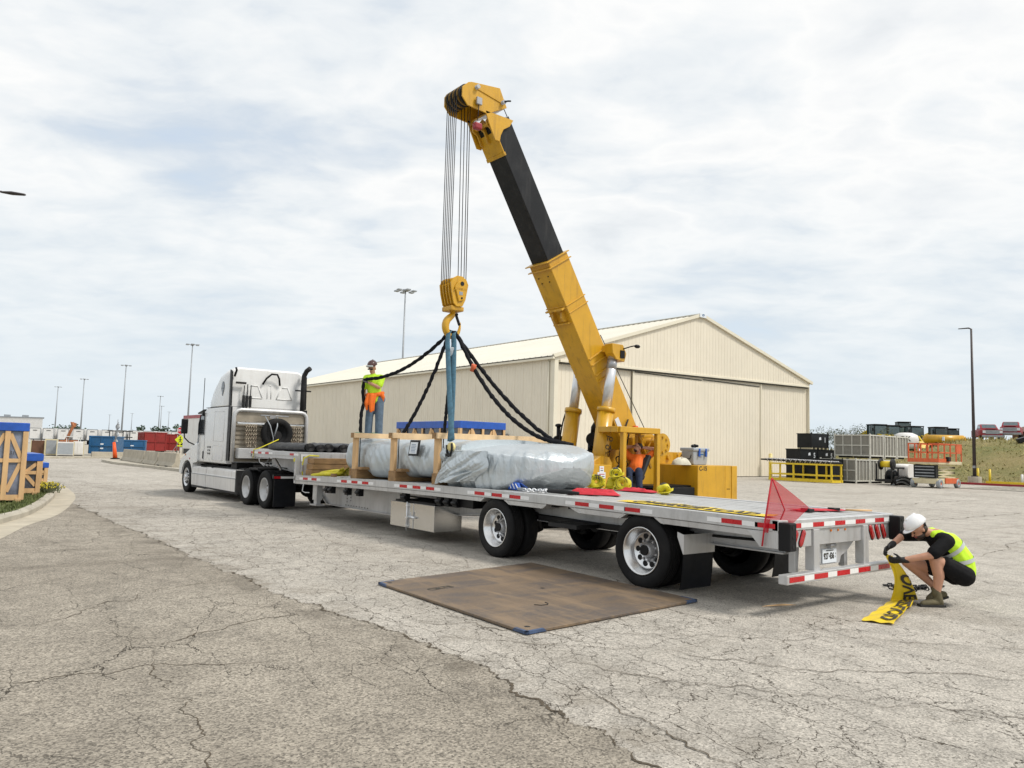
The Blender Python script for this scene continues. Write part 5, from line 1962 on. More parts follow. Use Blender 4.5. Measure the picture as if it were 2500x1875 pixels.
# ================================================================ WRAPPED CARGO ON WOODEN FRAMES
M_TARP = bpy.data.materials.new('silver_tarp')
M_TARP.use_nodes = True
nt = M_TARP.node_tree
bs = nt.nodes['Principled BSDF']
pos = nd(nt, 'ShaderNodeNewGeometry').outputs['Position']
c = mix(nt, ramp(nt, noi(nt, pos, 1.8, 4, .6), [(.3, 0), (.7, 1)]), (0.50, 0.545, 0.57), (0.58, 0.625, 0.65))
c = mix(nt, ramp(nt, noi(nt, pos, 5.0, 5, .7), [(.58, 0), (.75, .35)]), c, (0.47, 0.49, 0.505))
nt.links.new(c, bs.inputs['Base Color'])
bs.inputs['Roughness'].default_value = 0.40
bs.inputs['Metallic'].default_value = 0.5
wl = noi(nt, nd(nt, 'ShaderNodeMapping', {'Vector': pos, 'Rotation': (.5, .0, .0), 'Scale': (1.2, 2.2, .45)}).outputs[0], 4.0, 3, .5)
wl2 = noi(nt, nd(nt, 'ShaderNodeMapping', {'Vector': pos, 'Rotation': (-.7, .0, .3), 'Scale': (1.0, 2.6, .6)}).outputs[0], 9.0, 3, .5)
rd1 = mth(nt, 'SUBTRACT', 1.0, mth(nt, 'MULTIPLY', mth(nt, 'ABSOLUTE', mth(nt, 'SUBTRACT', wl, .5)), 7.0), True)
rd2 = mth(nt, 'SUBTRACT', 1.0, mth(nt, 'MULTIPLY', mth(nt, 'ABSOLUTE', mth(nt, 'SUBTRACT', wl2, .5)), 8.0), True)
h_ = mth(nt, 'ADD', mth(nt, 'MULTIPLY', rd1, .45), mth(nt, 'ADD', mth(nt, 'MULTIPLY', rd2, .25), mth(nt, 'MULTIPLY', noi(nt, pos, 1.7, 3, .5), .8)))
bp = nd(nt, 'ShaderNodeBump', {'Height': h_, 'Strength': 0.3, 'Distance': 0.03})
nt.links.new(bp.outputs[0], bs.inputs['Normal'])

cg = thing('wrapped_cargo', 'long load wrapped in silver-grey tarpaulin and set in three wooden frames on the trailer deck', 'cargo', (1.3, 7.0, 1.03))


def ridge(p, s_=0.0):
    a = noise.noise((p[0], p[1], p[2] + s_))
    return (1 - min(1, abs(a) * 2.2)) ** 1.6


def billow(x, y, z):
    return min(1.0, abs(noise.noise((x, y, z))) * 2.4) ** .75


def tarp_loft(name, prof, y0, y1, gx, lift, fold, ny=150, nv=110):
    P = [Vector(p) for p in prof]
    ring = smooth_path(P + [P[0]], 8)[:-1]
    L = len(ring)
    secs = []
    for j in range(ny + 1):
        t = j / ny
        y = y0 + (y1 - y0) * t
        g, lf = gx(t), lift(t)
        sec = []
        for i in range(nv):
            f = i / nv * L
            a, b = ring[int(f) % L], ring[(int(f) + 1) % L]
            p = a.lerp(b, f - int(f))
            zc = 1.42
            x, z = p.x * g, zc + (p.y - zc) * (0.25 + .75 * g)
            if p.y < zc:
                z += lf * (zc - p.y)
            q = Vector((1.3 + x, y, z))
            nrm = Vector((x, 0, (z - zc) * 1.6))
            nrm = nrm.normalized() if nrm.length > 1e-4 else Vector((0, 0, 1))
            q += nrm * fold(q, t) * min(1, g * 1.6)
            sec.append(q)
        secs.append(sec)
    mb = MB()
    mb.loft(secs, True)
    return part(name, mb, M_TARP, cg)


def fold_big(q, t):
    ang = math.atan2(q.x - 1.3, 5.9 - q.y) * 1.25 if q.y < 5.9 else -1.96 - (q.y - 5.9)
    side = 1.0 if q.z < 1.64 else max(.12, 1 - (q.z - 1.64) * 12)
    low = 1 + .8 * max(0, 1.3 - q.z) / .25
    d = .055 * billow(ang * 1.7 + q.z * .4, q.z * .35, 3.0) * side * low
    d += .032 * billow(ang * 4.6 - q.z * 1.2, q.z * .6, 9.0) * side * low
    d += .014 * billow(ang * 9.0 + q.z * 2.2, q.z * 1.2, 5.0) * side * low
    d += .004 * noise.noise((q.y * 5, q.x * 5, q.z * 7))
    d += .012 * noise.noise((q.y * 1.6, q.x * 1.6, 2)) * (1 - side)
    return d - .03


def fold_left(q, t):
    w_ = q.y + .30 * noise.noise((q.y * .8, q.z * 1.5, 1))
    d = .10 * billow(w_ * 1.3 + q.z * .9, q.z * .3, 5.0) + .06 * billow(w_ * 2.3 + q.z * 1.5, q.z * .3, 2.0) + .018 * billow(w_ * 6 - q.z * 2.4, q.z * .5, 7.0)
    return (d - .10) * (1.0 if q.z < 1.74 else .35)


tarp_loft('tarpaulin', [(-.84, 1.035), (-1.07, 1.08), (-1.16, 1.26), (-1.185, 1.50), (-1.18, 1.60), (-1.155, 1.645), (-1.09, 1.66), (-.8, 1.72), (-.3, 1.79), (.2, 1.83), (.8, 1.84), (1.05, 1.80), (1.13, 1.74), (1.17, 1.5), (1.1, 1.2), (.85, 1.035)],
          4.62, 6.72, lambda t: max(.015, (1 - (1 - min(1, t * 1.62)) ** 2) ** .55) * max(.05, 1 - max(0, (t - .93) / .07) ** 2 * .3),
          lambda t: .35 * max(0, 1 - t * 2.6), fold_big, 130, 150)
tarp_loft('tarpaulin', [(-.62, 1.10), (-.90, 1.13), (-1.03, 1.30), (-1.04, 1.56), (-.95, 1.76), (-.6, 1.84), (.0, 1.87), (.7, 1.84), (.98, 1.70), (1.02, 1.4), (.95, 1.14), (.6, 1.10)],
          6.35, 11.22, lambda t: max(.02, (1 - max(0, (t - .86) / .14) ** 2.4) ** .5) * (1 - .10 * math.sin(t * 9) ** 2 * (t < .86)),
          lambda t: 0.16 * math.sin(t * 8.0), fold_left, 170, 110)
# loose flap gathered over the joint, and hem
mb = MB()


def flapf(u, v, o=0.0):
    y = 6.56 - 1.15 * u + .35 * v * (1 - u) + u * (.30 * v - .16 * math.sin(3.1416 * v) + .04 * math.sin(9 * v))
    z = 1.66 - (1.66 - 1.06) * v - .10 * u * (1 - v) * 0 + .10 * u * v
    x = .12 - .10 * math.sin(u * 3.1) * v - .02 * v + o
    d = .09 * billow(u * 2.2 + v * 1.9, v * .5 - u * .4, 4) + .045 * billow(u * 5.5 + v * 3.5, v * 1.1, 8) + .018 * billow(u * 12 - v * 5, v * 4, 3)
    return (x - d * (.4 + v) * min(1, 3 * u + .3) * min(1, (1 - u) * 4 + .1), y, z + .02 * noise.noise((u * 6, v * 3, 3)))


mb.grid(lambda u, v: flapf(u, v), 90, 80)
mb.grid(lambda u, v: flapf(u, v, .004), 70, 60)
part('tarpaulin_flap', mb, M_TARP, cg)
mb = MB()


def crumple(u, v):
    a, t_ = u * 6.283, (v - .5) * 3.1
    r_ = .085 * (1 + .5 * ridge((math.cos(a) * 2.5, math.sin(a) * 2.5, t_ * 2.5)))
    return (.07 + r_ * math.cos(a) * math.cos(t_) * .5, 6.62 + r_ * math.sin(a) * math.cos(t_), 1.58 + r_ * math.sin(t_))


mb.grid(crumple, 26, 16, closeu=True)
part('tarpaulin_knot', mb, M_TARP, cg)
for y_ in (10.14, 8.52, 6.94):
    zd = tz(y_) + .066
    mb = MB()
    mb.box((.12, y_ - .13, zd), (2.52, y_ + .15, zd + .20))
    part('sill_timber', mb, 'oak', cg, bev=.008)
    for x_ in (.13, 2.42):
        mb = MB()
        mb.box((x_, y_ - .03, zd + .20), (x_ + .075, y_ + .12, 1.955))
        part('frame_post', mb, 'pine', cg, bev=.004)
    mb = MB()
    mb.box((.07, y_ - .078, 1.86), (2.70, y_ - .032, 1.965))
    part('top_rail', mb, 'pine_light', cg, bev=.003)
    mb = MB()
    mb.box((.065, y_ - .03, 1.86), (.128, y_ + .10, 1.965))
    part('end_block', mb, 'oak', cg, bev=.003)
    mb = MB()
    mb.cyl((.215, y_ - .055, zd + .2), (.215, y_ - .055, 1.99), .010, n=6)
    part('tie_rod', mb, 'steel_dark', cg)
    mb = MB()
    mb.box((.14, y_ - .30, zd + .195), (.34, y_ - .14, zd + .25))
    part('wedge_block', mb, 'oak', cg, bev=.004)
mb = MB()
mb.box((.205, 7.72, 1.53), (.225, 8.06, 1.83))
mb.mapv(lambda p: (p[0] + .10 * (p[2] - 1.6), p[1] - .08 * (p[2] - 1.68), p[2]))
pc = part('document_pouch', mb, 'black', cg)
mb = MB()
mb.box((.195, 7.76, 1.57), (.204, 8.02, 1.79))
mb.mapv(lambda p: (p[0] + .10 * (p[2] - 1.6), p[1] - .08 * (p[2] - 1.68), p[2]))
ppx = part('packing_list', mb, 'paper', pc)
for i in range(6):
    mb = MB()
    mb.box((.191, 7.80 + .02 * (i % 2), 1.60 + .028 * i), (.195, 7.97, 1.607 + .028 * i))
    mb.mapv(lambda p: (p[0] + .10 * (p[2] - 1.6), p[1] - .08 * (p[2] - 1.68), p[2]))
    part('print_line', mb, 'blue_steel', pc)
# lifting lug with shackle on the near side
mb = MB()
mb.lathe([(.025, -.03), (.075, -.03), (.082, 0), (.075, .03), (.025, .03)], (.09, 6.44, 1.72), (-1, -.2, 0), 20)
lug = part('lifting_lug', mb, 'pale_yellow', cg)
mb = MB()
mb.tube([(.05, 6.37, 1.78), (.04, 6.35, 1.68), (.05, 6.40, 1.58), (.06, 6.47, 1.56), (.06, 6.52, 1.62), (.05, 6.52, 1.75)], .02, 8)
mb.box((.02, 6.38, 1.55), (.08, 6.52, 1.60))
part('shackle', mb, 'steel_dark', lug)

# ---------------------------------------------------------------- slings from the hook
HK = Vector((1.29, 8.33, 4.08))


def bez(p, c, q, n=40):
    p, c, q = vec(p), vec(c), vec(q)
    return [p * (1 - t) ** 2 + c * 2 * t * (1 - t) + q * t * t for t in (i / n for i in range(n + 1))]


def sling(pts, m, lab, r=.036, flat=None, seed=1, nm='lifting_sling', lump=.22):
    rr = [r * (1 + lump * noise.noise((i * .9, seed, 3)) + lump * .6 * math.sin(i * 1.9 + seed)) for i in range(len(pts))]
    pts = [p + Vector((noise.noise((i * .35, seed, 1)), noise.noise((i * .35, seed, 5)), noise.noise((i * .35, seed, 9)))) * .012 for i, p in enumerate(pts)]
    mb = MB()
    mb.tube(pts, rr, 10, flat=flat)
    return solo(nm, mb, m, lab, 'sling', 'slings hanging from the crane hook', tuple(pts[-1]))


sling([Vector((1.34, 8.30, 4.06)), Vector((1.22, 8.36, 4.09))] + bez((1.2, 8.42, 4.0), (1.02, 9.75, 3.18), (.70, 10.82, 3.20), 46) + bez((.66, 10.86, 3.19), (.60, 10.88, 3.0), (.68, 10.91, 2.68), 12)[1:] + bez((.68, 10.91, 2.62), (.56, 10.86, 2.25), (.60, 10.80, 1.93), 14),
      'sling', 'black sling running to the hands of the worker standing on the load', .038, seed=3)
sling([Vector((1.36, 8.36, 4.05))] + bez((1.2, 8.36, 3.98), (.93, 8.62, 2.75), (.47, 8.75, 1.97), 50), 'sling', 'black sling slanting down left from the hook to the middle wooden frame', .036, seed=8)
sling([Vector((1.2, 8.30, 4.08))] + bez((1.34, 8.36, 3.95), (1.62, 8.9, 2.9), (2.25, 9.96, 1.98), 46), 'sling', 'black sling hanging nearly upright behind the blue straps', .036, seed=5)
for k, (ctl, end, lab) in enumerate((((1.35, 6.75, 2.12), (1.90, 5.88, 1.875), 'lower of the two black slings curving down to the right end of the load'), ((1.95, 7.15, 2.40), (2.15, 6.05, 1.875), 'upper of the two black slings curving down to the right end of the load'))):
    pts = [Vector((1.2, 8.34, 4.09)), Vector((1.33, 8.30, 4.06))] + bez((1.40, 8.24, 3.95), ctl, end, 56)
    pts += bez(pts[-1], pts[-1] + Vector((.08, -.18, -.02)), pts[-1] + Vector((.25, -.22, -.06)), 8)[1:]
    sling(pts, 'sling', lab, .040, seed=11 + 5 * k)
for k, (dx, lab) in enumerate(((-.05, 'left of the two flat blue web straps hanging from the hook to the lifting lug'), (.05, 'right of the two flat blue web straps hanging from the hook to the lifting lug'))):
    pts = [Vector((1.40, 8.33, 4.03)), Vector((1.29 + dx, 8.33, 4.10)), Vector((1.20 + dx * 1.2, 8.25, 4.02))] + bez((1.16 + dx * 1.6, 8.18, 3.85), (.66 + dx, 7.35, 2.75), (.10 + dx * .3, 6.47 + dx, 1.83), 30)
    mb = MB()
    mb.tube(pts, .055, 10, flat=(1, .28))
    solo('lifting_sling', mb, 'sling_blue', lab, 'sling', 'slings hanging from the crane hook', (.1, 6.47, 1.8))
mb = MB()
mb.box((-.035, -.01, -.09), (.035, .01, .09))
o = solo('sling_tag', mb, 'paper', 'small white tag on the blue web strap below the hook', 'tag')
o.location = (1.05, 7.98, 3.62)
o.rotation_euler = (.35, .2, -.6)
mb = MB()
mb.cyl((0, 0, -.07), (0, 0, .07), .052, n=12)
o = solo('sling_tag', mb, 'orange_paint', 'dull orange tag wrapped round the right black sling', 'tag')
o.location = (1.37, 7.66, 3.30)
o.rotation_euler = (.45, 0, 0)
mb = MB()
mb.grid(lambda u, v: (.25 + .55 * u, 10.25 + .22 * v, 1.972 + .02 * math.sin(u * 9) * v), 10, 4)
mb.grid(lambda u, v: (.25 + .55 * u, 10.25 + .22 * v, 1.960), 10, 4)
solo('green_pad', mb, 'green_tag', 'flat green edge protector lying on the leftmost wooden frame', 'pad', None, (.5, 10.35, 1.96))

# ================================================================ PEOPLE
def basis(f, u):
    f, u = vec(f).normalized(), vec(u)
    u = (u - f * u.dot(f)).normalized()
    l = u.cross(f)
    return l, f, u


def skull(mb, c, f, u, k=1.0):
    l, f, u = basis(f, u)
    c = vec(c)
    rot = Matrix((l, f, u)).transposed()
    mb.ell(c + u * .025 * k, (.076 * k, .097 * k, .092 * k), rot)
    mb.ell(c + f * .022 * k - u * .055 * k, (.058 * k, .070 * k, .062 * k), rot)
    mb.ell(c + f * .07 * k - u * .095 * k, (.03 * k, .025 * k, .022 * k), rot, 10, 6)
    mb.cap(c + f * .092 * k + u * .012 * k, c + f * .116 * k - u * .028 * k, .010 * k, .015 * k, 8)
    mb.cap(c + f * .085 * k + u * .030 * k - l * .03 * k, c + f * .085 * k + u * .030 * k + l * .03 * k, .013 * k, None, 8)
    for s_ in (-1, 1):
        mb.ell(c + l * s_ * .079 * k - f * .005 * k - u * .012 * k, (.012 * k, .022 * k, .034 * k), rot, 8, 6)


def face(parent, c, f, u, k=1.0):
    l, f, u = basis(f, u)
    c = vec(c)
    for s_ in (-1, 1):
        mb = MB()
        mb.ell(c + f * .089 * k + l * s_ * .031 * k + u * .008 * k, .011 * k, None, 8, 6)
        part('eye', mb, 'hair', parent)
    mb = MB()
    mb.cap(c + f * .091 * k - u * .058 * k - l * .022 * k, c + f * .091 * k - u * .058 * k + l * .022 * k, .006 * k, None, 8)
    part('mouth', mb, 'red_paint', parent)


def hand(mb, w, d, nrm, side=1, curl=.7, k=1.0):
    """palm plus four unequal bent fingers and a thumb; nrm points out of the palm"""
    w, d, nrm = vec(w), vec(d).normalized(), vec(nrm)
    nrm = (nrm - d * nrm.dot(d)).normalized()
    ax = d.cross(nrm)
    for o_ in (-.026, 0, .026):
        mb.cap(w + ax * o_ * .7 * k, w + d * .085 * k + ax * o_ * 1.1 * k, .019 * k, .016 * k, 8)
    for o_, L in ((-.036, .062), (-.012, .078), (.012, .084), (.035, .074)):
        p = w + d * .09 * k + ax * o_ * k
        a = curl * .5
        for j, fr in enumerate((.45, .32, .25)):
            dd = d * math.cos(a) + nrm * math.sin(a)
            q = p + dd * L * fr * k
            mb.cap(p, q, (.0105 - .001 * j) * k, (.0098 - .001 * j) * k, 8)
            p = q
            a += curl
    t0 = w + d * .028 * k + ax * side * .034 * k
    t1 = t0 + (d * .62 + ax * side * .62 + nrm * .35).normalized() * .042 * k
    t2 = t1 + (d * .8 + ax * side * .1 + nrm * .6).normalized() * .032 * k
    mb.limb([t0, t1, t2], [.014 * k, .012 * k, .0095 * k])


def hard_hat(parent_thing, name, c, f, u, m, k=1.0):
    l, f, u = basis(f, u)
    c = vec(c)
    rot = Matrix((l, f, u)).transposed()
    mb = MB()
    mb.ell(c + u * .035 * k, (.108 * k, .132 * k, .112 * k), rot, 24, 8, 0, 90)
    mb.ell(c + u * .035 * k, (.112 * k, .136 * k, .010 * k), rot, 24, 6)
    mb.ell(c + u * .030 * k + f * .060 * k, (.088 * k, .115 * k, .010 * k), rot, 24, 6)
    mb.cap(c + u * .132 * k - f * .055 * k, c + u * .132 * k + f * .055 * k, .018 * k, None, 10)
    return part(name, mb, m, parent_thing)


# ---- worker standing on the load (local frame: x to the viewer's right, y away, z up)
p1 = thing('person', 'worker standing on the load in lime T-shirt and dark hard hat, holding the black sling', 'person', (.93, 10.85, 1.86), -.67, local=True)
hc, hf, hu = Vector((-.085, -.03, 1.60)), Vector((-.28, -.82, -.42)), Vector((-.1, -.4, .9))
mb = MB()
skull(mb, hc, hf, hu)
mb.cap((-.06, .0, 1.44), (-.08, -.02, 1.56), .055, .05)
mb.limb([(-.02, .02, .90), (-.03, .02, 1.10), (-.045, .02, 1.30)], [.14, .14, .15])
mb.limb([(-.20, 0, 1.385), (.12, .02, 1.40)], [.07, .07])
mb.limb([(-.215, 0, 1.375), (-.255, -.02, 1.10), (-.23, -.09, .86)], [.055, .045, .033])
mb.limb([(.135, .01, 1.385), (.10, -.15, 1.16), (-.12, -.20, 1.255)], [.055, .045, .033])
mb.limb([(-.07, .02, .88), (-.11, .0, .48), (-.12, .03, .09)], [.095, .07, .05])
mb.limb([(.09, .02, .88), (.11, .0, .48), (.115, .03, .09)], [.095, .07, .05])
bd = part('body', mb, 'skin', p1, rem=.011)
face(bd, hc, hf, hu)
mb = MB()
mb.limb([(-.015, .02, .92), (-.03, .02, 1.12), (-.045, .015, 1.30)], [.155, .158, .165])
mb.limb([(-.19, .0, 1.375), (.115, .015, 1.385)], [.085, .085])
mb.limb([(-.215, 0, 1.375), (-.25, -.015, 1.17)], [.078, .074])
mb.limb([(.135, .01, 1.385), (.11, -.11, 1.215)], [.08, .078])
mb.cap((-.06, .0, 1.41), (-.065, -.0, 1.46), .075, .062)
part('shirt', mb, 'lime', p1, rem=.012, smooth_it=3)
mb = MB()
mb.limb([(-.10, .02, .90), (.12, .02, .90)], [.115, .115])
mb.limb([(-.07, .02, .88), (-.11, -.01, .48), (-.125, .03, .08)], [.115, .090, .085])
mb.limb([(.095, .02, .88), (.115, -.01, .48), (.115, .03, .08)], [.115, .092, .087])
part('jeans', mb, 'denim', p1, rem=.012, smooth_it=3)
mb = MB()
mb.limb([(-.17, -.02, .99), (-.06, -.12, .985), (.08, -.11, 1.0), (.17, .0, 1.04), (.10, .12, 1.0), (-.08, .12, .97), (-.17, -.02, .98)], [.045] * 7)
mb.limb([(-.13, -.12, .99), (-.16, -.16, .80), (-.15, -.15, .66)], [.05, .045, .03])
mb.limb([(-.05, -.14, .97), (-.06, -.17, .80), (-.05, -.16, .62)], [.06, .05, .035])
mb.limb([(.02, -.13, .97), (.00, -.16, .82), (.0, -.15, .64)], [.045, .035, .025])
mb.limb([(.15, -.05, 1.02), (.19, -.06, .95), (.19, -.03, .86)], [.05, .045, .02])
part('tied_vest', mb, 'orange_cloth', p1, rem=.011, smooth_it=2)
mb = MB()
hand(mb, (-.225, -.095, .845), (.03, -.06, -.9), (.6, -.4, 0), 1, .95)
part('glove', mb, 'glove_grey', p1, rem=.007, smooth_it=2)
mb = MB()
hand(mb, (-.14, -.20, 1.262), (-.85, .15, .25), (0, -.3, .9), 1, .95)
part('glove', mb, 'glove_grey', p1, rem=.007, smooth_it=2)
for x_ in (-.125, .115):
    mb = MB()
    mb.limb([(x_, .05, .045), (x_ - .02, -.12, .035)], [.05, .04])
    mb.cap((x_, .05, .05), (x_, .04, .14), .05, .055)
    part('boot', mb, 'boot', p1, rem=.012)
hh = hard_hat(p1, 'hard_hat', hc + Vector((-.0, .012, .045)), hf, hu, 'hat_brown')
mb = MB()
l_, f_, u_ = basis(hf, hu)
mb.cap(hc + f_ * .105 + u_ * .085 - l_ * .07, hc + f_ * .105 + u_ * .085 + l_ * .07, .022, None, 8)
part('goggles', mb, 'reflective', hh)
mb = MB()
mb.cap(hc + f_ * .094 + u_ * .012 - l_ * .052, hc + f_ * .094 + u_ * .012 + l_ * .052, .017, None, 8)
part('sunglasses', mb, 'black', p1)

# ---- worker crouching behind the trailer, facing left
p3 = thing('person', 'worker in white hard hat and lime safety vest crouching behind the trailer', 'person', (2.33, -.545, 0), -.67, local=True)
hc, hf, hu = Vector((-.135, .0, .885)), Vector((-.80, -.10, -.60)), Vector((-.58, -.06, .80))
mb = MB()
skull(mb, hc, hf, hu, .98)
mb.cap((.0, .0, .84), (-.09, .0, .87), .058, .052)
mb.limb([(.34, 0, .37), (.33, 0, .50), (.22, 0, .68), (.08, 0, .80)], [.13, .12, .13, .10])
mb.limb([(.09, -.18, .775), (.06, .17, .80)], [.065, .065])
mb.limb([(.10, -.195, .765), (-.11, -.235, .605), (-.40, -.125, .525)], [.058, .047, .032])
mb.limb([(.05, .18, .80), (-.235, .17, .785), (-.455, .05, .665)], [.056, .046, .032])
mb.limb([(.31, -.10, .36), (-.03, -.155, .545)], [.095, .068])
mb.limb([(-.03, -.155, .545), (.015, -.155, .36), (-.01, -.14, .14)], [.066, .062, .04])
mb.limb([(.31, .10, .36), (-.20, .15, .47)], [.09, .066])
mb.limb([(-.20, .15, .47), (-.05, .15, .35), (.12, .14, .19)], [.064, .058, .04])
bd = part('body', mb, 'skin', p3, rem=.010)
face(bd, hc, hf, hu, .98)
l_, f_, u_ = basis(hf, hu)
mb = MB()
rot = Matrix((l_, f_, u_)).transposed()
mb.ell(hc + f_ * .03 - u_ * .072, (.062, .070, .05), rot, 14, 8)
mb.ell(hc - f_ * .03 - u_ * .02, (.080, .075, .07), rot, 14, 8)
part('hair', mb, 'hair', p3, rem=.009)
hh = hard_hat(p3, 'hard_hat', hc + u_ * .03, hf, hu, 'hat_white', 1.06)
mb = MB()
mb.limb([hc + l_ * .10 + u_ * .03 - f_ * .05, hc - f_ * .11 + u_ * .02, hc - l_ * .10 + u_ * .03 - f_ * .05], [.012, .014, .012])
part('hat_strap', mb, 'black', hh)
mb = MB()
mb.limb([(.30, 0, .50), (.20, 0, .67), (.07, 0, .78)], [.135, .145, .115])
mb.limb([(.09, -.18, .775), (.06, .17, .80)], [.088, .085])
mb.limb([(.10, -.195, .765), (-.075, -.228, .635)], [.085, .078])
mb.limb([(.05, .18, .80), (-.22, .17, .785)], [.078, .070])
part('t_shirt', mb, 'black_cloth', p3, rem=.012, smooth_it=3)
mb = MB()
mb.limb([(.37, 0, .40), (.345, 0, .52), (.22, 0, .70)], [.160, .165, .158])
mb.limb([(.22, -.03, .70), (.09, -.06, .80), (.035, -.05, .82)], [.145, .090, .06])
mb.limb([(.22, .03, .70), (.07, .08, .82), (.03, .05, .83)], [.145, .085, .06])
mb.cap((.24, -.06, .36), (.32, -.05, .34), .075, .10)
vs = part('vest', mb, 'lime', p3, rem=.012, smooth_it=3)
# reflective bands following the vest
def band(c, n_, r1, r2, w_=.045):
    c, n_ = vec(c), vec(n_).normalized()
    a = Vector((0, 1, 0))
    b = n_.cross(a).normalized()
    m_ = MB()
    def f(u, v):
        t_ = u * 6.2832
        return c + a * (r1 * math.cos(t_)) + b * (r2 * math.sin(t_)) + n_ * ((v - .5) * w_)
    m_.grid(f, 36, 2, closeu=True)
    return part('reflective_band', m_, 'reflective', vs)


band((.245, 0, .655), (-.62, 0, .78), .168, .170)
band((.335, 0, .525), (-.25, 0, .95), .172, .174)
mb = MB()
mb.limb([(.30, 0, .38), (.37, 0, .40)], [.15, .155])
mb.limb([(.34, -.10, .36), (.12, -.14, .475)], [.128, .108])
mb.limb([(.34, .10, .36), (.06, .13, .43)], [.125, .10])
part('shorts', mb, 'black_cloth', p3, rem=.012, smooth_it=3)
for (w, d, n_, s_) in (((-.395, -.125, .527), (-.93, .25, -.1), (.1, .6, .4), -1), ((-.45, .052, .668), (-.75, -.25, -.45), (.2, -.6, -.5), 1)):
    mb = MB()
    hand(mb, w, d, n_, s_, .8, 1.06)
    mb.cap(vec(w) - vec(d).normalized() * .05, w, .040, .036)
    part('glove', mb, 'glove', p3, rem=.007, smooth_it=2)
mb = MB()
mb.limb([(-.005, -.14, .15), (.02, -.145, .07)], [.050, .045])
mb.limb([(.035, -.14, .045), (-.07, -.15, .05), (-.18, -.16, .036)], [.038, .042, .034])
b1 = part('boot', mb, 'boot', p3, rem=.010, smooth_it=3)
mb = MB()
mb.loft([[(x_, -.15 + w_, z_) for w_ in (-.045, .045) for z_ in ((0.004, .028) if w_ < 0 else (.028, .004))] for x_ in (-.225, -.1, .0, .075)], False)
part('sole', mb, 'sole', b1)
mb = MB()
mb.cap((-.01, -.14, .15), (-.012, -.14, .19), .050, .046)
part('sock', mb, 'boot', p3)
mb = MB()
mb.limb([(.12, .14, .21), (.15, .14, .13)], [.055, .055])
mb.limb([(.23, .14, .095), (.12, .14, .085), (.06, .145, .045)], [.045, .05, .04])
b2 = part('boot', mb, 'boot', p3, rem=.010, smooth_it=3)
mb = MB()
mb.loft([[(x_, .14 + w_, z_ + dz_) for w_ in (-.045, .045) for z_ in ((0, .022) if w_ < 0 else (.022, 0))] for x_, dz_ in ((.03, .004), (.10, .012), (.18, .030), (.27, .062))], False)
part('sole', mb, 'sole', b2)

# ---- crane operator leaning back with hands behind the head
p2 = thing('person', 'crane operator in orange T-shirt and dark jeans lounging in the cage seat, hands behind head', 'person', (5.75, 7.4, .86))
P = lambda *a: Vector(a)
hc, hf, hu = P(5.97, 7.44, 1.83), P(-.88, .22, .34), P(.33, .0, .94)
mb = MB()
skull(mb, hc, hf, hu)
mb.cap(P(6.06, 7.48, 1.63), P(6.0, 7.46, 1.76), .06, .055)
mb.limb([P(5.90, 7.44, 1.20), P(5.97, 7.45, 1.36), P(6.05, 7.48, 1.55)], [.15, .16, .14])
mb.limb([P(6.14, 7.32, 1.60), P(5.95, 7.62, 1.60)], [.07, .07])
mb.limb([P(6.15, 7.31, 1.60), P(6.33, 7.22, 1.80), P(6.09, 7.42, 1.84)], [.06, .05, .036])
mb.limb([P(5.94, 7.63, 1.60), P(5.82, 7.80, 1.82), P(5.99, 7.53, 1.86)], [.06, .05, .036])
mb.limb([P(5.94, 7.36, 1.18), P(5.66, 7.12, 1.30), P(5.60, 7.04, .95)], [.09, .07, .05])
mb.limb([P(5.84, 7.50, 1.18), P(5.53, 7.30, 1.30), P(5.45, 7.20, .95)], [.09, .07, .05])
bd = part('body', mb, 'skin', p2, rem=.011)
face(bd, hc, hf, hu)
l_, f_, u_ = basis(hf, hu)
rot = Matrix((l_, f_, u_)).transposed()
mb = MB()
mb.ell(hc + u_ * .05 - f_ * .02, (.083, .098, .078), rot, 16, 10)
mb.ell(hc + f_ * .04 - u_ * .085, (.055, .055, .035), rot, 14, 8)
part('hair', mb, 'hair', p2, rem=.009)
for s_ in (-1, 1):
    mb = MB()
    mb.lathe([(.022, -.004), (.028, 0), (.022, .004)], hc + f_ * .105 + l_ * s_ * .032 + u_ * .006, f_, 14, closed=True)
    mb.cyl(hc + f_ * .10 + l_ * s_ * .058 + u_ * .006, hc + l_ * s_ * .082 + u_ * .004, .004, n=6)
    part('eyeglasses', mb, 'black', p2)
mb = MB()
mb.limb([P(5.90, 7.44, 1.21), P(5.95, 7.44, 1.37), P(6.05, 7.48, 1.55)], [.165, .178, .155])
mb.limb([P(6.14, 7.32, 1.60), P(5.95, 7.62, 1.60)], [.085, .085])
mb.limb([P(6.15, 7.31, 1.60), P(6.27, 7.24, 1.72)], [.082, .072])
mb.limb([P(5.94, 7.63, 1.60), P(5.86, 7.74, 1.74)], [.082, .072])
part('shirt', mb, 'orange_cloth', p2, rem=.012, smooth_it=3)
mb = MB()
mb.limb([P(5.95, 7.36, 1.17), P(5.83, 7.50, 1.17)], [.125, .125])
mb.limb([P(5.93, 7.36, 1.18), P(5.66, 7.12, 1.30), P(5.60, 7.04, .96)], [.112, .088, .075])
mb.limb([P(5.84, 7.50, 1.18), P(5.53, 7.30, 1.30), P(5.45, 7.20, .96)], [.112, .088, .075])
part('jeans', mb, 'navy', p2, rem=.012, smooth_it=3)
for a, b in ((P(5.62, 7.06, .92), P(5.50, 6.97, .90)), (P(5.47, 7.22, .92), P(5.34, 7.14, .90))):
    mb = MB()
    mb.limb([a, b], [.05, .042])
    mb.cap(a, a + P(0, 0, .08), .052)
    part('boot', mb, 'black', p2, rem=.012)
mb = MB()
hand(mb, P(6.09, 7.42, 1.845), P(-.75, .5, .2), P(-.4, -.5, -.3), 1, .5)
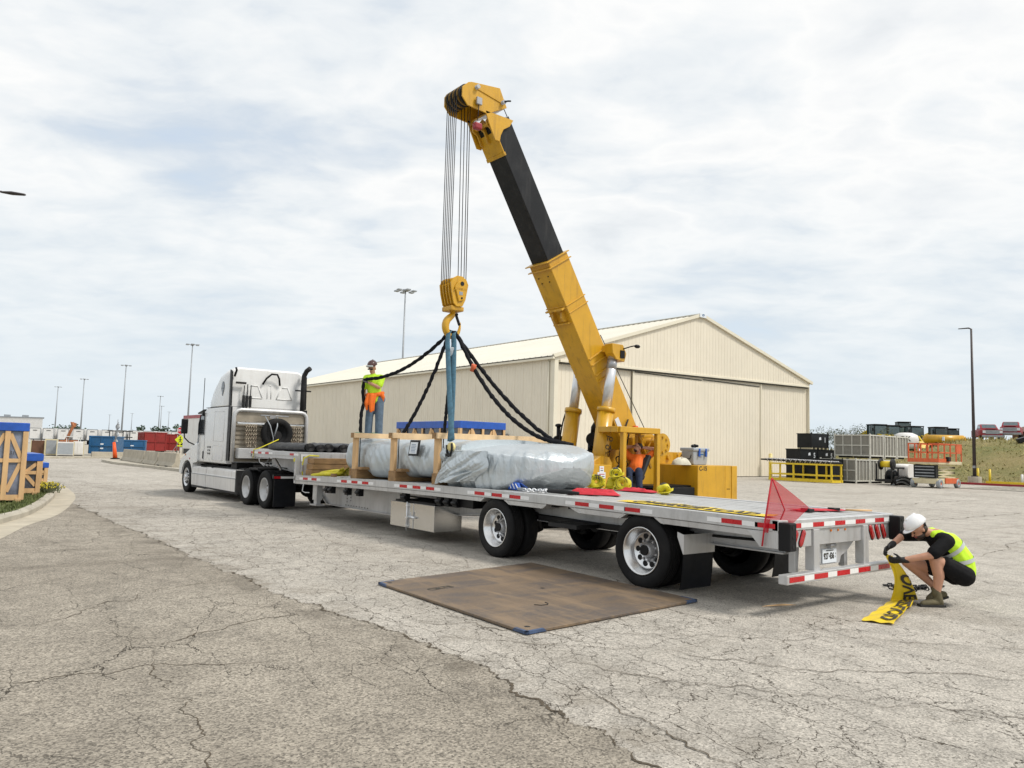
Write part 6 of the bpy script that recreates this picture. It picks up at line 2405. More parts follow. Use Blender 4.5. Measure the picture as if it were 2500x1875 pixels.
hand(mb, P(5.99, 7.53, 1.865), P(.6, -.5, .2), P(-.4, -.5, -.3), -1, .5)
part('hands', mb, 'skin', p2, rem=.007, smooth_it=2)

# ---------------------------------------------------------------- banner in the crouching worker's hands
def strip(fn, nu, nv, th=.004):
    mb = MB()
    mb.grid(lambda u, v: fn(u, v), nu, nv)
    mb.grid(lambda u, v: vec(fn(u, v)) + Vector((0, 0, -th)), nu, nv)
    return mb


A0, A1, A2 = P(2.03, -.14, .57), P(2.04, -.20, .012), P(.62, -.57, .012)
B0, B1, B2 = P(2.11, -.20, .54), P(2.38, -.37, .02), P(.71, -.86, .014)


def ban(u, v):
    if u < .34:
        t_ = u / .34
        a = A0.lerp(A1, t_)
        b = B0.lerp(B1, t_ ** .9)
        p = a.lerp(b, v)
        p += P(.03, -.05, 0) * math.sin(t_ * 3.1) + P(.02, -.03, 0) * math.sin(v * 9 + t_ * 3) * t_ * (1 - t_) * 2
        return p
    t_ = (u - .34) / .66
    a, b = A1.lerp(A2, t_), B1.lerp(B2, t_)
    p = a.lerp(b, v)
    p.z += .035 * abs(math.sin(t_ * 9.5)) * (1 - t_ * .5) * v + .012 * math.sin(v * 6 + t_ * 12) ** 2
    return p


bn = thing('oversize_banner', 'yellow vinyl banner with black letters dragging on the ground from the crouching worker', 'banner', (1.6, -.5, 0))
part('banner_cloth', strip(ban, 90, 14), 'banner', bn)
tm = text_mb('OVERSIZE LOAD', 1.0, 0.0, 'LEFT', .03)
xs_ = [v[0] for v in tm.v]
ys_ = [v[1] for v in tm.v]
x0_, x1_, y0_, y1_ = min(xs_), max(xs_), min(ys_), max(ys_)
# finer faces so that the letters follow the folds
import bmesh as _bm


def refine(mb, cuts):
    b = _bm.new()
    vs_ = [b.verts.new(v) for v in mb.v]
    for f in mb.f:
        try:
            b.faces.new([vs_[i] for i in f])
        except ValueError:
            pass
    _bm.ops.triangulate(b, faces=b.faces)
    for _ in range(cuts):
        es = [e for e in b.edges if e.calc_length() > .12]
        if not es:
            break
        _bm.ops.subdivide_edges(b, edges=es, cuts=1)
        _bm.ops.triangulate(b, faces=b.faces)
    b.verts.index_update()
    o = MB()
    o.add([tuple(v.co) for v in b.verts], [tuple(v.index for v in f.verts) for f in b.faces])
    b.free()
    return o


tm = refine(tm, 4)


def on_strip(fn, tm, u0, u1, v0, v1, lift):
    m_ = MB()
    m_.add([vec(fn(u0 + (u1 - u0) * (p[0] - x0_) / (x1_ - x0_), v0 + (v1 - v0) * (p[1] - y0_) / (y1_ - y0_))) + lift for p in tm.v], tm.f)
    return m_


part('banner_lettering', on_strip(ban, tm, .14, .95, .95, .42, P(-.004, -.012, .010)), 'ink', bn)

# ================================================================ THINGS LYING ON THE TRAILER DECK
def dk(y):
    return tz(y) + .072


def ban2(u, v):
    y = 2.55 - 2.25 * u
    x = .16 + .02 * math.sin(u * 7) + (.34 + .05 * math.sin(u * 4)) * v
    return P(x, y, dk(y) + .006 + .010 * abs(math.sin(u * 14 + v * 3)) * (.3 + v))


b2_ = thing('oversize_banner', 'yellow vinyl banner with black letters laid flat along the near edge of the deck', 'banner', (.35, 1.4, 1.03))
part('banner_cloth', strip(ban2, 70, 10), 'banner', b2_)
part('banner_lettering', on_strip(ban2, tm, .08, .93, .15, .85, P(0, 0, .005)), 'ink', b2_)


def cloth(name, m, lab, cat, cx, cy, lx, ly, ang, hgt, seed, z0=None, taper=.4):
    ca, sa = math.cos(ang), math.sin(ang)

    def f(u, v):
        a, b = (u - .5) * lx, (v - .5) * ly * (1 - taper * u)
        a += .04 * noise.noise((u * 5, v * 5, seed))
        x, y = cx + a * ca - b * sa, cy + a * sa + b * ca
        e = math.sin(math.pi * u) * math.sin(math.pi * v)
        return P(x, y, (dk(y) if z0 is None else z0) + .008 + hgt * max(0, ridge((u * 2.4 + v * 1.3, v * 2.2, seed)) * .6 + .4) * min(1, e * 2.5))
    mb = strip(f, 26, 18, .005)
    return solo(name, mb, m, lab, cat, None, (cx, cy, dk(cy)))


cloth('warning_flag', 'red_cloth', 'crumpled red warning flag lying on the deck beside the chain', 'flag', .92, 3.75, .80, .42, -.95, .085, 3)
cloth('warning_flag', 'red_cloth', 'red warning flag bunched at the far deck edge below the operator cage', 'flag', 2.42, 4.2, .7, .34, -1.45, .06, 8)
cloth('warning_flag', 'red_cloth', 'flat red warning flag lying at the rear right of the deck', 'flag', 1.92, .62, .8, .28, -.35, .015, 5)
t = thing('flag_stick', 'pale wooden flag stick lying at the rear right corner of the deck', 'stick', (2.3, .3, 1.03))
mb = MB()
mb.cyl((2.18, .42, 1.045), (2.42, .20, 1.045), .012, n=8)
part('stick', mb, 'pine', t)
mb = MB()
mb.cyl((1.98, .55, 1.052), (2.1, .46, 1.05), .02, n=8)
part('grip', mb, 'black', t)
t = thing('ratchet_tool', 'short black tool lying on the deck beside the rear flag', 'tool', (1.55, .62, 1.03))
mb = MB()
mb.box((1.48, .55, 1.025), (1.66, .60, 1.06))
mb.cyl((1.5, .52, 1.05), (1.5, .64, 1.05), .025, n=8)
part('handle', mb, 'black', t, bev=.006)
# standing red mesh flag at the rear left corner
M_FLAG = bpy.data.materials.new('red_mesh_flag')
M_FLAG.use_nodes = True
nt = M_FLAG.node_tree
nt.nodes.clear()
d1 = nd(nt, 'ShaderNodeBsdfDiffuse', {'Color': (.62, .015, .035, 1)})
d2 = nd(nt, 'ShaderNodeBsdfTranslucent', {'Color': (.75, .03, .06, 1)})
d3 = nd(nt, 'ShaderNodeBsdfTransparent', {'Color': (1, .86, .86, 1)})
m1 = nd(nt, 'ShaderNodeMixShader', {0: .35, 1: d1.outputs[0], 2: d2.outputs[0]})
m2 = nd(nt, 'ShaderNodeMixShader', {0: .36, 1: m1.outputs[0], 2: d3.outputs[0]})
nt.links.new(m2.outputs[0], nd(nt, 'ShaderNodeOutputMaterial').inputs[0])
t = thing('warning_flag', 'standing red mesh warning flag on a rod at the rear left trailer corner', 'flag', (-.03, .15, .72))
mb = MB()
mb.tube([P(-.03, .19, .73), P(-.035, .15, 1.0), P(-.045, .06, 1.47)], .010, 8)
part('flag_rod', mb, 'red_cloth', t)
Tp, Bl, Br_, Mr = P(-.046, .055, 1.47), P(-.035, .16, .88), P(.16, .02, .86), P(.36, -.15, 1.16)


def flg(u, v):
    a = Tp.lerp(Bl, v)
    b = Tp.lerp(Mr, min(1, v * 1.7)) if v < .59 else Mr.lerp(Br_, (v - .59) / .41)
    p = a.lerp(b, u)
    p += P(-.05, .03, 0) * math.sin(u * 5.5 + v * 2) * u * v
    return p


mb = MB()
mb.grid(flg, 24, 24)
fl = part('flag_mesh', mb, M_FLAG, t)
mb = MB()
mb.tube([flg(.40, v) for v in (.02, .3, .6, .97)], .008, 6)
part('flag_seam', mb, 'red_cloth', fl)
t.rotation_euler = (0, 0, 0)
# blue corner protector, chain with binder
t = thing('corner_protector', 'small blue plastic corner protector on the deck in front of the load', 'protector', (.6, 5.05, 1.03))
mb = MB()
zb = dk(5.05)
mb.prism([(.42, 4.92, zb), (.42, 5.24, zb), (.42, 5.18, zb + .12), (.42, 5.0, zb + .12)], (.05, 0, 0))
mb.prism([(.47, 4.94, zb + .10), (.47, 5.22, zb + .10), (.62, 5.20, zb + .02), (.62, 4.96, zb + .02)], (0, 0, .02))
part('shell', mb, 'blue_plastic', t, bev=.01)
for i in range(3):
    mb = MB()
    mb.bar((.415, 4.96 + .09 * i, zb + .02), (.415, 5.03 + .08 * i, zb + .10), .01, .02, (1, 0, 0))
    part('rib', mb, 'white_tape', t)
t = thing('load_binder', 'tangled steel chain with dark lever binder lying on the deck by the red flag', 'chain', (.5, 4.4, 1.03))
mb = MB()
for a, b in (((.34, 4.75), (.42, 4.5)), ((.42, 4.5), (.36, 4.3)), ((.36, 4.3), (.55, 4.2)), ((.30, 4.6), (.55, 4.35)), ((.5, 4.55), (.45, 4.15))):
    chain(mb, (a[0], a[1], dk(a[1]) + .02), (b[0], b[1], dk(b[1]) + .035), .009, .06)
part('chain', mb, 'chrome', t, kind='stuff')
mb = MB()
mb.limb([(.40, 4.2, dk(4.2) + .035), (.45, 3.95, dk(4) + .035), (.55, 3.7, dk(3.8) + .03)], [.03, .035, .02])
part('binder', mb, 'steel_dark', t)
mb = MB()
mb.box((.36, 4.72, dk(4.7)), (.40, 4.92, dk(4.7) + .05))
part('hook', mb, 'galv', t, bev=.008)


def roll(name, lab, cx, cy, z, r, w, ang, tail=True, m='yellow_strap', label_txt=None, tilt=0.0):
    ca, sa = math.cos(ang), math.sin(ang)
    t = thing(name, lab, 'strap', (cx, cy, z), group='yellow straps on the deck')
    mb = MB()
    ax = Vector((ca, sa, tilt)).normalized()
    pr = []
    prof = [(r * .25, -w / 2), (r * .96, -w / 2), (r, -w / 2 + .004), (r, w / 2 - .004), (r * .96, w / 2), (r * .25, w / 2)]
    mb.lathe(prof, (cx, cy, z + r * .92), ax, 26, closed=True)
    mb.mapv(lambda p: (p[0] + .03 * noise.noise((p[0] * 9, p[1] * 9, p[2] * 9)), p[1] + .03 * noise.noise((p[0] * 9, p[1] * 9, p[2] * 9 + 5)), z + (p[2] - z) * .86 + .02 * noise.noise((p[0] * 7, p[1] * 7, 3))))
    mb.tube([P(cx - .16, cy + .02, z + .012), P(cx - .05, cy - .10, z + .03), P(cx + .05, cy - r * .9, z + .05), P(cx + .10, cy - r * .5, z + r * .8)], .05, 8, flat=(1, .16))
    ro = part('strap_roll', mb, m, t)
    mb = MB()
    for k in range(2):
        rr_ = r * (.4 + .3 * k)
        mb.lathe([(rr_, -w / 2 - .002), (rr_ + .006, -w / 2 - .002), (rr_ + .006, w / 2 + .002), (rr_, w / 2 + .002)], (cx, cy, z + r * .92), ax, 22, closed=True)
    part('strap_edge', mb, 'ink', ro)
    if label_txt:
        pass
    return t


for k, (cx, cy, z, r_, w_, an, ti, lab) in enumerate([(2.42, 5.22, dk(5.2), .15, .12, .9, .1, 'coiled yellow strap leaning upright, leftmost of the pile below the operator'),
                                                   (2.50, 4.92, dk(4.9), .12, .12, 2.2, .3, 'coiled yellow strap lying low in the middle of the pile below the operator'),
                                                   (2.52, 4.66, dk(4.7), .14, .12, .5, .0, 'coiled yellow strap at the right of the pile below the operator'),
                                                   (2.50, 4.80, dk(4.8) + .2, .11, .12, .8, .2, 'coiled yellow strap resting on top of the pile below the operator'),
                                                   (2.36, 3.58, dk(3.6), .10, .11, 1.0, .5, 'single coiled yellow strap apart from the pile, right of the cage post')]):
    roll('ratchet_strap', lab, cx, cy, z, r_, w_, an, True, tilt=ti)
text(bpy.data.objects['ratchet_strap'], 'TE', .10, (2.345, 5.10, dk(5.2) + .20), (.75, -.6, 0), (0, 0, 1), 'ink', bold=.004)
t = thing('folded_strap', 'flat folded yellow strap lying at the front of the lower deck by the timbers', 'strap', (.25, 11.6, .97))
mb = MB()
pts = [P(.12, 12.2, dk(12.2) + .01), P(.14, 11.6, dk(11.6) + .05), P(.16, 11.25, dk(11.3) + .06), P(.3, 11.1, dk(11.2) + .10), P(.35, 11.4, dk(11.4) + .12), P(.2, 11.8, dk(11.8) + .07), P(.25, 12.1, dk(12.1) + .03)]
pts = [Vector(p) for p in smooth_path([tuple(p) for p in pts], 5)]
mb.tube(pts, .05, 8, flat=(1, .8))
for i in range(6):
    mb.tube([P(.2 + .05 * i, 11.15 + .03 * i, dk(11.2) + .02), P(.25 + .04 * i, 11.05, dk(11) + .16 + .02 * (i % 3)), P(.32 + .04 * i, 11.2, dk(11.2) + .03)], .035, 6, flat=(1, .4))
part('webbing', mb, 'yellow_strap', t)
mb = MB()
mb.box((.10, 11.05, dk(11.1)), (.18, 11.2, dk(11.1) + .07))
part('ratchet', mb, 'oak', t)
# timbers stacked against the riser
for i in range(3):
    z0 = dk(12.3) + .005 + .135 * i
    t = thing('dunnage_timber', 'brown dunnage timber across the deck in front of the step, ' + ('lowest of the stack', 'middle of the stack', 'topmost of the stack')[i], 'timber', (1.2, 12.4, z0), group='dunnage timbers by the step')
    mb = MB()
    mb.box((.13 + .02 * i, 12.30 - .012 * i, z0), (2.3, 12.62 + .01 * i, z0 + .128))
    part('timber', mb, 'oak', t, bev=.006)
t = thing('ratchet_strap', 'yellow strap hanging over the timber stack at the step', 'strap', (.1, 12.7, 1.0))
mb = MB()
mb.tube([P(.10, 12.72, .95), P(.08, 12.72, 1.15), P(.10, 12.70, 1.36), P(.2, 12.6, 1.43), P(.4, 12.5, 1.42)], .03, 8, flat=(1, .4))
part('webbing', mb, 'yellow_strap', t)
mb = MB()
mb.box((.06, 12.67, 1.05), (.11, 12.76, 1.2))
part('ratchet', mb, 'steel', t)
# rolled black tarps on the upper deck
spec('black_tarp', (0.016, 0.016, 0.018), 0.45, 0.0, 0.3, 8, 0.5, 30)
for i, (cx, y0, y1, r_, nm) in enumerate([(.46, 13.2, 15.6, .14, 'leftmost'), (.72, 13.15, 15.5, .13, 'second from left'), (.98, 13.25, 15.6, .14, 'middle'), (1.32, 13.1, 15.5, .14, 'second from right'), (1.70, 13.3, 15.5, .15, 'rightmost')]):
    t = thing('rolled_tarp', 'rolled black tarpaulin on the upper deck, %s of five' % nm, 'tarp', (cx, 14, 1.5), group='rolled tarps on the upper deck')
    mb = MB()

    def rl(u, v):
        a = u * 6.2832
        rr_ = r_ * (1 + .10 * ridge((math.cos(a) * 1.6, math.sin(a) * 1.6, v * 5 + i * 3)) - .05) * (1 - .12 * (abs(v - .5) * 2) ** 6)
        return P(cx + rr_ * 1.22 * math.cos(a), y0 + (y1 - y0) * v, 1.503 + r_ * .80 + max(-r_ * .80, rr_ * .80 * math.sin(a)) * (1 + .25 * noise.noise((v * 4, i * 2.0, 1))))
    mb.grid(rl, 26, 40, closeu=True)
    part('tarp_roll', mb, 'black_tarp', t)
    mb = MB()
    sp_ = [P(cx + r_ * 1.0 * (.15 + .8 * k / 40) * math.cos(k * .5), y0 - .004, 1.503 + r_ * .80 + r_ * .72 * (.15 + .8 * k / 40) * math.sin(k * .5)) for k in range(41)]
    mb.tube(sp_, .012, 6)
    mb.lathe([(r_ * .72, 0.0), (0, .02)], (cx, y0 + .012, 1.503 + r_ * .80), (0, 1, 0), 20)
    part('roll_end', mb, 'black_tarp', t)
t = thing('ratchet_strap', 'yellow strap over the rolled tarps on the upper deck edge', 'strap', (.1, 15.5, 1.5))
mb = MB()
mb.tube([P(-.012, 15.75, 1.28), P(-.012, 15.75, 1.51), P(.1, 15.6, 1.56), P(.45, 15.2, 1.80)], .025, 8, flat=(1, .3))
part('webbing', mb, 'yellow_strap', t)
# chain heap on the ground behind the crouching man
t = thing('chain_heap', 'rusty chain heaped on the ground behind the crouching worker', 'chain', (3.2, .1, 0))
mb = MB()
for k in range(10):
    a = rnd.uniform(0, 6.28)
    x_, y_ = 3.15 + rnd.gauss(0, .16), .1 + rnd.gauss(0, .08)
    chain(mb, (x_, y_, .02), (x_ + .35 * math.cos(a), y_ + .15 * math.sin(a), .02 + .02 * (k % 2)), .010, .07)
part('chain', mb, 'steel_dark', t, kind='stuff')
# ================================================================ CRATES WITH BLUE CAPS
spec('film', (0.16, 0.18, 0.24), 0.18, 0.0, 0.5, 3.5, 0.8, 5, coat=0.5)
spec('film_dark', (0.05, 0.055, 0.07), 0.2, 0.0, 0.6, 3.0, 0.8, 5, coat=0.5)


def crate(lab, x0, x1, y0, y1, z0, H, cap_h=.2, film='film', nx=3, ny=4, mark=None, group='wooden crates with blue plastic tops'):
    t = thing('wooden_crate', lab, 'crate', ((x0 + x1) / 2, (y0 + y1) / 2, z0), group=group)
    mb = MB()
    mb.box((x0 + .06, y0 + .06, z0 + .10), (x1 - .06, y1 - .06, z0 + H - .02))
    part('wrapped_goods', mb, film, t)
    mb = MB()
    mb.box((x0 - .012, y0 - .012, z0 + H - cap_h), (x1 + .012, y1 + .012, z0 + H))
    part('blue_cover', mb, 'blue_plastic', t, bev=.012)
    w = .11
    zt = z0 + H - cap_h + .02
    for face in range(4):
        n = nx if face in (0, 2) else ny
        for i in range(n):
            f = i / (n - 1)
            mb = MB()
            if face == 0:
                c = x0 + (x1 - x0 - w) * f
                mb.box((c, y0, z0 + .06), (c + w, y0 + .035, zt))
            elif face == 2:
                c = x0 + (x1 - x0 - w) * f
                mb.box((c, y1 - .035, z0 + .06), (c + w, y1, zt))
            elif face == 1:
                c = y0 + .04 + (y1 - y0 - .08 - w) * f
                mb.box((x1 - .035, c, z0 + .06), (x1, c + w, zt))
            else:
                c = y0 + .04 + (y1 - y0 - .08 - w) * f
                mb.box((x0, c, z0 + .06), (x0 + .035, c + w, zt))
            part('slat', mb, 'pine', t, bev=.003)
        for i in range(n - 1):
            mb = MB()
            f0, f1 = i / (n - 1), (i + 1) / (n - 1)
            za, zb = (z0 + .25, z0 + H * .5) if i % 2 else (z0 + H * .5, z0 + .25)
            zc, ze = (z0 + H * .55, zt - .08) if i % 2 == 0 else (zt - .08, z0 + H * .55)
            for q0, q1 in ((za, zb), (zc, ze)):
                if face in (0, 2):
                    yy = y0 + .045 if face == 0 else y1 - .045
                    mb.bar((x0 + (x1 - x0 - w) * f0 + w, yy, q0), (x0 + (x1 - x0 - w) * f1, yy, q1), .09, .02, (0, 1, 0))
                else:
                    xx = x1 - .045 if face == 1 else x0 + .045
                    mb.bar((xx, y0 + .04 + (y1 - y0 - .08 - w) * f0 + w, q0), (xx, y0 + .04 + (y1 - y0 - .08 - w) * f1, q1), .09, .02, (1, 0, 0))
            part('diagonal_brace', mb, 'pine', t)
    for zz_, hh_ in ((z0 + .05, .13), (z0 + H * .5, .09)):
        mb = MB()
        mb.box((x0 + .02, y0 + .018, zz_), (x1 - .02, y0 + .034, zz_ + hh_))
        mb.box((x1 - .034, y0 + .02, zz_), (x1 - .018, y1 - .02, zz_ + hh_))
        part('rail_board', mb, 'pine', t)
    for i in range(3):
        mb = MB()
        c = x0 + .05 + (x1 - x0 - .22) * i / 2
        mb.box((c, y0 - .01, z0), (c + .12, y1, z0 + .10))
        part('skid', mb, 'pine', t, bev=.003)
    if mark:
        text(t, mark, .12, (x1 - .30, y0 - .004, z0 + H * .62), (1, 0, 0), (0, 0, 1), 'ink')
    return t


crate('tallest wooden crate with blue plastic top, nearest on the left island', -6.6, -5.06, 16.75, 18.6, .14, 1.87, .20, 'film', 5, 4, '31')
crate('low wooden crate with blue top right beside the tallest crate', -5.6, -4.42, 19.35, 21.4, .14, 1.10, .20, 'film_dark', 4, 4)
crate('low wooden crate with blue top second behind the tallest crate', -5.2, -4.10, 21.7, 23.6, .14, 1.03, .18, 'film_dark', 3, 4)
crate('small wooden crate with blue top, farthest back on the left island', -4.4, -3.52, 25.0, 26.4, .14, .70, .17, 'film_dark', 3, 3)
crate('large wooden crate with blue top standing beyond the trailer behind the slings', 9.2, 11.4, 19.4, 24.2, .0, 2.76, .28, 'film_dark', 5, 8)

# ================================================================ STREET LAMP OVERHEAD ON THE LEFT
t = thing('street_lamp', 'dark street lamp whose head reaches in at the upper left edge', 'lamp post', (-7.6, 25.3, .135))
mb = MB()
mb.cyl((-7.6, 25.3, .13), (-7.6, 25.3, 9.3), .10, .06, n=12)
part('pole', mb, 'lamp_bronze', t)
mb = MB()
mb.tube([P(-7.6, 25.3, 9.1), P(-7.3, 25.1, 9.30), P(-6.3, 24.3, 9.40), P(-5.55, 23.75, 9.33)], .03, 8)
part('arm', mb, 'lamp_bronze', t)
mb = MB()
hd_ = P(-4.97, 23.28, 9.22) - P(-5.55, 23.73, 9.33)
mb.limb([P(-5.55, 23.73, 9.33), P(-5.3, 23.54, 9.29), P(-5.0, 23.30, 9.23)], [.05, .095, .06])
mb.mapv(lambda p: (p[0], p[1], 9.28 + (p[2] - 9.28) * .6))
part('lamp_head', mb, 'lamp_bronze', t)

# ================================================================ HIGH MASTS
proto = None
masts = [(62.16, 115.1, 29.9, .26, 'tallest-looking light mast rising behind the hangar roof'), (57.4, 229.0, 29.9, .30, 'light mast rising just left of the truck cab'), (57.7, 315.9, 29.8, .34, 'light mast above the orange marker post'),
         (58.9, 409.6, 29.8, .38, 'second light mast from the left above the white trailers'), (59.1, 490.2, 29.9, .4, 'leftmost light mast above the white trailers'), (121.2, 522.9, 29.9, .42, 'light mast left of the stop sign, nearer of the close pair'),
         (139.6, 593.2, 26.5, .42, 'light mast left of the stop sign, farther of the close pair'), (187.9, 910.5, 29.9, .55, 'faint light mast above the trees left of the stop sign'), (177.6, 972.6, 29.1, .55, 'faint light mast above the blue bins'), (209.1, 844.9, 31.4, .5, 'faint light mast above the trees beside the truck'),
         (40.0, 640.0, 26.0, .45, 'faint light mast above the white building, right one'), (22.0, 690.0, 27.0, .45, 'faint light mast above the white building, left one')]
for x, y, h, r_, lab in masts:
    t = thing('light_mast', lab, 'light mast', (x, y, 0), group='tall light masts')
    mb = MB()
    mb.cyl((x, y, 0), (x, y, h), r_, r_ * .45, n=10)
    part('pole', mb, 'galv', t)
    mb = MB()
    mb.cyl((x, y, h), (x, y, h + .35), .5, n=12)
    part('crown', mb, 'galv', t)
    for k in range(6):
        a = k * math.pi / 3 + .3
        mb = MB()
        mb.bar((x, y, h + .1), (x + 1.3 * math.cos(a), y + 1.3 * math.sin(a), h + .1), .09, .09)
        mb.box((x + 1.6 * math.cos(a) - .38, y + 1.6 * math.sin(a) - .38, h - .05), (x + 1.6 * math.cos(a) + .38, y + 1.6 * math.sin(a) + .38, h + .16))
        part('floodlight', mb, 'galv', t)

# ================================================================ LEFT BACKGROUND YARD
def lerp2(px, p0=(86, 19.66, 229.76), p1=(440, 49.38, 206.18)):
    f = (px - p0[0]) / (p1[0] - p0[0])
    return p0[1] + (p1[1] - p0[1]) * f, p0[2] + (p1[2] - p0[2]) * f


RZ_ = -.42
lt = thing('semi_trailer', 'white box semi trailer in the distant row, leftmost', 'trailer', (0, 0, 0), 0, group='white trailers parked in the distance', local=True)
mb = MB()
mb.box((-1.3, 0, 1.15), (1.3, 15.5, 4.05))
part('box_body', mb, 'white_dull', lt, bev=.05)
mb = MB()
for p, q in (((-1.28, 1.2), (-1.28, 4.0)), ((1.28, 1.2), (1.28, 4.0)), ((-1.28, 4.0), (1.28, 4.0)), ((-1.28, 1.2), (1.28, 1.2))):
    mb.bar((p[0], -.02, p[1]), (q[0], -.02, q[1]), .12, .06, (0, 1, 0))
part('front_frame', mb, 'galv', lt)
mb = MB()
mb.box((-.5, -.06, 3.35), (.5, -.02, 3.5))
part('logo_plate', mb, 'steel_dark', lt)
mb = MB()
for k in range(10):
    mb.box((1.31, .6 + k * 1.5, 1.3), (1.34, .7 + k * 1.5, 3.9))
part('side_post', mb, 'galv', lt, kind='stuff')
mb = MB()
mb.box((-1.1, .5, .95), (1.1, 15, 1.12))
for xx in (-.9, .9):
    mb.bar((xx, 2.2, .05), (xx, 2.2, 1.0), .15, .15)
for yy in (12.4, 13.7):
    for xx in (-1.15, .6):
        mb.cyl((xx, yy, .5), (xx + .55, yy, .5), .5, n=16)
part('undercarriage', mb, 'frame_black', lt)
nms = ['second from left', 'third from left', 'fourth from left', 'fifth from left', 'sixth from left', 'fifth from right', 'fourth from right', 'third from right', 'second from right', 'rightmost']
pxs = [86, 119, 155, 192, 226, 262, 296, 327, 363, 398, 432]
for i, px in enumerate(pxs):
    x, y = lerp2(px)
    if i == 0:
        lt.location = (x, y, 0)
        lt.rotation_euler = (0, 0, RZ_)
    else:
        copy_tree(lt, (x, y, 0), RZ_ + rnd.uniform(-.02, .02), 'white box semi trailer in the distant row, ' + nms[i - 1])
t = thing('warehouse', 'long low white warehouse at the far left behind the trailers', 'building', (2, 285, 0))
mb = MB()
mb.prism([(-30, 312, 0), (25.6, 266, 0), (28.0, 292, 0), (-26, 338, 0)], (0, 0, 7.3))
part('wall', mb, 'white_dull', t)
mb = MB()
mb.prism([(-30.3, 312, 7.3), (25.9, 265.6, 7.3), (28.3, 292, 7.3), (-26, 338.4, 7.3)], (0, 0, .35))
part('roof', mb, 'galv', t)
for k in range(4):
    mb = MB()
    x, y = 8 + k * 4.4, 285 - k * 3.64
    mb.box((x, y, 7.65), (x + 1.6, y + 1.6, 8.3))
    part('roof_unit', mb, 'galv', t)
mb = MB()
mb.box((15.5, 273.6, 1.0), (16.3, 274.4, 1.8))
part('sign', mb, 'steel_dark', t)


def tree(name, lab, x, y, z0, h, w, m, group, nl=520, ls=.55, tr_h=.35, seed=0, cat='tree'):
    t = thing(name, lab, cat, (x, y, z0), group=group)
    rg = random.Random(seed * 7 + 3)
    mb = MB()
    mb.tube([P(x, y, z0), P(x + .1, y, z0 + h * .35), P(x, y + .1, z0 + h * .7)], [h * .03, h * .022, h * .008], 8)
    for k in range(6):
        a = rg.uniform(0, 6.28)
        zz_ = z0 + h * rg.uniform(.28, .6)
        mb.tube([P(x, y, zz_), P(x + w * .3 * math.cos(a), y + w * .3 * math.sin(a), zz_ + h * .2)], [h * .012, h * .004], 6)
    part('trunk', mb, 'bark', t)
    mb = MB()
    lobes = [(x + rg.gauss(0, w * .24), y + rg.gauss(0, w * .24), z0 + h * rg.uniform(tr_h + .05, .88), w * rg.uniform(.16, .30)) for _ in range(12)]
    for k in range(nl):
        cx, cy, cz, r_ = lobes[k % len(lobes)]
        d = Vector((rg.gauss(0, 1), rg.gauss(0, 1), rg.gauss(0, .8))).normalized() * r_ * rg.uniform(.55, 1.05)
        c = P(cx, cy, min(cz + d.z, z0 + h)) + P(d.x, d.y, 0)
        n_ = Vector((rg.gauss(0, 1), rg.gauss(0, 1), rg.gauss(.4, 1))).normalized()
        ax, ay, _ = frame(n_)
        s1, s2 = ls * rg.uniform(.5, 1.2), ls * rg.uniform(.35, .8)
        mb.add([c - ax * s1, c - ay * s2, c + ax * s1, c + ay * s2], [(0, 1, 2, 3)])
    part('crown', mb, m, t)
    return t


for k, (x, y, h, w, lab) in enumerate([(60.5, 478.6, 8.6, 10, 'dark tree on the horizon, left half of the wide clump above the trailers'), (66.0, 474.2, 9.2, 9, 'dark tree on the horizon, right half of the wide clump above the trailers'), (73.0, 470.0, 6.6, 5, 'small dark tree on the horizon right of the wide clump'),
                                       (81.5, 462.0, 6.4, 4, 'smallest dark tree on the horizon above the blue bin'), (91.0, 455.5, 6.2, 9, 'low wide dark tree on the horizon left of the round one'), (94.3, 451.8, 9.6, 6, 'round dark tree on the horizon above the red bins'), (100.0, 447.2, 9.5, 7, 'dark tree on the horizon behind the pair of close masts'),
                                       (104.2, 443.8, 9.9, 7, 'dark tree on the horizon left of the stop sign'), (109.5, 440.0, 10.8, 8, 'dark tree on the horizon directly behind the stop sign')]):
    tree('distant_tree', lab, x, y, 0, h, w, 'leaf_far', 'trees on the left horizon', 420, .75, .15, k)

# long far kerb, cabinets, bins
mb = MB()
mb.loft([[(x, y, 0), (x, y, .14), (x + .1, y + .3, .15), (x + .1, y + .3, 0)] for x, y in ((-3, 63.6), (1.75, 65.9), (5, 68.0), (8.1, 69.6), (13, 71))], False)
struct('far_kerb', mb, 'kerb')
mb = MB()
mb.add([(-30, 53, .02), (-3, 63.9, .02), (1.75, 66.2, .02), (5, 68.3, .02), (8.1, 69.9, .02), (13, 71.3, .02), (30, 75, .02), (40, 190, .02), (-40, 210, .02)], [tuple(range(9))])
struct('yard_pavement', mb, 'concrete')
for k, (x, y, l, lab) in enumerate([(6.0, 72.5, 3.0, 'low concrete block in front of the larger blue bin'), (9.2, 74.0, 2.2, 'low concrete block behind the orange marker post')]):
    t = thing('concrete_block', lab, 'barrier', (x + 1, y, .02))
    mb = MB()
    mb.prism([(x, y, .02), (x, y + .5, .02), (x, y + .42, .5), (x, y + .08, .5)], (l, .9, 0))
    part('block', mb, 'concrete', t, bev=.03)


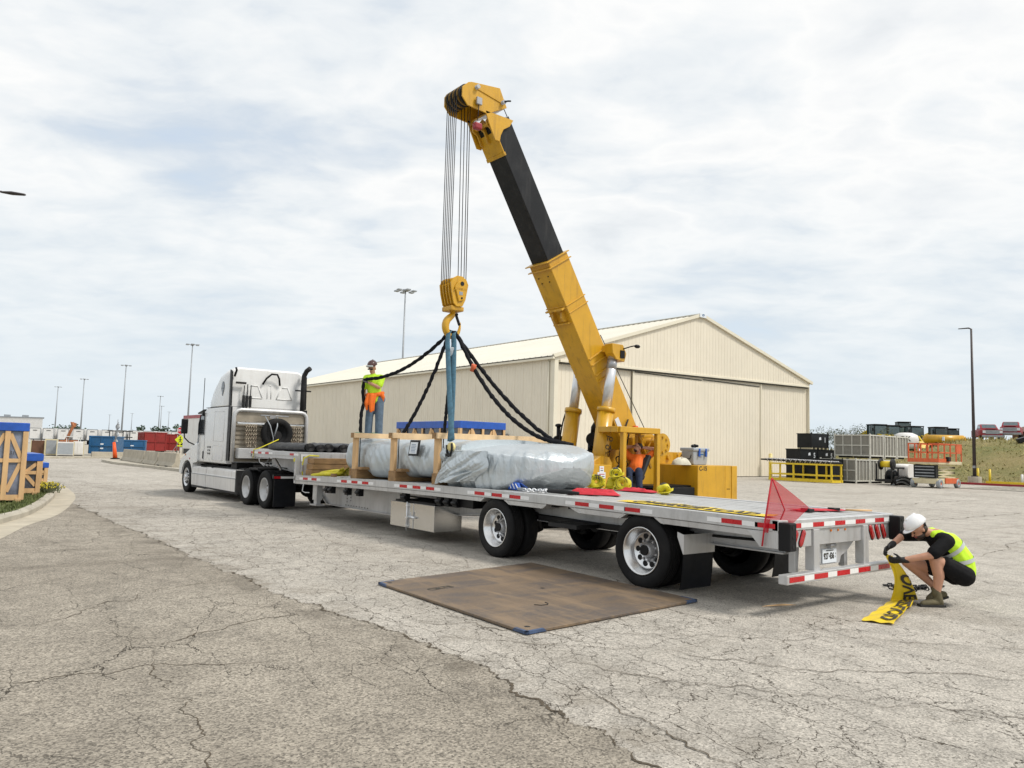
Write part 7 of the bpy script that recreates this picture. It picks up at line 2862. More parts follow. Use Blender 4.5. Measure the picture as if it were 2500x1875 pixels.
def cabinet(lab, x, y, w, d, h, m, m2, rz=-.2):
    t = thing('metal_cabinet', lab, 'cabinet', (x, y, .02), rz, group='cabinets in the far yard', local=True)
    mb = MB()
    mb.box((0, 0, .08), (w, d, h))
    part('body', mb, m, t, bev=.02)
    mb = MB()
    mb.box((.08, -.03, .18), (w - .08, 0.0, h - .1))
    part('front_panel', mb, m2, t)
    mb = MB()
    mb.box((.1, .05, 0), (w - .1, d - .05, .08))
    part('base', mb, 'frame_black', t)
    for k in range(2):
        mb = MB()
        mb.box((-.03 + k * (w + .0), -.02, .06), (.03 + k * w, .06, h + .03))
        part('corner_post', mb, 'cream_paint', t)
    return t


cabinet('brown metal cabinet, leftmost in the far yard', 1.75, 76.6, 1.05, .9, 1.35, 'brown_paint', 'brown_paint')
cabinet('pale grey cabinet with glassy front, second from left in the far yard', 2.75, 75.8, .95, .9, 1.50, 'cream_paint', 'galv')
cabinet('wide dark-fronted cabinet, third from left in the far yard', 3.55, 74.9, 1.35, 1.0, 1.28, 'white_dull', 'grey_plastic')
cabinet('cream cabinet right of the wide dark-fronted one', 5.15, 76.8, .85, .9, 1.35, 'white_dull', 'white_dull')
t = thing('utility_vehicle', 'small green utility vehicle with pale canopy beside the blue bin', 'vehicle', (4.95, 79.2, .02), -.3, local=True)
mb = MB()
mb.loft([rrect(-.9, .1, .35, .95, -.6, .15, .08), rrect(-.9, .1, .35, 1.0, .6, .15, .08)], True)
part('hood', mb, 'green_paint', t)
mb = MB()
mb.box((.1, -.6, .35), (1.1, .6, .7))
part('body', mb, 'green_paint', t, bev=.05)
mb = MB()
for x_, y_ in ((.05, -.55), (1.05, -.55), (.05, .55), (1.05, .55)):
    mb.cyl((x_, y_, .6), (x_, y_, 1.75), .03, n=6)
mb.box((-.1, -.65, 1.75), (1.2, .65, 1.82))
part('canopy', mb, 'white_dull', t)
for x_, y_ in ((-.6, -.65), (-.6, .65), (.8, -.65), (.8, .65)):
    mb = MB()
    mb.lathe([(.12, -.1), (.3, -.1), (.33, -.06), (.33, .06), (.3, .1), (.12, .1)], (x_, y_, .33), (0, 1, 0), 18, closed=True)
    part('wheel', mb, 'rubber', t)


def rolloff(lab, x, y, w, l, h, rz, m, split=False, plates=1, rib=.5, ends=1):
    t = thing('waste_container', lab, 'container', (x, y, .02), rz, group='roll-off containers', local=True)
    mb = MB()
    mb.box((0, 0, .18), (w, l, h))
    part('body', mb, m, t)
    mb = MB()
    mb.box((-.05, -.05, h - .12), (w + .05, l + .05, h + .02))
    part('rim', mb, m, t, bev=.02)
    n = int(l / rib)
    for k in range(n):
        mb = MB()
        mb.box((-.07, .15 + k * rib, .2), (0.0, .15 + k * rib + .14, h - .12))
        part('side_rib', mb, m, t)
    for k in range(3):
        mb = MB()
        c = .05 + (w - .22) * k / 2
        mb.box((c, -.07, .2), (c + .12, 0, h - .12))
        part('end_rib', mb, m, t)
    mb = MB()
    mb.box((0, -.09, h * .5), (w, 0, h * .5 + .1))
    part('end_rail', mb, m, t)
    for k in range(plates):
        mb = MB()
        mb.box((w * .46, -.10, h * (.56 - .22 * k)), (w * .58, -.075, h * (.63 - .22 * k)))
        part('label_plate', mb, 'paper', t)
    mb = MB()
    for xx in (.25, w - .45):
        mb.box((xx, 0, 0), (xx + .2, l, .18))
    part('skid', mb, 'frame_black', t)
    return t


rolloff('larger blue steel container left of the orange marker post', 6.95, 79.9, 2.25, 4.2, 1.92, -.40, 'blue_steel', True, 2, .42)
rolloff('smaller blue steel container right of the orange marker post', 12.3, 93.8, 2.9, 2.6, 1.60, -.28, 'blue_steel', False, 1, .6)
rolloff('dark red ribbed container in front of the white trailers', 18.9, 110.4, 2.9, 7.0, 2.75, -.10, 'red_steel', False, 0, .45)
rolloff('dark red container behind the stop sign', 22.4, 116.0, 2.6, 5.0, 2.6, -.25, 'red_steel', False, 0, .45)
t = thing('loader_arm', 'rusty orange loader arm standing in front of the white trailers', 'machine', (16.0, 150, 0))
spec('rust_orange', (0.34, 0.12, 0.045), 0.6, 0.0, 0.3, 2)
mb = MB()
mb.bar((14.6, 151.2, .8), (16.8, 149.4, .8), 1.2, .9)
part('chassis', mb, 'rust_orange', t, bev=.1)
mb = MB()
mb.tube([P(15.3, 150.6, 1.2), P(15.7, 150.3, 2.4), P(16.2, 149.9, 3.9), P(16.0, 150.0, 4.4)], .25, 8)
part('arm', mb, 'rust_orange', t)
mb = MB()
mb.prism([(15.7, 150.2, 4.5), (16.4, 149.7, 4.3), (16.3, 149.8, 3.6), (15.9, 150.1, 3.7)], (.3, .4, 0))
part('bucket', mb, 'rust_orange', t)
t = thing('pallet_stack', 'dark stack of racks standing in front of the white trailers', 'rack', (18.2, 124, 0))
for k in range(3):
    mb = MB()
    for i in range(4):
        mb.bar((17.2 + i * .8, 124.5 - i * .65, .3 + k * .9), (17.2 + i * .8, 124.5 - i * .65, 1.1 + k * .9), .12, .12)
    mb.bar((17.1, 124.6, 1.1 + k * .9), (19.8, 122.4, 1.1 + k * .9), .8, .14)
    part('rack_tier', mb, 'machine_black', t)

# island with jersey barriers
mb = MB()
isl = [(3.85, 52.3), (4.4, 45.0), (4.7, 38.0), (11, 37), (12, 58), (9.5, 62.5), (5.2, 61.8), (4.2, 58.5)]
nn = []
for a, b in zip(isl, isl[1:] + isl[:1]):
    for k in range(10):
        p = Vector(a).lerp(Vector(b), k / 10)
        nn.append((p.x + .10 * noise.noise((p.x * 2, p.y * 2, 0)), p.y + .1 * noise.noise((p.x * 2, p.y * 2, 5))))
mb.prism([(a, b, 0) for a, b in nn], (0, 0, .15))
struct('traffic_island', mb, 'kerb')
jb = [((5.5, 57.3), (5.45, 53.6), 'farthest concrete barrier on the island'), ((5.4, 53.4), (5.2, 49.8), 'second farthest concrete barrier on the island'), ((5.2, 49.6), (5.15, 46.1), 'second nearest concrete barrier on the island'), ((5.15, 45.9), (5.2, 42.3), 'concrete barrier on the island next to the truck hood')]
for a, b, lab in jb:
    t = thing('concrete_barrier', lab, 'barrier', ((a[0] + b[0]) / 2, (a[1] + b[1]) / 2, .15), group='concrete barriers on the island')
    mb = MB()
    sec = [(-.30, .15), (-.30, .22), (-.15, .42), (-.09, .97), (.09, .97), (.15, .42), (.30, .22), (.30, .15)]
    mb.loft([[(p[0] + s_[0], p[1], s_[1]) for s_ in sec] for p in (a, b)], False)
    part('barrier', mb, 'concrete', t, bev=.02)
    mb = MB()
    for k in range(2):
        yy = a[1] + (b[1] - a[1]) * (.2 + .5 * k)
        mb.box((a[0] - .31, yy - .25, .15), (a[0] - .295, yy + .25, .22))
    part('drain_slot', mb, 'gap_and_shadow', t)
t = thing('marker_post', 'orange marker post with a grey twisted banner on a thin pole', 'marker', (5.5, 60.4, .15))
mb = MB()
mb.lathe([(.34, 0), (.34, .07), (.2, .1)], (5.5, 60.4, .15), (0, 0, 1), 16)
part('base', mb, 'black', t)
mb = MB()
mb.cyl((5.5, 60.4, .2), (5.36, 60.5, 1.45), .17, .10, n=14)
part('post', mb, 'orange_cone', t)
mb = MB()
mb.cyl((5.40, 60.45, 1.4), (5.52, 60.45, 3.2), .03, n=8)
part('pole', mb, 'galv', t)
mb = MB()
mb.grid(lambda u, v: P(5.46 + .16 * math.cos(v * 8) * (u - .5) * 2 + .1 * v, 60.45 + .16 * math.sin(v * 8) * (u - .5) * 2, 1.5 + 1.5 * v), 4, 30)
part('banner', mb, 'galv', t)
t = thing('stop_sign', 'red octagonal stop sign above a yellow-green pedestrian diamond sign left of the truck', 'sign', (19.5, 95, 0), -.30, local=True)
mb = MB()
for xx in (-.32, .32):
    mb.cyl((xx, .05, 0), (xx, .05, 2.4), .04, n=8)
    mb.bar((xx, .05, 1.2), (xx * 3.2, .3, 0), .05, .05)
mb.cyl((0, .05, 0), (0, .05, 3.2), .04, n=8)
part('post', mb, 'galv', t)
mb = MB()
mb.lathe([(.0, .02), (.46, .02), (.46, -.0), (.0, -.0)], (0, -.02, 2.95), (0, -1, 0), 8, smooth=False)
mb.mapv(lambda p: (p[0] * math.cos(.3927) - (p[2] - 2.95) * math.sin(.3927), p[1], 2.95 + p[0] * math.sin(.3927) + (p[2] - 2.95) * math.cos(.3927)))
so = part('octagon_border', mb, 'paper', t)
mb = MB()
mb.lathe([(.0, .012), (.42, .012), (.42, -.0), (.0, -.0)], (0, -.04, 2.95), (0, -1, 0), 8, smooth=False)
mb.mapv(lambda p: (p[0] * math.cos(.3927) - (p[2] - 2.95) * math.sin(.3927), p[1], 2.95 + p[0] * math.sin(.3927) + (p[2] - 2.95) * math.cos(.3927)))
part('octagon', mb, 'sign_red', so)
text(so, 'STOP', .34, (0, -.06, 2.95), (1, 0, 0), (0, 0, 1), 'paper', bold=.012)
mb = MB()
mb.prism([(0, -.03, 1.2), (.62, -.03, 1.82), (0, -.03, 2.44), (-.62, -.03, 1.82)], (0, .02, 0))
dm_ = part('diamond', mb, 'sign_yellow', t)
mb = MB()
for a, b, r_ in (((0, 2.0), (0, 1.75), .07), ((0, 1.75), (-.16, 1.45), .045), ((0, 1.75), (.15, 1.46), .045), ((0, 1.95), (-.2, 1.75), .035), ((0, 1.95), (.2, 1.78), .035)):
    mb.bar((a[0], -.04, a[1]), (b[0], -.04, b[1]), r_ * 1.6, .01, (0, 1, 0))
mb.cyl((0, -.035, 2.13), (0, -.045, 2.13), .08, n=12)
part('pedestrian_symbol', mb, 'ink', dm_)
mb = MB()
mb.box((-.3, -.03, 1.0), (.3, -.01, 1.15))
part('small_plate', mb, 'sign_yellow', t)
t = thing('box_truck', 'white box truck with maroon roof edge half hidden behind the semi truck cab', 'truck', (10, 52, .15))
mb = MB()
mb.box((9.70, 51.0, 1.1), (12.25, 58, 3.55))
part('box_body', mb, 'white_dull', t, bev=.04)
mb = MB()
mb.box((9.65, 50.95, 3.42), (12.3, 58.05, 3.66))
part('roof_edge', mb, 'red_paint', t)
mb = MB()
mb.box((9.75, 51.1, .7), (12.15, 57.9, 1.1))
for yy in (52.2, 56.4):
    mb.cyl((9.70, yy, .62), (10.05, yy, .62), .47, n=18)
part('chassis', mb, 'frame_black', t)
mb = MB()
for k in range(2):
    mb.bar((9.68, 51.4 + k * 1.0, 1.2), (9.68, 51.9 + k, 2.2), .05, .05)
mb.box((9.65, 51.5, 3.0), (9.70, 52.3, 3.1))
part('side_ladder', mb, 'black', t)

# ================================================================ RIGHT BACKGROUND
def hillz(x, y):
    t = min(1, max(0, (x - 60.5) / 27))
    e = t * t * (3 - 2 * t)
    k_ = min(1, max(0, (36.5 - y) / 6.0))
    k_ = k_ * k_ * (3 - 2 * k_)
    return (2.75 + 1.55 * k_) * e + (.25 * noise.noise((x * .08, y * .08, 0)) + .12 * noise.noise((x * .3, y * .3, 3))) * min(1, e * 4) - .02


M_HILL = bpy.data.materials.new('dry_grass')
M_HILL.use_nodes = True
nt = M_HILL.node_tree
bs = nt.nodes['Principled BSDF']
pos = nd(nt, 'ShaderNodeNewGeometry').outputs['Position']
c = mix(nt, ramp(nt, noi(nt, pos, .16, 5, .65), [(.38, 0), (.6, 1)]), (0.155, 0.165, 0.045), (0.30, 0.235, 0.10))
c = mix(nt, ramp(nt, noi(nt, nd(nt, 'ShaderNodeMapping', {'Vector': pos, 'Scale': (1, .4, 3)}).outputs[0], 1.1, 6, .75), [(.42, 0), (.65, .8)]), c, (0.26, 0.22, 0.08))
c = mix(nt, ramp(nt, noi(nt, pos, 3.5, 5, .8), [(.5, 0), (.7, .6)]), c, (0.115, 0.125, 0.035))
nt.links.new(c, bs.inputs['Base Color'])
bs.inputs['Roughness'].default_value = 0.95
bp = nd(nt, 'ShaderNodeBump', {'Height': noi(nt, pos, 4, 6, .8), 'Strength': 0.8, 'Distance': 0.3})
nt.links.new(bp.outputs[0], bs.inputs['Normal'])
mb = MB()
mb.grid(lambda u, v: (lambda x, y: (x, y, hillz(x, y)))(59.2 + 240 * u ** 1.6, -80 + 260 * v), 70, 110)
struct('grass_hill', mb, M_HILL)
mb = MB()
for k in range(9000):
    x, y = 60.5 + 45 * rnd.random() ** 1.2, rnd.uniform(5, 52)
    zz_ = hillz(x, y)
    a = rnd.uniform(0, 3.14)
    h = rnd.uniform(.05, .20) * (2.2 if 80 < x < 92 else 1)
    w_ = rnd.uniform(.03, .09)
    dx, dy = w_ * math.cos(a), w_ * math.sin(a)
    lx, ly = rnd.gauss(0, .12), rnd.gauss(0, .12)
    mb.add([(x - dx, y - dy, zz_ - .02), (x + dx, y + dy, zz_ - .02), (x + lx + dx * .4, y + ly + dy * .4, zz_ + h), (x + lx - dx * .4, y + ly - dy * .4, zz_ + h * .9)], [(0, 1, 2, 3)])
spec('tall_grass', (0.33, 0.285, 0.115), 0.9, 0.0, 0.3, .5)
o = part('tall_grass', mb, 'tall_grass', None, kind='stuff')
tag(o, 'dry tall grass covering the hillside behind the yard', 'grass')
# gravel strip and kerbs
spec('gravel', (0.27, 0.25, 0.21), 0.95, 0.0, 0.5, 6, 0.8, 14)
mb = MB()
mb.grid(lambda u, v: (lambda x, y: (x, y, .02 + (.13 * abs(noise.noise((x * 1.4, y * 1.4, 0))) + .08 * abs(noise.noise((x * 4, y * 4, 2)))) * min(1, 6 * u, 6 * (1 - u), 6 * v, 6 * (1 - v))))(47.5 + 11 * u, 4 + 13.2 * v - 3.5 * (1 - u) * 0), 90, 90)
o = part('gravel', mb, 'gravel', None, kind='stuff')
tag(o, 'grey gravel and rubble strip in front of the red kerb', 'gravel')
mb = MB()
mb.box((58.6, 4, 0), (58.85, 24.5, .17))
struct('red_kerb', mb, 'red_paint')
mb = MB()
mb.box((61.0, -2, 0), (61.25, 20.0, .30))
struct('yellow_kerb', mb, 'yellow_paint')
for k, (x, y, h, m_, lab) in enumerate([(61.9, 20.9, 1.25, 'yellow_paint', 'yellow bollard on the grass edge, nearer the lamp post'), (62.7, 20.3, 1.15, 'yellow_paint', 'yellow bollard on the grass edge, second from the lamp post'), (64.0, 18.4, .7, 'white_dull', 'short white stake on the grass edge right of the yellow bollards'), (66.0, 17.0, .6, 'white_dull', 'rightmost short white stake on the grass edge')]):
    t = thing('bollard', lab, 'bollard', (x, y, hillz(x, y)), group='posts at the grass edge')
    zz_ = hillz(x, y)
    mb = MB()
    mb.cyl((x, y, zz_ - .1), (x + .03, y, zz_ + h), .09, n=12)
    mb.ell((x + .03, y, zz_ + h), (.09, .09, .05), nu=12, nv=6)
    part('post', mb, m_, t)
t = thing('bollard', 'pale yellow bollard beside the hangar door', 'bollard', (51.0, 33.05, 0))
mb = MB()
mb.cyl((51.0, 33.05, 0), (51.0, 33.05, 1.95), .16, n=16)
mb.ell((51.0, 33.05, 1.95), (.16, .16, .10), nu=16, nv=8)
part('post', mb, 'pale_yellow', t)
t = thing('lamp_post', 'dark slim lamp post on a concrete footing at the foot of the hill', 'lamp post', (60.2, 20.5, 0))
mb = MB()
mb.cyl((60.2, 20.5, 0), (60.2, 20.5, .62), .50, .48, n=20)
part('footing', mb, 'concrete', t, bev=.02)
mb = MB()
mb.box((60.0, 20.3, .62), (60.4, 20.7, .70))
part('base_plate', mb, 'lamp_bronze', t)
mb = MB()
mb.cyl((60.2, 20.5, .68), (60.2, 20.5, 12.6), .14, .075, n=12)
part('pole', mb, 'lamp_bronze', t)
mb = MB()
mb.box((60.06, 20.40, 1.3), (60.12, 20.6, 1.5))
part('hand_hole_cover', mb, 'galv', t)
mb = MB()
mb.limb([P(60.2, 20.5, 12.55), P(60.15, 20.7, 12.72), P(60.0, 21.35, 12.70)], [.06, .10, .07])
mb.mapv(lambda p: (p[0], p[1], 12.65 + (p[2] - 12.65) * .55))
part('lamp_head', mb, 'lamp_bronze', t)


def bin_(lab, x, y, z, w, d, h, num=None, tagp=True):
    t = thing('storage_bin', lab, 'bin', (x + w / 2, y + d / 2, z), group='black numbered bins')
    mb = MB()
    mb.box((x, y, z + .12), (x + w, y + d, z + h))
    part('body', mb, 'machine_black', t, bev=.02)
    for k in range(5):
        mb = MB()
        c = x + .05 + (w - .22) * k / 4
        mb.box((c, y, z), (c + .12, y + d, z + .12))
        part('runner', mb, 'cream_paint' if z > 2 else 'machine_black', t)
    mb = MB()
    mb.box((x - .03, y - .03, z + h - .06), (x + w + .03, y + d + .03, z + h + .01))
    part('rim', mb, 'machine_black', t)
    for cx in (x - .02, x + w - .04):
        mb = MB()
        mb.box((cx, y - .03, z + .1), (cx + .06, y + .03, z + h + .10))
        part('corner_post', mb, 'machine_black', t)
    if num:
        text(t, num, .55, (x + w * .80, y - .012, z + h * .60), (1, 0, 0), (0, 0, 1), 'paper', bold=.01)
        mb = MB()
        mb.prism([(x + w * .45, y - .01, z + h * .6), (x + w * .58, y - .01, z + h * .62), (x + w * .56, y - .01, z + h * .8), (x + w * .46, y - .01, z + h * .76)], (0, .008, 0))
        part('paper_tag', mb, 'paper', t)


bin_('black storage bin marked 1, on top of the stack beside the hangar', 47.1, 27.0, 2.42, 2.45, 1.2, 1.2, '1')
bin_('black storage bin marked 5, upper left of the stack beside the hangar', 45.55, 27.0, 1.2, 2.45, 1.2, 1.2, '5')
bin_('black storage bin marked 5, upper right of the stack beside the hangar', 48.05, 27.0, 1.2, 2.45, 1.2, 1.2, '5')
bin_('black storage bin at the bottom left of the stack beside the hangar', 45.55, 27.0, 0, 2.45, 1.2, 1.2)
bin_('black storage bin at the bottom right of the stack beside the hangar', 48.05, 27.0, 0, 2.45, 1.2, 1.2)


def cage_(lab, x, y, z, w, d, h, nside=4):
    t = thing('steel_cage', lab, 'cage', (x + w / 2, y + d / 2, z), group='grey steel cages')
    mb = MB()
    mb.box((x + .06, y + .06, z + .22), (x + w - .06, y + d - .06, z + h - .05))
    part('mesh_infill', mb, 'mesh_panel', t)
    for cx, cy in ((x, y), (x + w - .09, y), (x, y + d - .09), (x + w - .09, y + d - .09)):
        mb = MB()
        mb.box((cx, cy, z), (cx + .09, cy + .09, z + h + .07))
        part('corner_post', mb, 'cage_grey', t)
    for zz_ in (z + .14, z + h - .09):
        for a, b in (((x + .09, y + .0), (x + w - .09, y + .07)), ((x + .0, y + .09), (x + .07, y + d - .09)), ((x + .09, y + d - .07), (x + w - .09, y + d))):
            mb = MB()
            mb.box((a[0], a[1], zz_), (b[0], b[1], zz_ + .09))
            part('rail', mb, 'cage_grey', t)
    for k in range(3):
        mb = MB()
        c = x + w * (k + 1) / 4
        mb.box((c - .03, y + .01, z + .2), (c + .03, y + .055, z + h - .05))
        part('end_bar', mb, 'cage_grey', t)
    for k in range(nside - 1):
        mb = MB()
        c = y + d * (k + 1) / nside
        mb.box((x + .01, c - .03, z + .2), (x + .055, c + .03, z + h - .05))
        part('side_bar', mb, 'cage_grey', t)
    mb = MB()
    mb.box((x + .005, y + .05, z + h * .52), (x + .05, y + d - .05, z + h * .52 + .07))
    part('mid_rail', mb, 'cage_grey', t)
    mb = MB()
    mb.box((x + .12, y + .3, z), (x + w - .12, y + .5, z + .13))
    part('fork_channel', mb, 'frame_black', t)
    mb = MB()
    mb.box((x + .12, y + d - .5, z), (x + w - .12, y + d - .3, z + .13))
    part('fork_channel', mb, 'frame_black', t)
    return t


for k, (x0, w) in enumerate(((48.32, 2.05), (50.55, 1.85), (52.55, 1.9))):
    cage_('grey steel cage in the upper row, ' + ('left of three', 'middle of three', 'right of three')[k], x0, 23.05, 1.84, w, 2.8, 1.74)
for k, (x0, w) in enumerate(((46.25, 1.98), (48.32, 1.85), (50.3, 1.9))):
    cage_('grey steel cage in the bottom row, ' + ('left of three', 'middle of three', 'right of three, behind the orange lift')[k], x0, 23.05, .0, w, 2.8, 1.74)
bin_('black bin standing left of the bottom row of grey cages', 44.75, 24.0, 0, 1.35, 2.2, 1.7)
t = thing('guard_frame', 'yellow tubular guard frame on the ground in front of the black bins', 'frame', (44.2, 25.6, 0))
for xx in (43.3, 44.6):
    mb = MB()
    mb.bar((xx, 23.2, .14), (xx, 28.2, .14), .16, .2)
    part('base_beam', mb, 'yellow_paint', t)
    for yy in (23.3, 24.4, 26.2, 28.1):
        mb = MB()
        mb.bar((xx, yy, .2), (xx, yy, 1.28), .10, .10)
        part('post', mb, 'yellow_paint', t)
    for zz_ in (.52, 1.28):
        mb = MB()
        mb.bar((xx, 23.2, zz_), (xx, 28.2, zz_), .11, .11)
        part('rail', mb, 'yellow_paint', t)
for yy in (23.3, 24.8, 26.5, 28.1):
    mb = MB()
    mb.bar((43.3, yy, .12), (44.6, yy, .12), .12, .16)
    part('cross_beam', mb, 'yellow_paint', t)
t = thing('drill_augers', 'dark spiral steel rods laid across the yellow frame', 'rods', (43.9, 25.8, 1.35))
for k in range(3):
    x_ = 43.5 + k * .3
    mb = MB()
    mb.cyl((x_, 23.0, 1.42), (x_, 29.0, 1.55), .06, n=8)
    ro = part('rod', mb, 'steel_dark', t)
    mb = MB()
    mb.tube([P(x_ + .11 * math.cos(i * .9), 23.2 + i * .055, 1.43 + .0012 * i + .11 * math.sin(i * .9)) for i in range(100)], .035, 5)
    part('flight', mb, 'steel', ro)
# hose reel cart and tank
t = thing('hose_cart', 'dark pump cart with yellow hose reel and coiled hoses beside the grey cages', 'cart', (47.2, 21.0, 0))
mb = MB()
mb.box((46.0, 20.4, .25), (48.6, 21.6, .40))
for p, q in (((46.05, 20.45, .4), (46.05, 20.45, 1.5)), ((46.05, 21.5, .4), (46.05, 21.5, 1.5)), ((47.0, 20.45, .4), (47.0, 20.45, 1.25))):
    mb.bar(p, q, .08, .08)
mb.bar((46.0, 20.45, 1.2), (48.0, 20.45, 1.2), .08, .12)
part('frame', mb, 'steel_dark', t)
mb = MB()
mb.cyl((46.3, 20.5, 1.45), (46.3, 21.3, 1.45), .22, n=16)
rl_ = part('reel_drum', mb, 'yellow_paint', t)
mb = MB()
for yy in (20.48, 21.3):
    mb.lathe([(.1, -.03), (.40, -.03), (.40, .03), (.1, .03)], (46.3, yy, 1.45), (0, 1, 0), 20)
part('reel_flange', mb, 'steel_dark', rl_)
mb = MB()
mb.ell((47.0, 20.9, .75), (.5, .4, .38))
mb.box((46.8, 20.6, .4), (47.5, 21.3, .7))
part('pump', mb, 'machine_black', t)
for k in range(4):
    mb = MB()
    mb.tube([P(47.1 + .9 * math.cos(a_), 20.35 - .25 * k * .3 + .45 * math.sin(a_), .12 + .22 * k * .5 + .16 * math.sin(a_ * 2)) for a_ in [i * .4 for i in range(14)]], .06, 8)
    part('hose', mb, 'steel_dark' if k % 2 else 'galv', t)
for x_ in (46.4, 48.3):
    mb = MB()
    mb.lathe([(.12, -.08), (.3, -.09), (.33, -.05), (.33, .05), (.3, .09), (.12, .08)], (x_, 20.3, .33), (0, 1, 0), 18, closed=True)
    part('wheel', mb, 'rubber', t)
t = thing('water_tank', 'small white plastic tank between the hose cart and the orange lift', 'tank', (48.8, 20.9, 0))
mb = MB()
mb.loft([rrect(47.9, 49.8, .55, 1.45, 20.2, .25, .2), rrect(47.85, 49.85, .5, 1.5, 20.9, .25, .2), rrect(47.9, 49.8, .55, 1.45, 21.6, .25, .2)], True)
part('tank', mb, 'white_dull', t)
mb = MB()
for xx in (48.1, 49.5):
    mb.box((xx, 20.3, 0), (xx + .12, 21.5, .52))
part('stand', mb, 'steel_dark', t)
# scissor lift
t = thing('scissor_lift', 'lowered scissor lift with orange railings and cream base at the yard edge', 'lift', (46.5, 17.8, 0))
mb = MB()
mb.box((44.95, 17.0, .28), (48.2, 18.6, .62))
bs_ = part('base', mb, 'cream_paint', t, bev=.04)
mb = MB()
mb.box((46.0, 16.93, .30), (48.0, 17.0, .66))
part('side_tray', mb, 'orange_paint', bs_, bev=.02)
for x_ in (45.2, 47.9):
    for y_ in (17.0, 18.6):
        mb = MB()
        mb.lathe([(.10, -.11), (.27, -.12), (.30, -.08), (.30, .08), (.27, .12), (.10, .11)], (x_, y_, .30), (0, 1, 0), 18, closed=True)
        w_ = part('wheel', mb, 'galv', t)
        mb = MB()
        mb.cyl((x_, y_ - .1, .3), (x_, y_ + .1, .3), .12, n=10)
        part('hub', mb, 'orange_paint', w_)
for k in range(5):
    for y_ in (17.15, 18.45):
        mb = MB()
        z0 = .66 + k * .17
        mb.bar((45.1 if k % 2 else 47.9, y_, z0), (47.9 if k % 2 else 45.1, y_, z0 + .17), .07, .12)
        part('scissor_arm', mb, 'cream_paint', t)
mb = MB()
mb.box((44.95, 17.1, .66), (45.3, 18.5, 1.50))
part('ladder_pack', mb, 'machine_black', t)
for k in range(4):
    mb = MB()
    mb.box((44.9, 17.2, .75 + k * .2), (44.95, 18.4, .81 + k * .2))
    part('rung', mb, 'galv', t)
mb = MB()
mb.box((44.75, 16.85, 1.55), (48.35, 18.75, 1.75))
part('platform', mb, 'cream_paint', t, bev=.02)
mb = MB()
mb.box((44.72, 16.83, 1.68), (46.4, 18.78, 1.92))
part('toe_board', mb, 'orange_paint', t)
for zz_ in (2.32, 2.88):
    for a, b in (((44.75, 16.87), (48.35, 16.87)), ((44.75, 18.73), (48.35, 18.73)), ((44.77, 16.87), (44.77, 18.73)), ((48.33, 16.87), (48.33, 18.73))):
        mb = MB()
        mb.bar((a[0], a[1], zz_), (b[0], b[1], zz_), .07, .07)
        part('guard_rail', mb, 'orange_paint', t)
for x_ in (44.78, 45.7, 46.6, 47.5, 48.32):
    for y_ in (16.87, 18.73):
        mb = MB()
        mb.bar((x_, y_, 1.75), (x_, y_, 2.9), .07, .07)
        part('rail_post', mb, 'orange_paint', t)
for y_ in (17.5, 18.1):
    mb = MB()
    mb.bar((44.77, y_, 1.75), (44.77, y_, 2.9), .07, .07)
    part('rail_post', mb, 'orange_paint', t)
mb = MB()
mb.box((47.55, 16.84, 2.36), (48.3, 16.90, 2.84))
part('sign_panel', mb, 'orange_paint', t)
mb = MB()
mb.box((45.9, 16.7, 1.75), (46.3, 16.9, 2.05))
part('control_box', mb, 'machine_black', t, bev=.03)

# machines on the hill
ld = thing('wheel_loader', 'leftmost black-cab yellow loader on the hill', 'loader', (0, 0, 0), 0, group='loaders parked on the hill', local=True)
mb = MB()
mb.loft([rrect(-.8, .8, .95, 2.0, -2.6, .25, .1), rrect(-.85, .85, .95, 2.35, -1.6, .25, .1), rrect(-.85, .85, .9, 2.5, -.7, .2, .1)], True)
part('hood', mb, 'yellow_paint', ld)
mb = MB()
mb.box((-.75, -.7, .8), (.75, 2.4, 1.3))
part('chassis', mb, 'machine_black', ld, bev=.05)
mb = MB()
mb.loft([rrect(-.78, .78, 1.3, 3.05, -.75, .12, .05), rrect(-.80, .80, 1.3, 3.1, .1, .12, .05), rrect(-.72, .72, 1.3, 2.95, .85, .12, .05)], True)
spec('cab_glass', (0.075, 0.11, 0.12), 0.1, 0.0, 0.3, coat=.4)
cb = part('cab', mb, 'cab_glass', ld)
mb = MB()
for x_ in (-.79, .79):
    for y_ in (-.72, .05, .8):
        mb.bar((x_, y_, 1.3), (x_ * .97, y_, 3.05), .08, .08)
part('cab_pillar', mb, 'black', cb)
mb = MB()
mb.box((-.85, -.85, 3.05), (.85, .9, 3.18))
part('cab_roof', mb, 'black', cb, bev=.04)
mb = MB()
for x_ in (-.45, .45):
    mb.tube([P(x_, .9, 1.9), P(x_, 1.9, 1.75), P(x_, 2.9, .9)], .13, 8)
mb.prism([(-1.1, 2.8, .35), (-1.1, 3.6, .35), (-1.1, 3.1, 1.2), (-1.1, 2.8, 1.1)], (2.2, 0, 0))
part('loader_arm', mb, 'yellow_paint', ld)
for x_ in (-.95, .95):
    for y_ in (-1.6, 1.5):
        mb = MB()
        mb.lathe([(.25, -.2), (.58, -.22), (.66, -.15), (.66, .15), (.58, .22), (.25, .2)], (x_, y_, .66), (1, 0, 0), 22, closed=True)
        w_ = part('wheel', mb, 'rubber', ld)
        mb = MB()
        mb.lathe([(.26, -.12), (.2, .0), (.0, .02)], (x_, y_, .66), (1 if x_ > 0 else -1, 0, 0), 16)
        part('rim', mb, 'yellow_paint', w_)
mb = MB()
mb.bar((.85, .9, 2.3), (1.15, 1.05, 2.5), .04, .04)
mb.box((1.1, 1.0, 2.3), (1.25, 1.08, 2.7))
part('mirror', mb, 'black', ld)
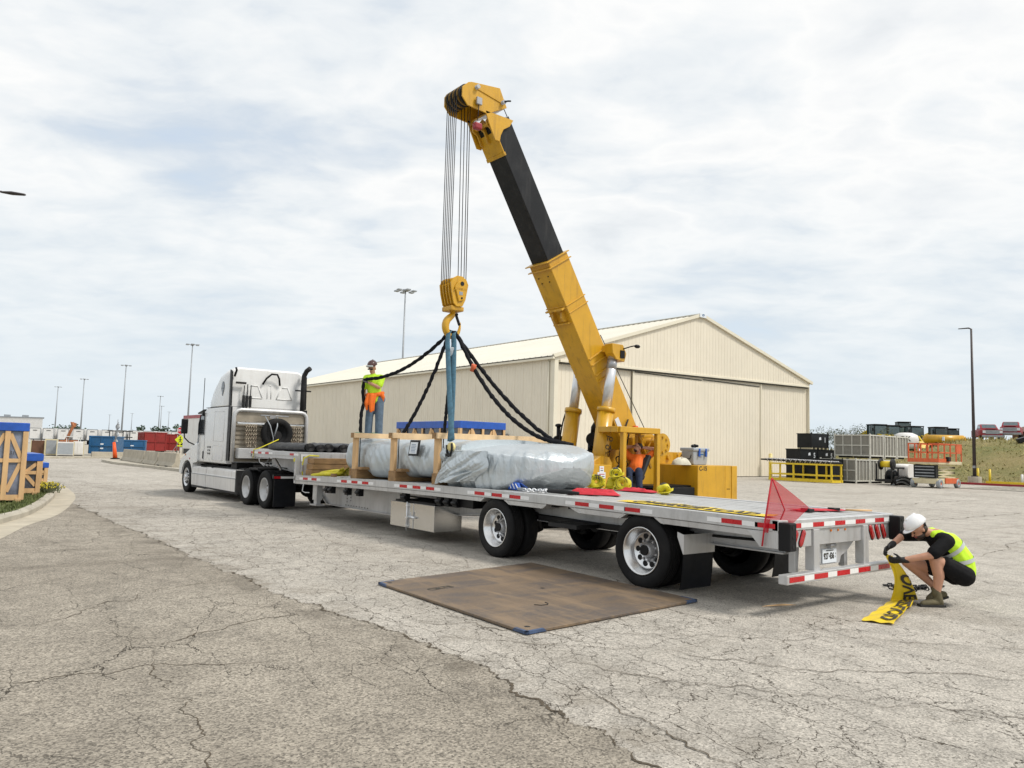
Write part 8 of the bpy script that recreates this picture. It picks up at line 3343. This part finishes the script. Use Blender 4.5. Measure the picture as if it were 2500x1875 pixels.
spots = [(84.6, 40.3, 2.6, None), (88.6, 40.6, 2.6, 'second black-cab yellow loader from the left on the hill'), (93.0, 42.0, 2.9, 'third black-cab yellow loader from the left, partly hidden on the hill'), (92.4, 39.4, 2.5, 'black-cab yellow loader behind the white tank on the hill'), (98.5, 43.5, 2.2, 'higher yellow loader standing at the back of the hill group'), (95.0, 37.6, 2.5, 'black-cab yellow loader above the yellow tank, left of two'), (97.4, 37.2, 2.4, 'black-cab yellow loader above the yellow tank, right of two')]
for i, (x, y, rz, lab) in enumerate(spots):
    z = hillz(x, y) + .15 + (.9 if i == 4 else 0)
    if i == 0:
        ld.location = (x, y, z)
        ld.rotation_euler = (0, 0, rz)
    else:
        copy_tree(ld, (x, y, z), rz, lab)
t = thing('storage_tank', 'yellow cylindrical tank lying on the hill in front of the loaders', 'tank', (87.5, 33.8, hillz(87.5, 33.8)))
zt_ = hillz(87.5, 33.8)
mb = MB()
mb.cyl((86.3, 35.3, 4.35), (88.7, 32.3, 4.35), .52, n=24)
mb.ell((86.3, 35.3, 4.35), (.3, .42, .50))
mb.ell((88.7, 32.3, 4.35), (.3, .42, .50))
tk_ = part('shell', mb, 'crane', t)
for f in (.2, .8):
    x, y = 86.3 + 2.4 * f, 35.3 - 3.0 * f
    mb = MB()
    mb.box((x - .2, y - .4, zt_ - .4), (x + .2, y + .4, 4.0))
    part('saddle', mb, 'steel_dark', t)
mb = MB()
mb.box((86.75, 33.55, 4.2), (86.95, 33.75, 4.65))
part('placard', mb, 'paper', tk_)
t = thing('chemical_tank', 'white rounded tank with black lettering on the hill behind the cages', 'tank', (86.2, 37.6, hillz(86.2, 37.6)))
zt_ = hillz(86.2, 37.6) + .45
mb = MB()
mb.lathe([(0, 0), (1.25, .05), (1.4, .4), (1.4, 1.2), (1.25, 1.7), (.7, 1.95), (0, 2.0)], (86.2, 37.6, zt_), (0, 0, 1), 28)
tk_ = part('shell', mb, 'white_dull', t)
mb = MB()
mb.lathe([(0, 2.1), (.3, 2.1), (.3, 1.95)], (86.2, 37.6, zt_), (0, 0, 1), 14)
part('lid', mb, 'machine_black', tk_)
d_ = Vector((-.93, -.37, 0))
q_ = P(86.2, 37.6, zt_ + 1.2) + d_ * 1.42
text(tk_, 'OK', .8, q_, (.37, -.93, 0), (0, 0, 1), 'ink', bold=.02)
pk = thing('pickup_truck', 'old dark red heavy pickup on the hill, left of two', 'pickup', (0, 0, 0), 0, group='red pickups on the hill', local=True)
mb = MB()
mb.loft([rrect(-1.0, 1.0, .7, 1.45, -2.6, .12, .1), rrect(-1.05, 1.05, .65, 1.55, -1.2, .12, .1), rrect(-1.05, 1.05, .65, 1.5, 2.6, .05, .1)], True)
part('body', mb, 'red_paint', pk)
mb = MB()
mb.loft([rrect(-.92, .92, 1.45, 1.6, -1.3, .05, .05), rrect(-.82, .82, 1.45, 2.15, -.6, .12, .05), rrect(-.82, .82, 1.45, 2.15, .5, .12, .05), rrect(-.88, .88, 1.45, 1.6, .8, .05, .05)], True)
cb = part('cab', mb, 'red_paint', pk)
mb = MB()
mb.prism([(-.74, -1.16, 1.68), (.74, -1.16, 1.68), (.68, -.66, 2.09), (-.68, -.66, 2.09)], (0, -.03, .02))
part('windscreen', mb, 'cab_glass', cb)
for x_ in (-.86, .83):
    mb = MB()
    mb.prism([(x_, -.95, 1.65), (x_, .55, 1.65), (x_, .45, 2.03), (x_, -.6, 2.03)], (.03, 0, 0))
    part('side_window', mb, 'cab_glass', cb)
mb = MB()
mb.box((-.6, -2.5, 1.54), (.6, -1.3, 1.60))
part('bonnet_bulge', mb, 'red_paint', pk, bev=.03)
mb = MB()
mb.box((-.7, -2.68, .95), (.7, -2.6, 1.4))
part('grille', mb, 'galv', pk)
for x_ in (-.85, .85):
    mb = MB()
    mb.box((x_ - .15, -2.67, 1.05), (x_ + .15, -2.6, 1.35))
    part('headlight', mb, 'paper', pk)
mb = MB()
mb.box((-1.1, -2.85, .55), (1.1, -2.65, .8))
part('bumper', mb, 'galv', pk, bev=.03)
for x_ in (-.95, .95):
    for y_ in (-1.75, 1.7):
        mb = MB()
        mb.lathe([(.2, -.14), (.38, -.15), (.43, -.1), (.43, .1), (.38, .15), (.2, .14)], (x_, y_, .43), (1, 0, 0), 18, closed=True)
        part('wheel', mb, 'rubber', pk)
zz_ = hillz(94, 31)
pk.location = (93.8, 31.6, hillz(93.8, 31.6) + .05)
pk.rotation_euler = (0, 0, -1.0)
copy_tree(pk, (96.2, 29.8, hillz(96.2, 29.8) + .3), -1.3, 'old dark red heavy pickup on the hill, right of two')
t = thing('equipment_shed', 'low tan shed roof at the right edge behind the pickups', 'building', (125, 32, hillz(125, 32)))
z0 = hillz(125, 30)
mb = MB()
mb.box((120, 26, z0 - .3), (132, 37.6, z0 + 2.2))
part('wall', mb, 'brown_paint', t)
mb = MB()
mb.prism([(119.2, 25.5, z0 + 2.2), (132.8, 25.5, z0 + 2.2), (126, 25.5, z0 + 3.2)], (0, 12.6, 0))
part('roof', mb, 'brown_paint', t)
t = thing('scrap_pile', 'dark low pile of scrap machinery on the hillside below the pickups', 'scrap', (84, 25.2, hillz(84, 25.2)))
for k in range(9):
    x, y = 82 + rnd.uniform(0, 9), 27.5 - rnd.uniform(0, 5.5)
    zz_ = hillz(x, y)
    mb = MB()
    mb.bar((x, y, zz_ + .2), (x + rnd.uniform(.6, 1.4), y - rnd.uniform(.3, 1), zz_ + rnd.uniform(.3, .6)), rnd.uniform(.4, .9), rnd.uniform(.3, .6))
    part('scrap_piece', mb, rnd.choice(['machine_black', 'brown_paint', 'yellow_paint', 'steel_dark', 'white_dull', 'oak']), t, bev=.03)
for k, (x, y, h, w, lab) in enumerate([(78.3, 44.0, 4.3, 5.0, 'scrubby bush right of the hangar, left half'), (82.0, 41.9, 3.9, 4.6, 'scrubby bush right of the hangar, right half')]):
    tree('bush', lab, x, y, hillz(x, y) - .3, h, w, 'leaf_bush', 'bushes beside the hangar', 2600, .085, .1, 30 + k, 'bush')
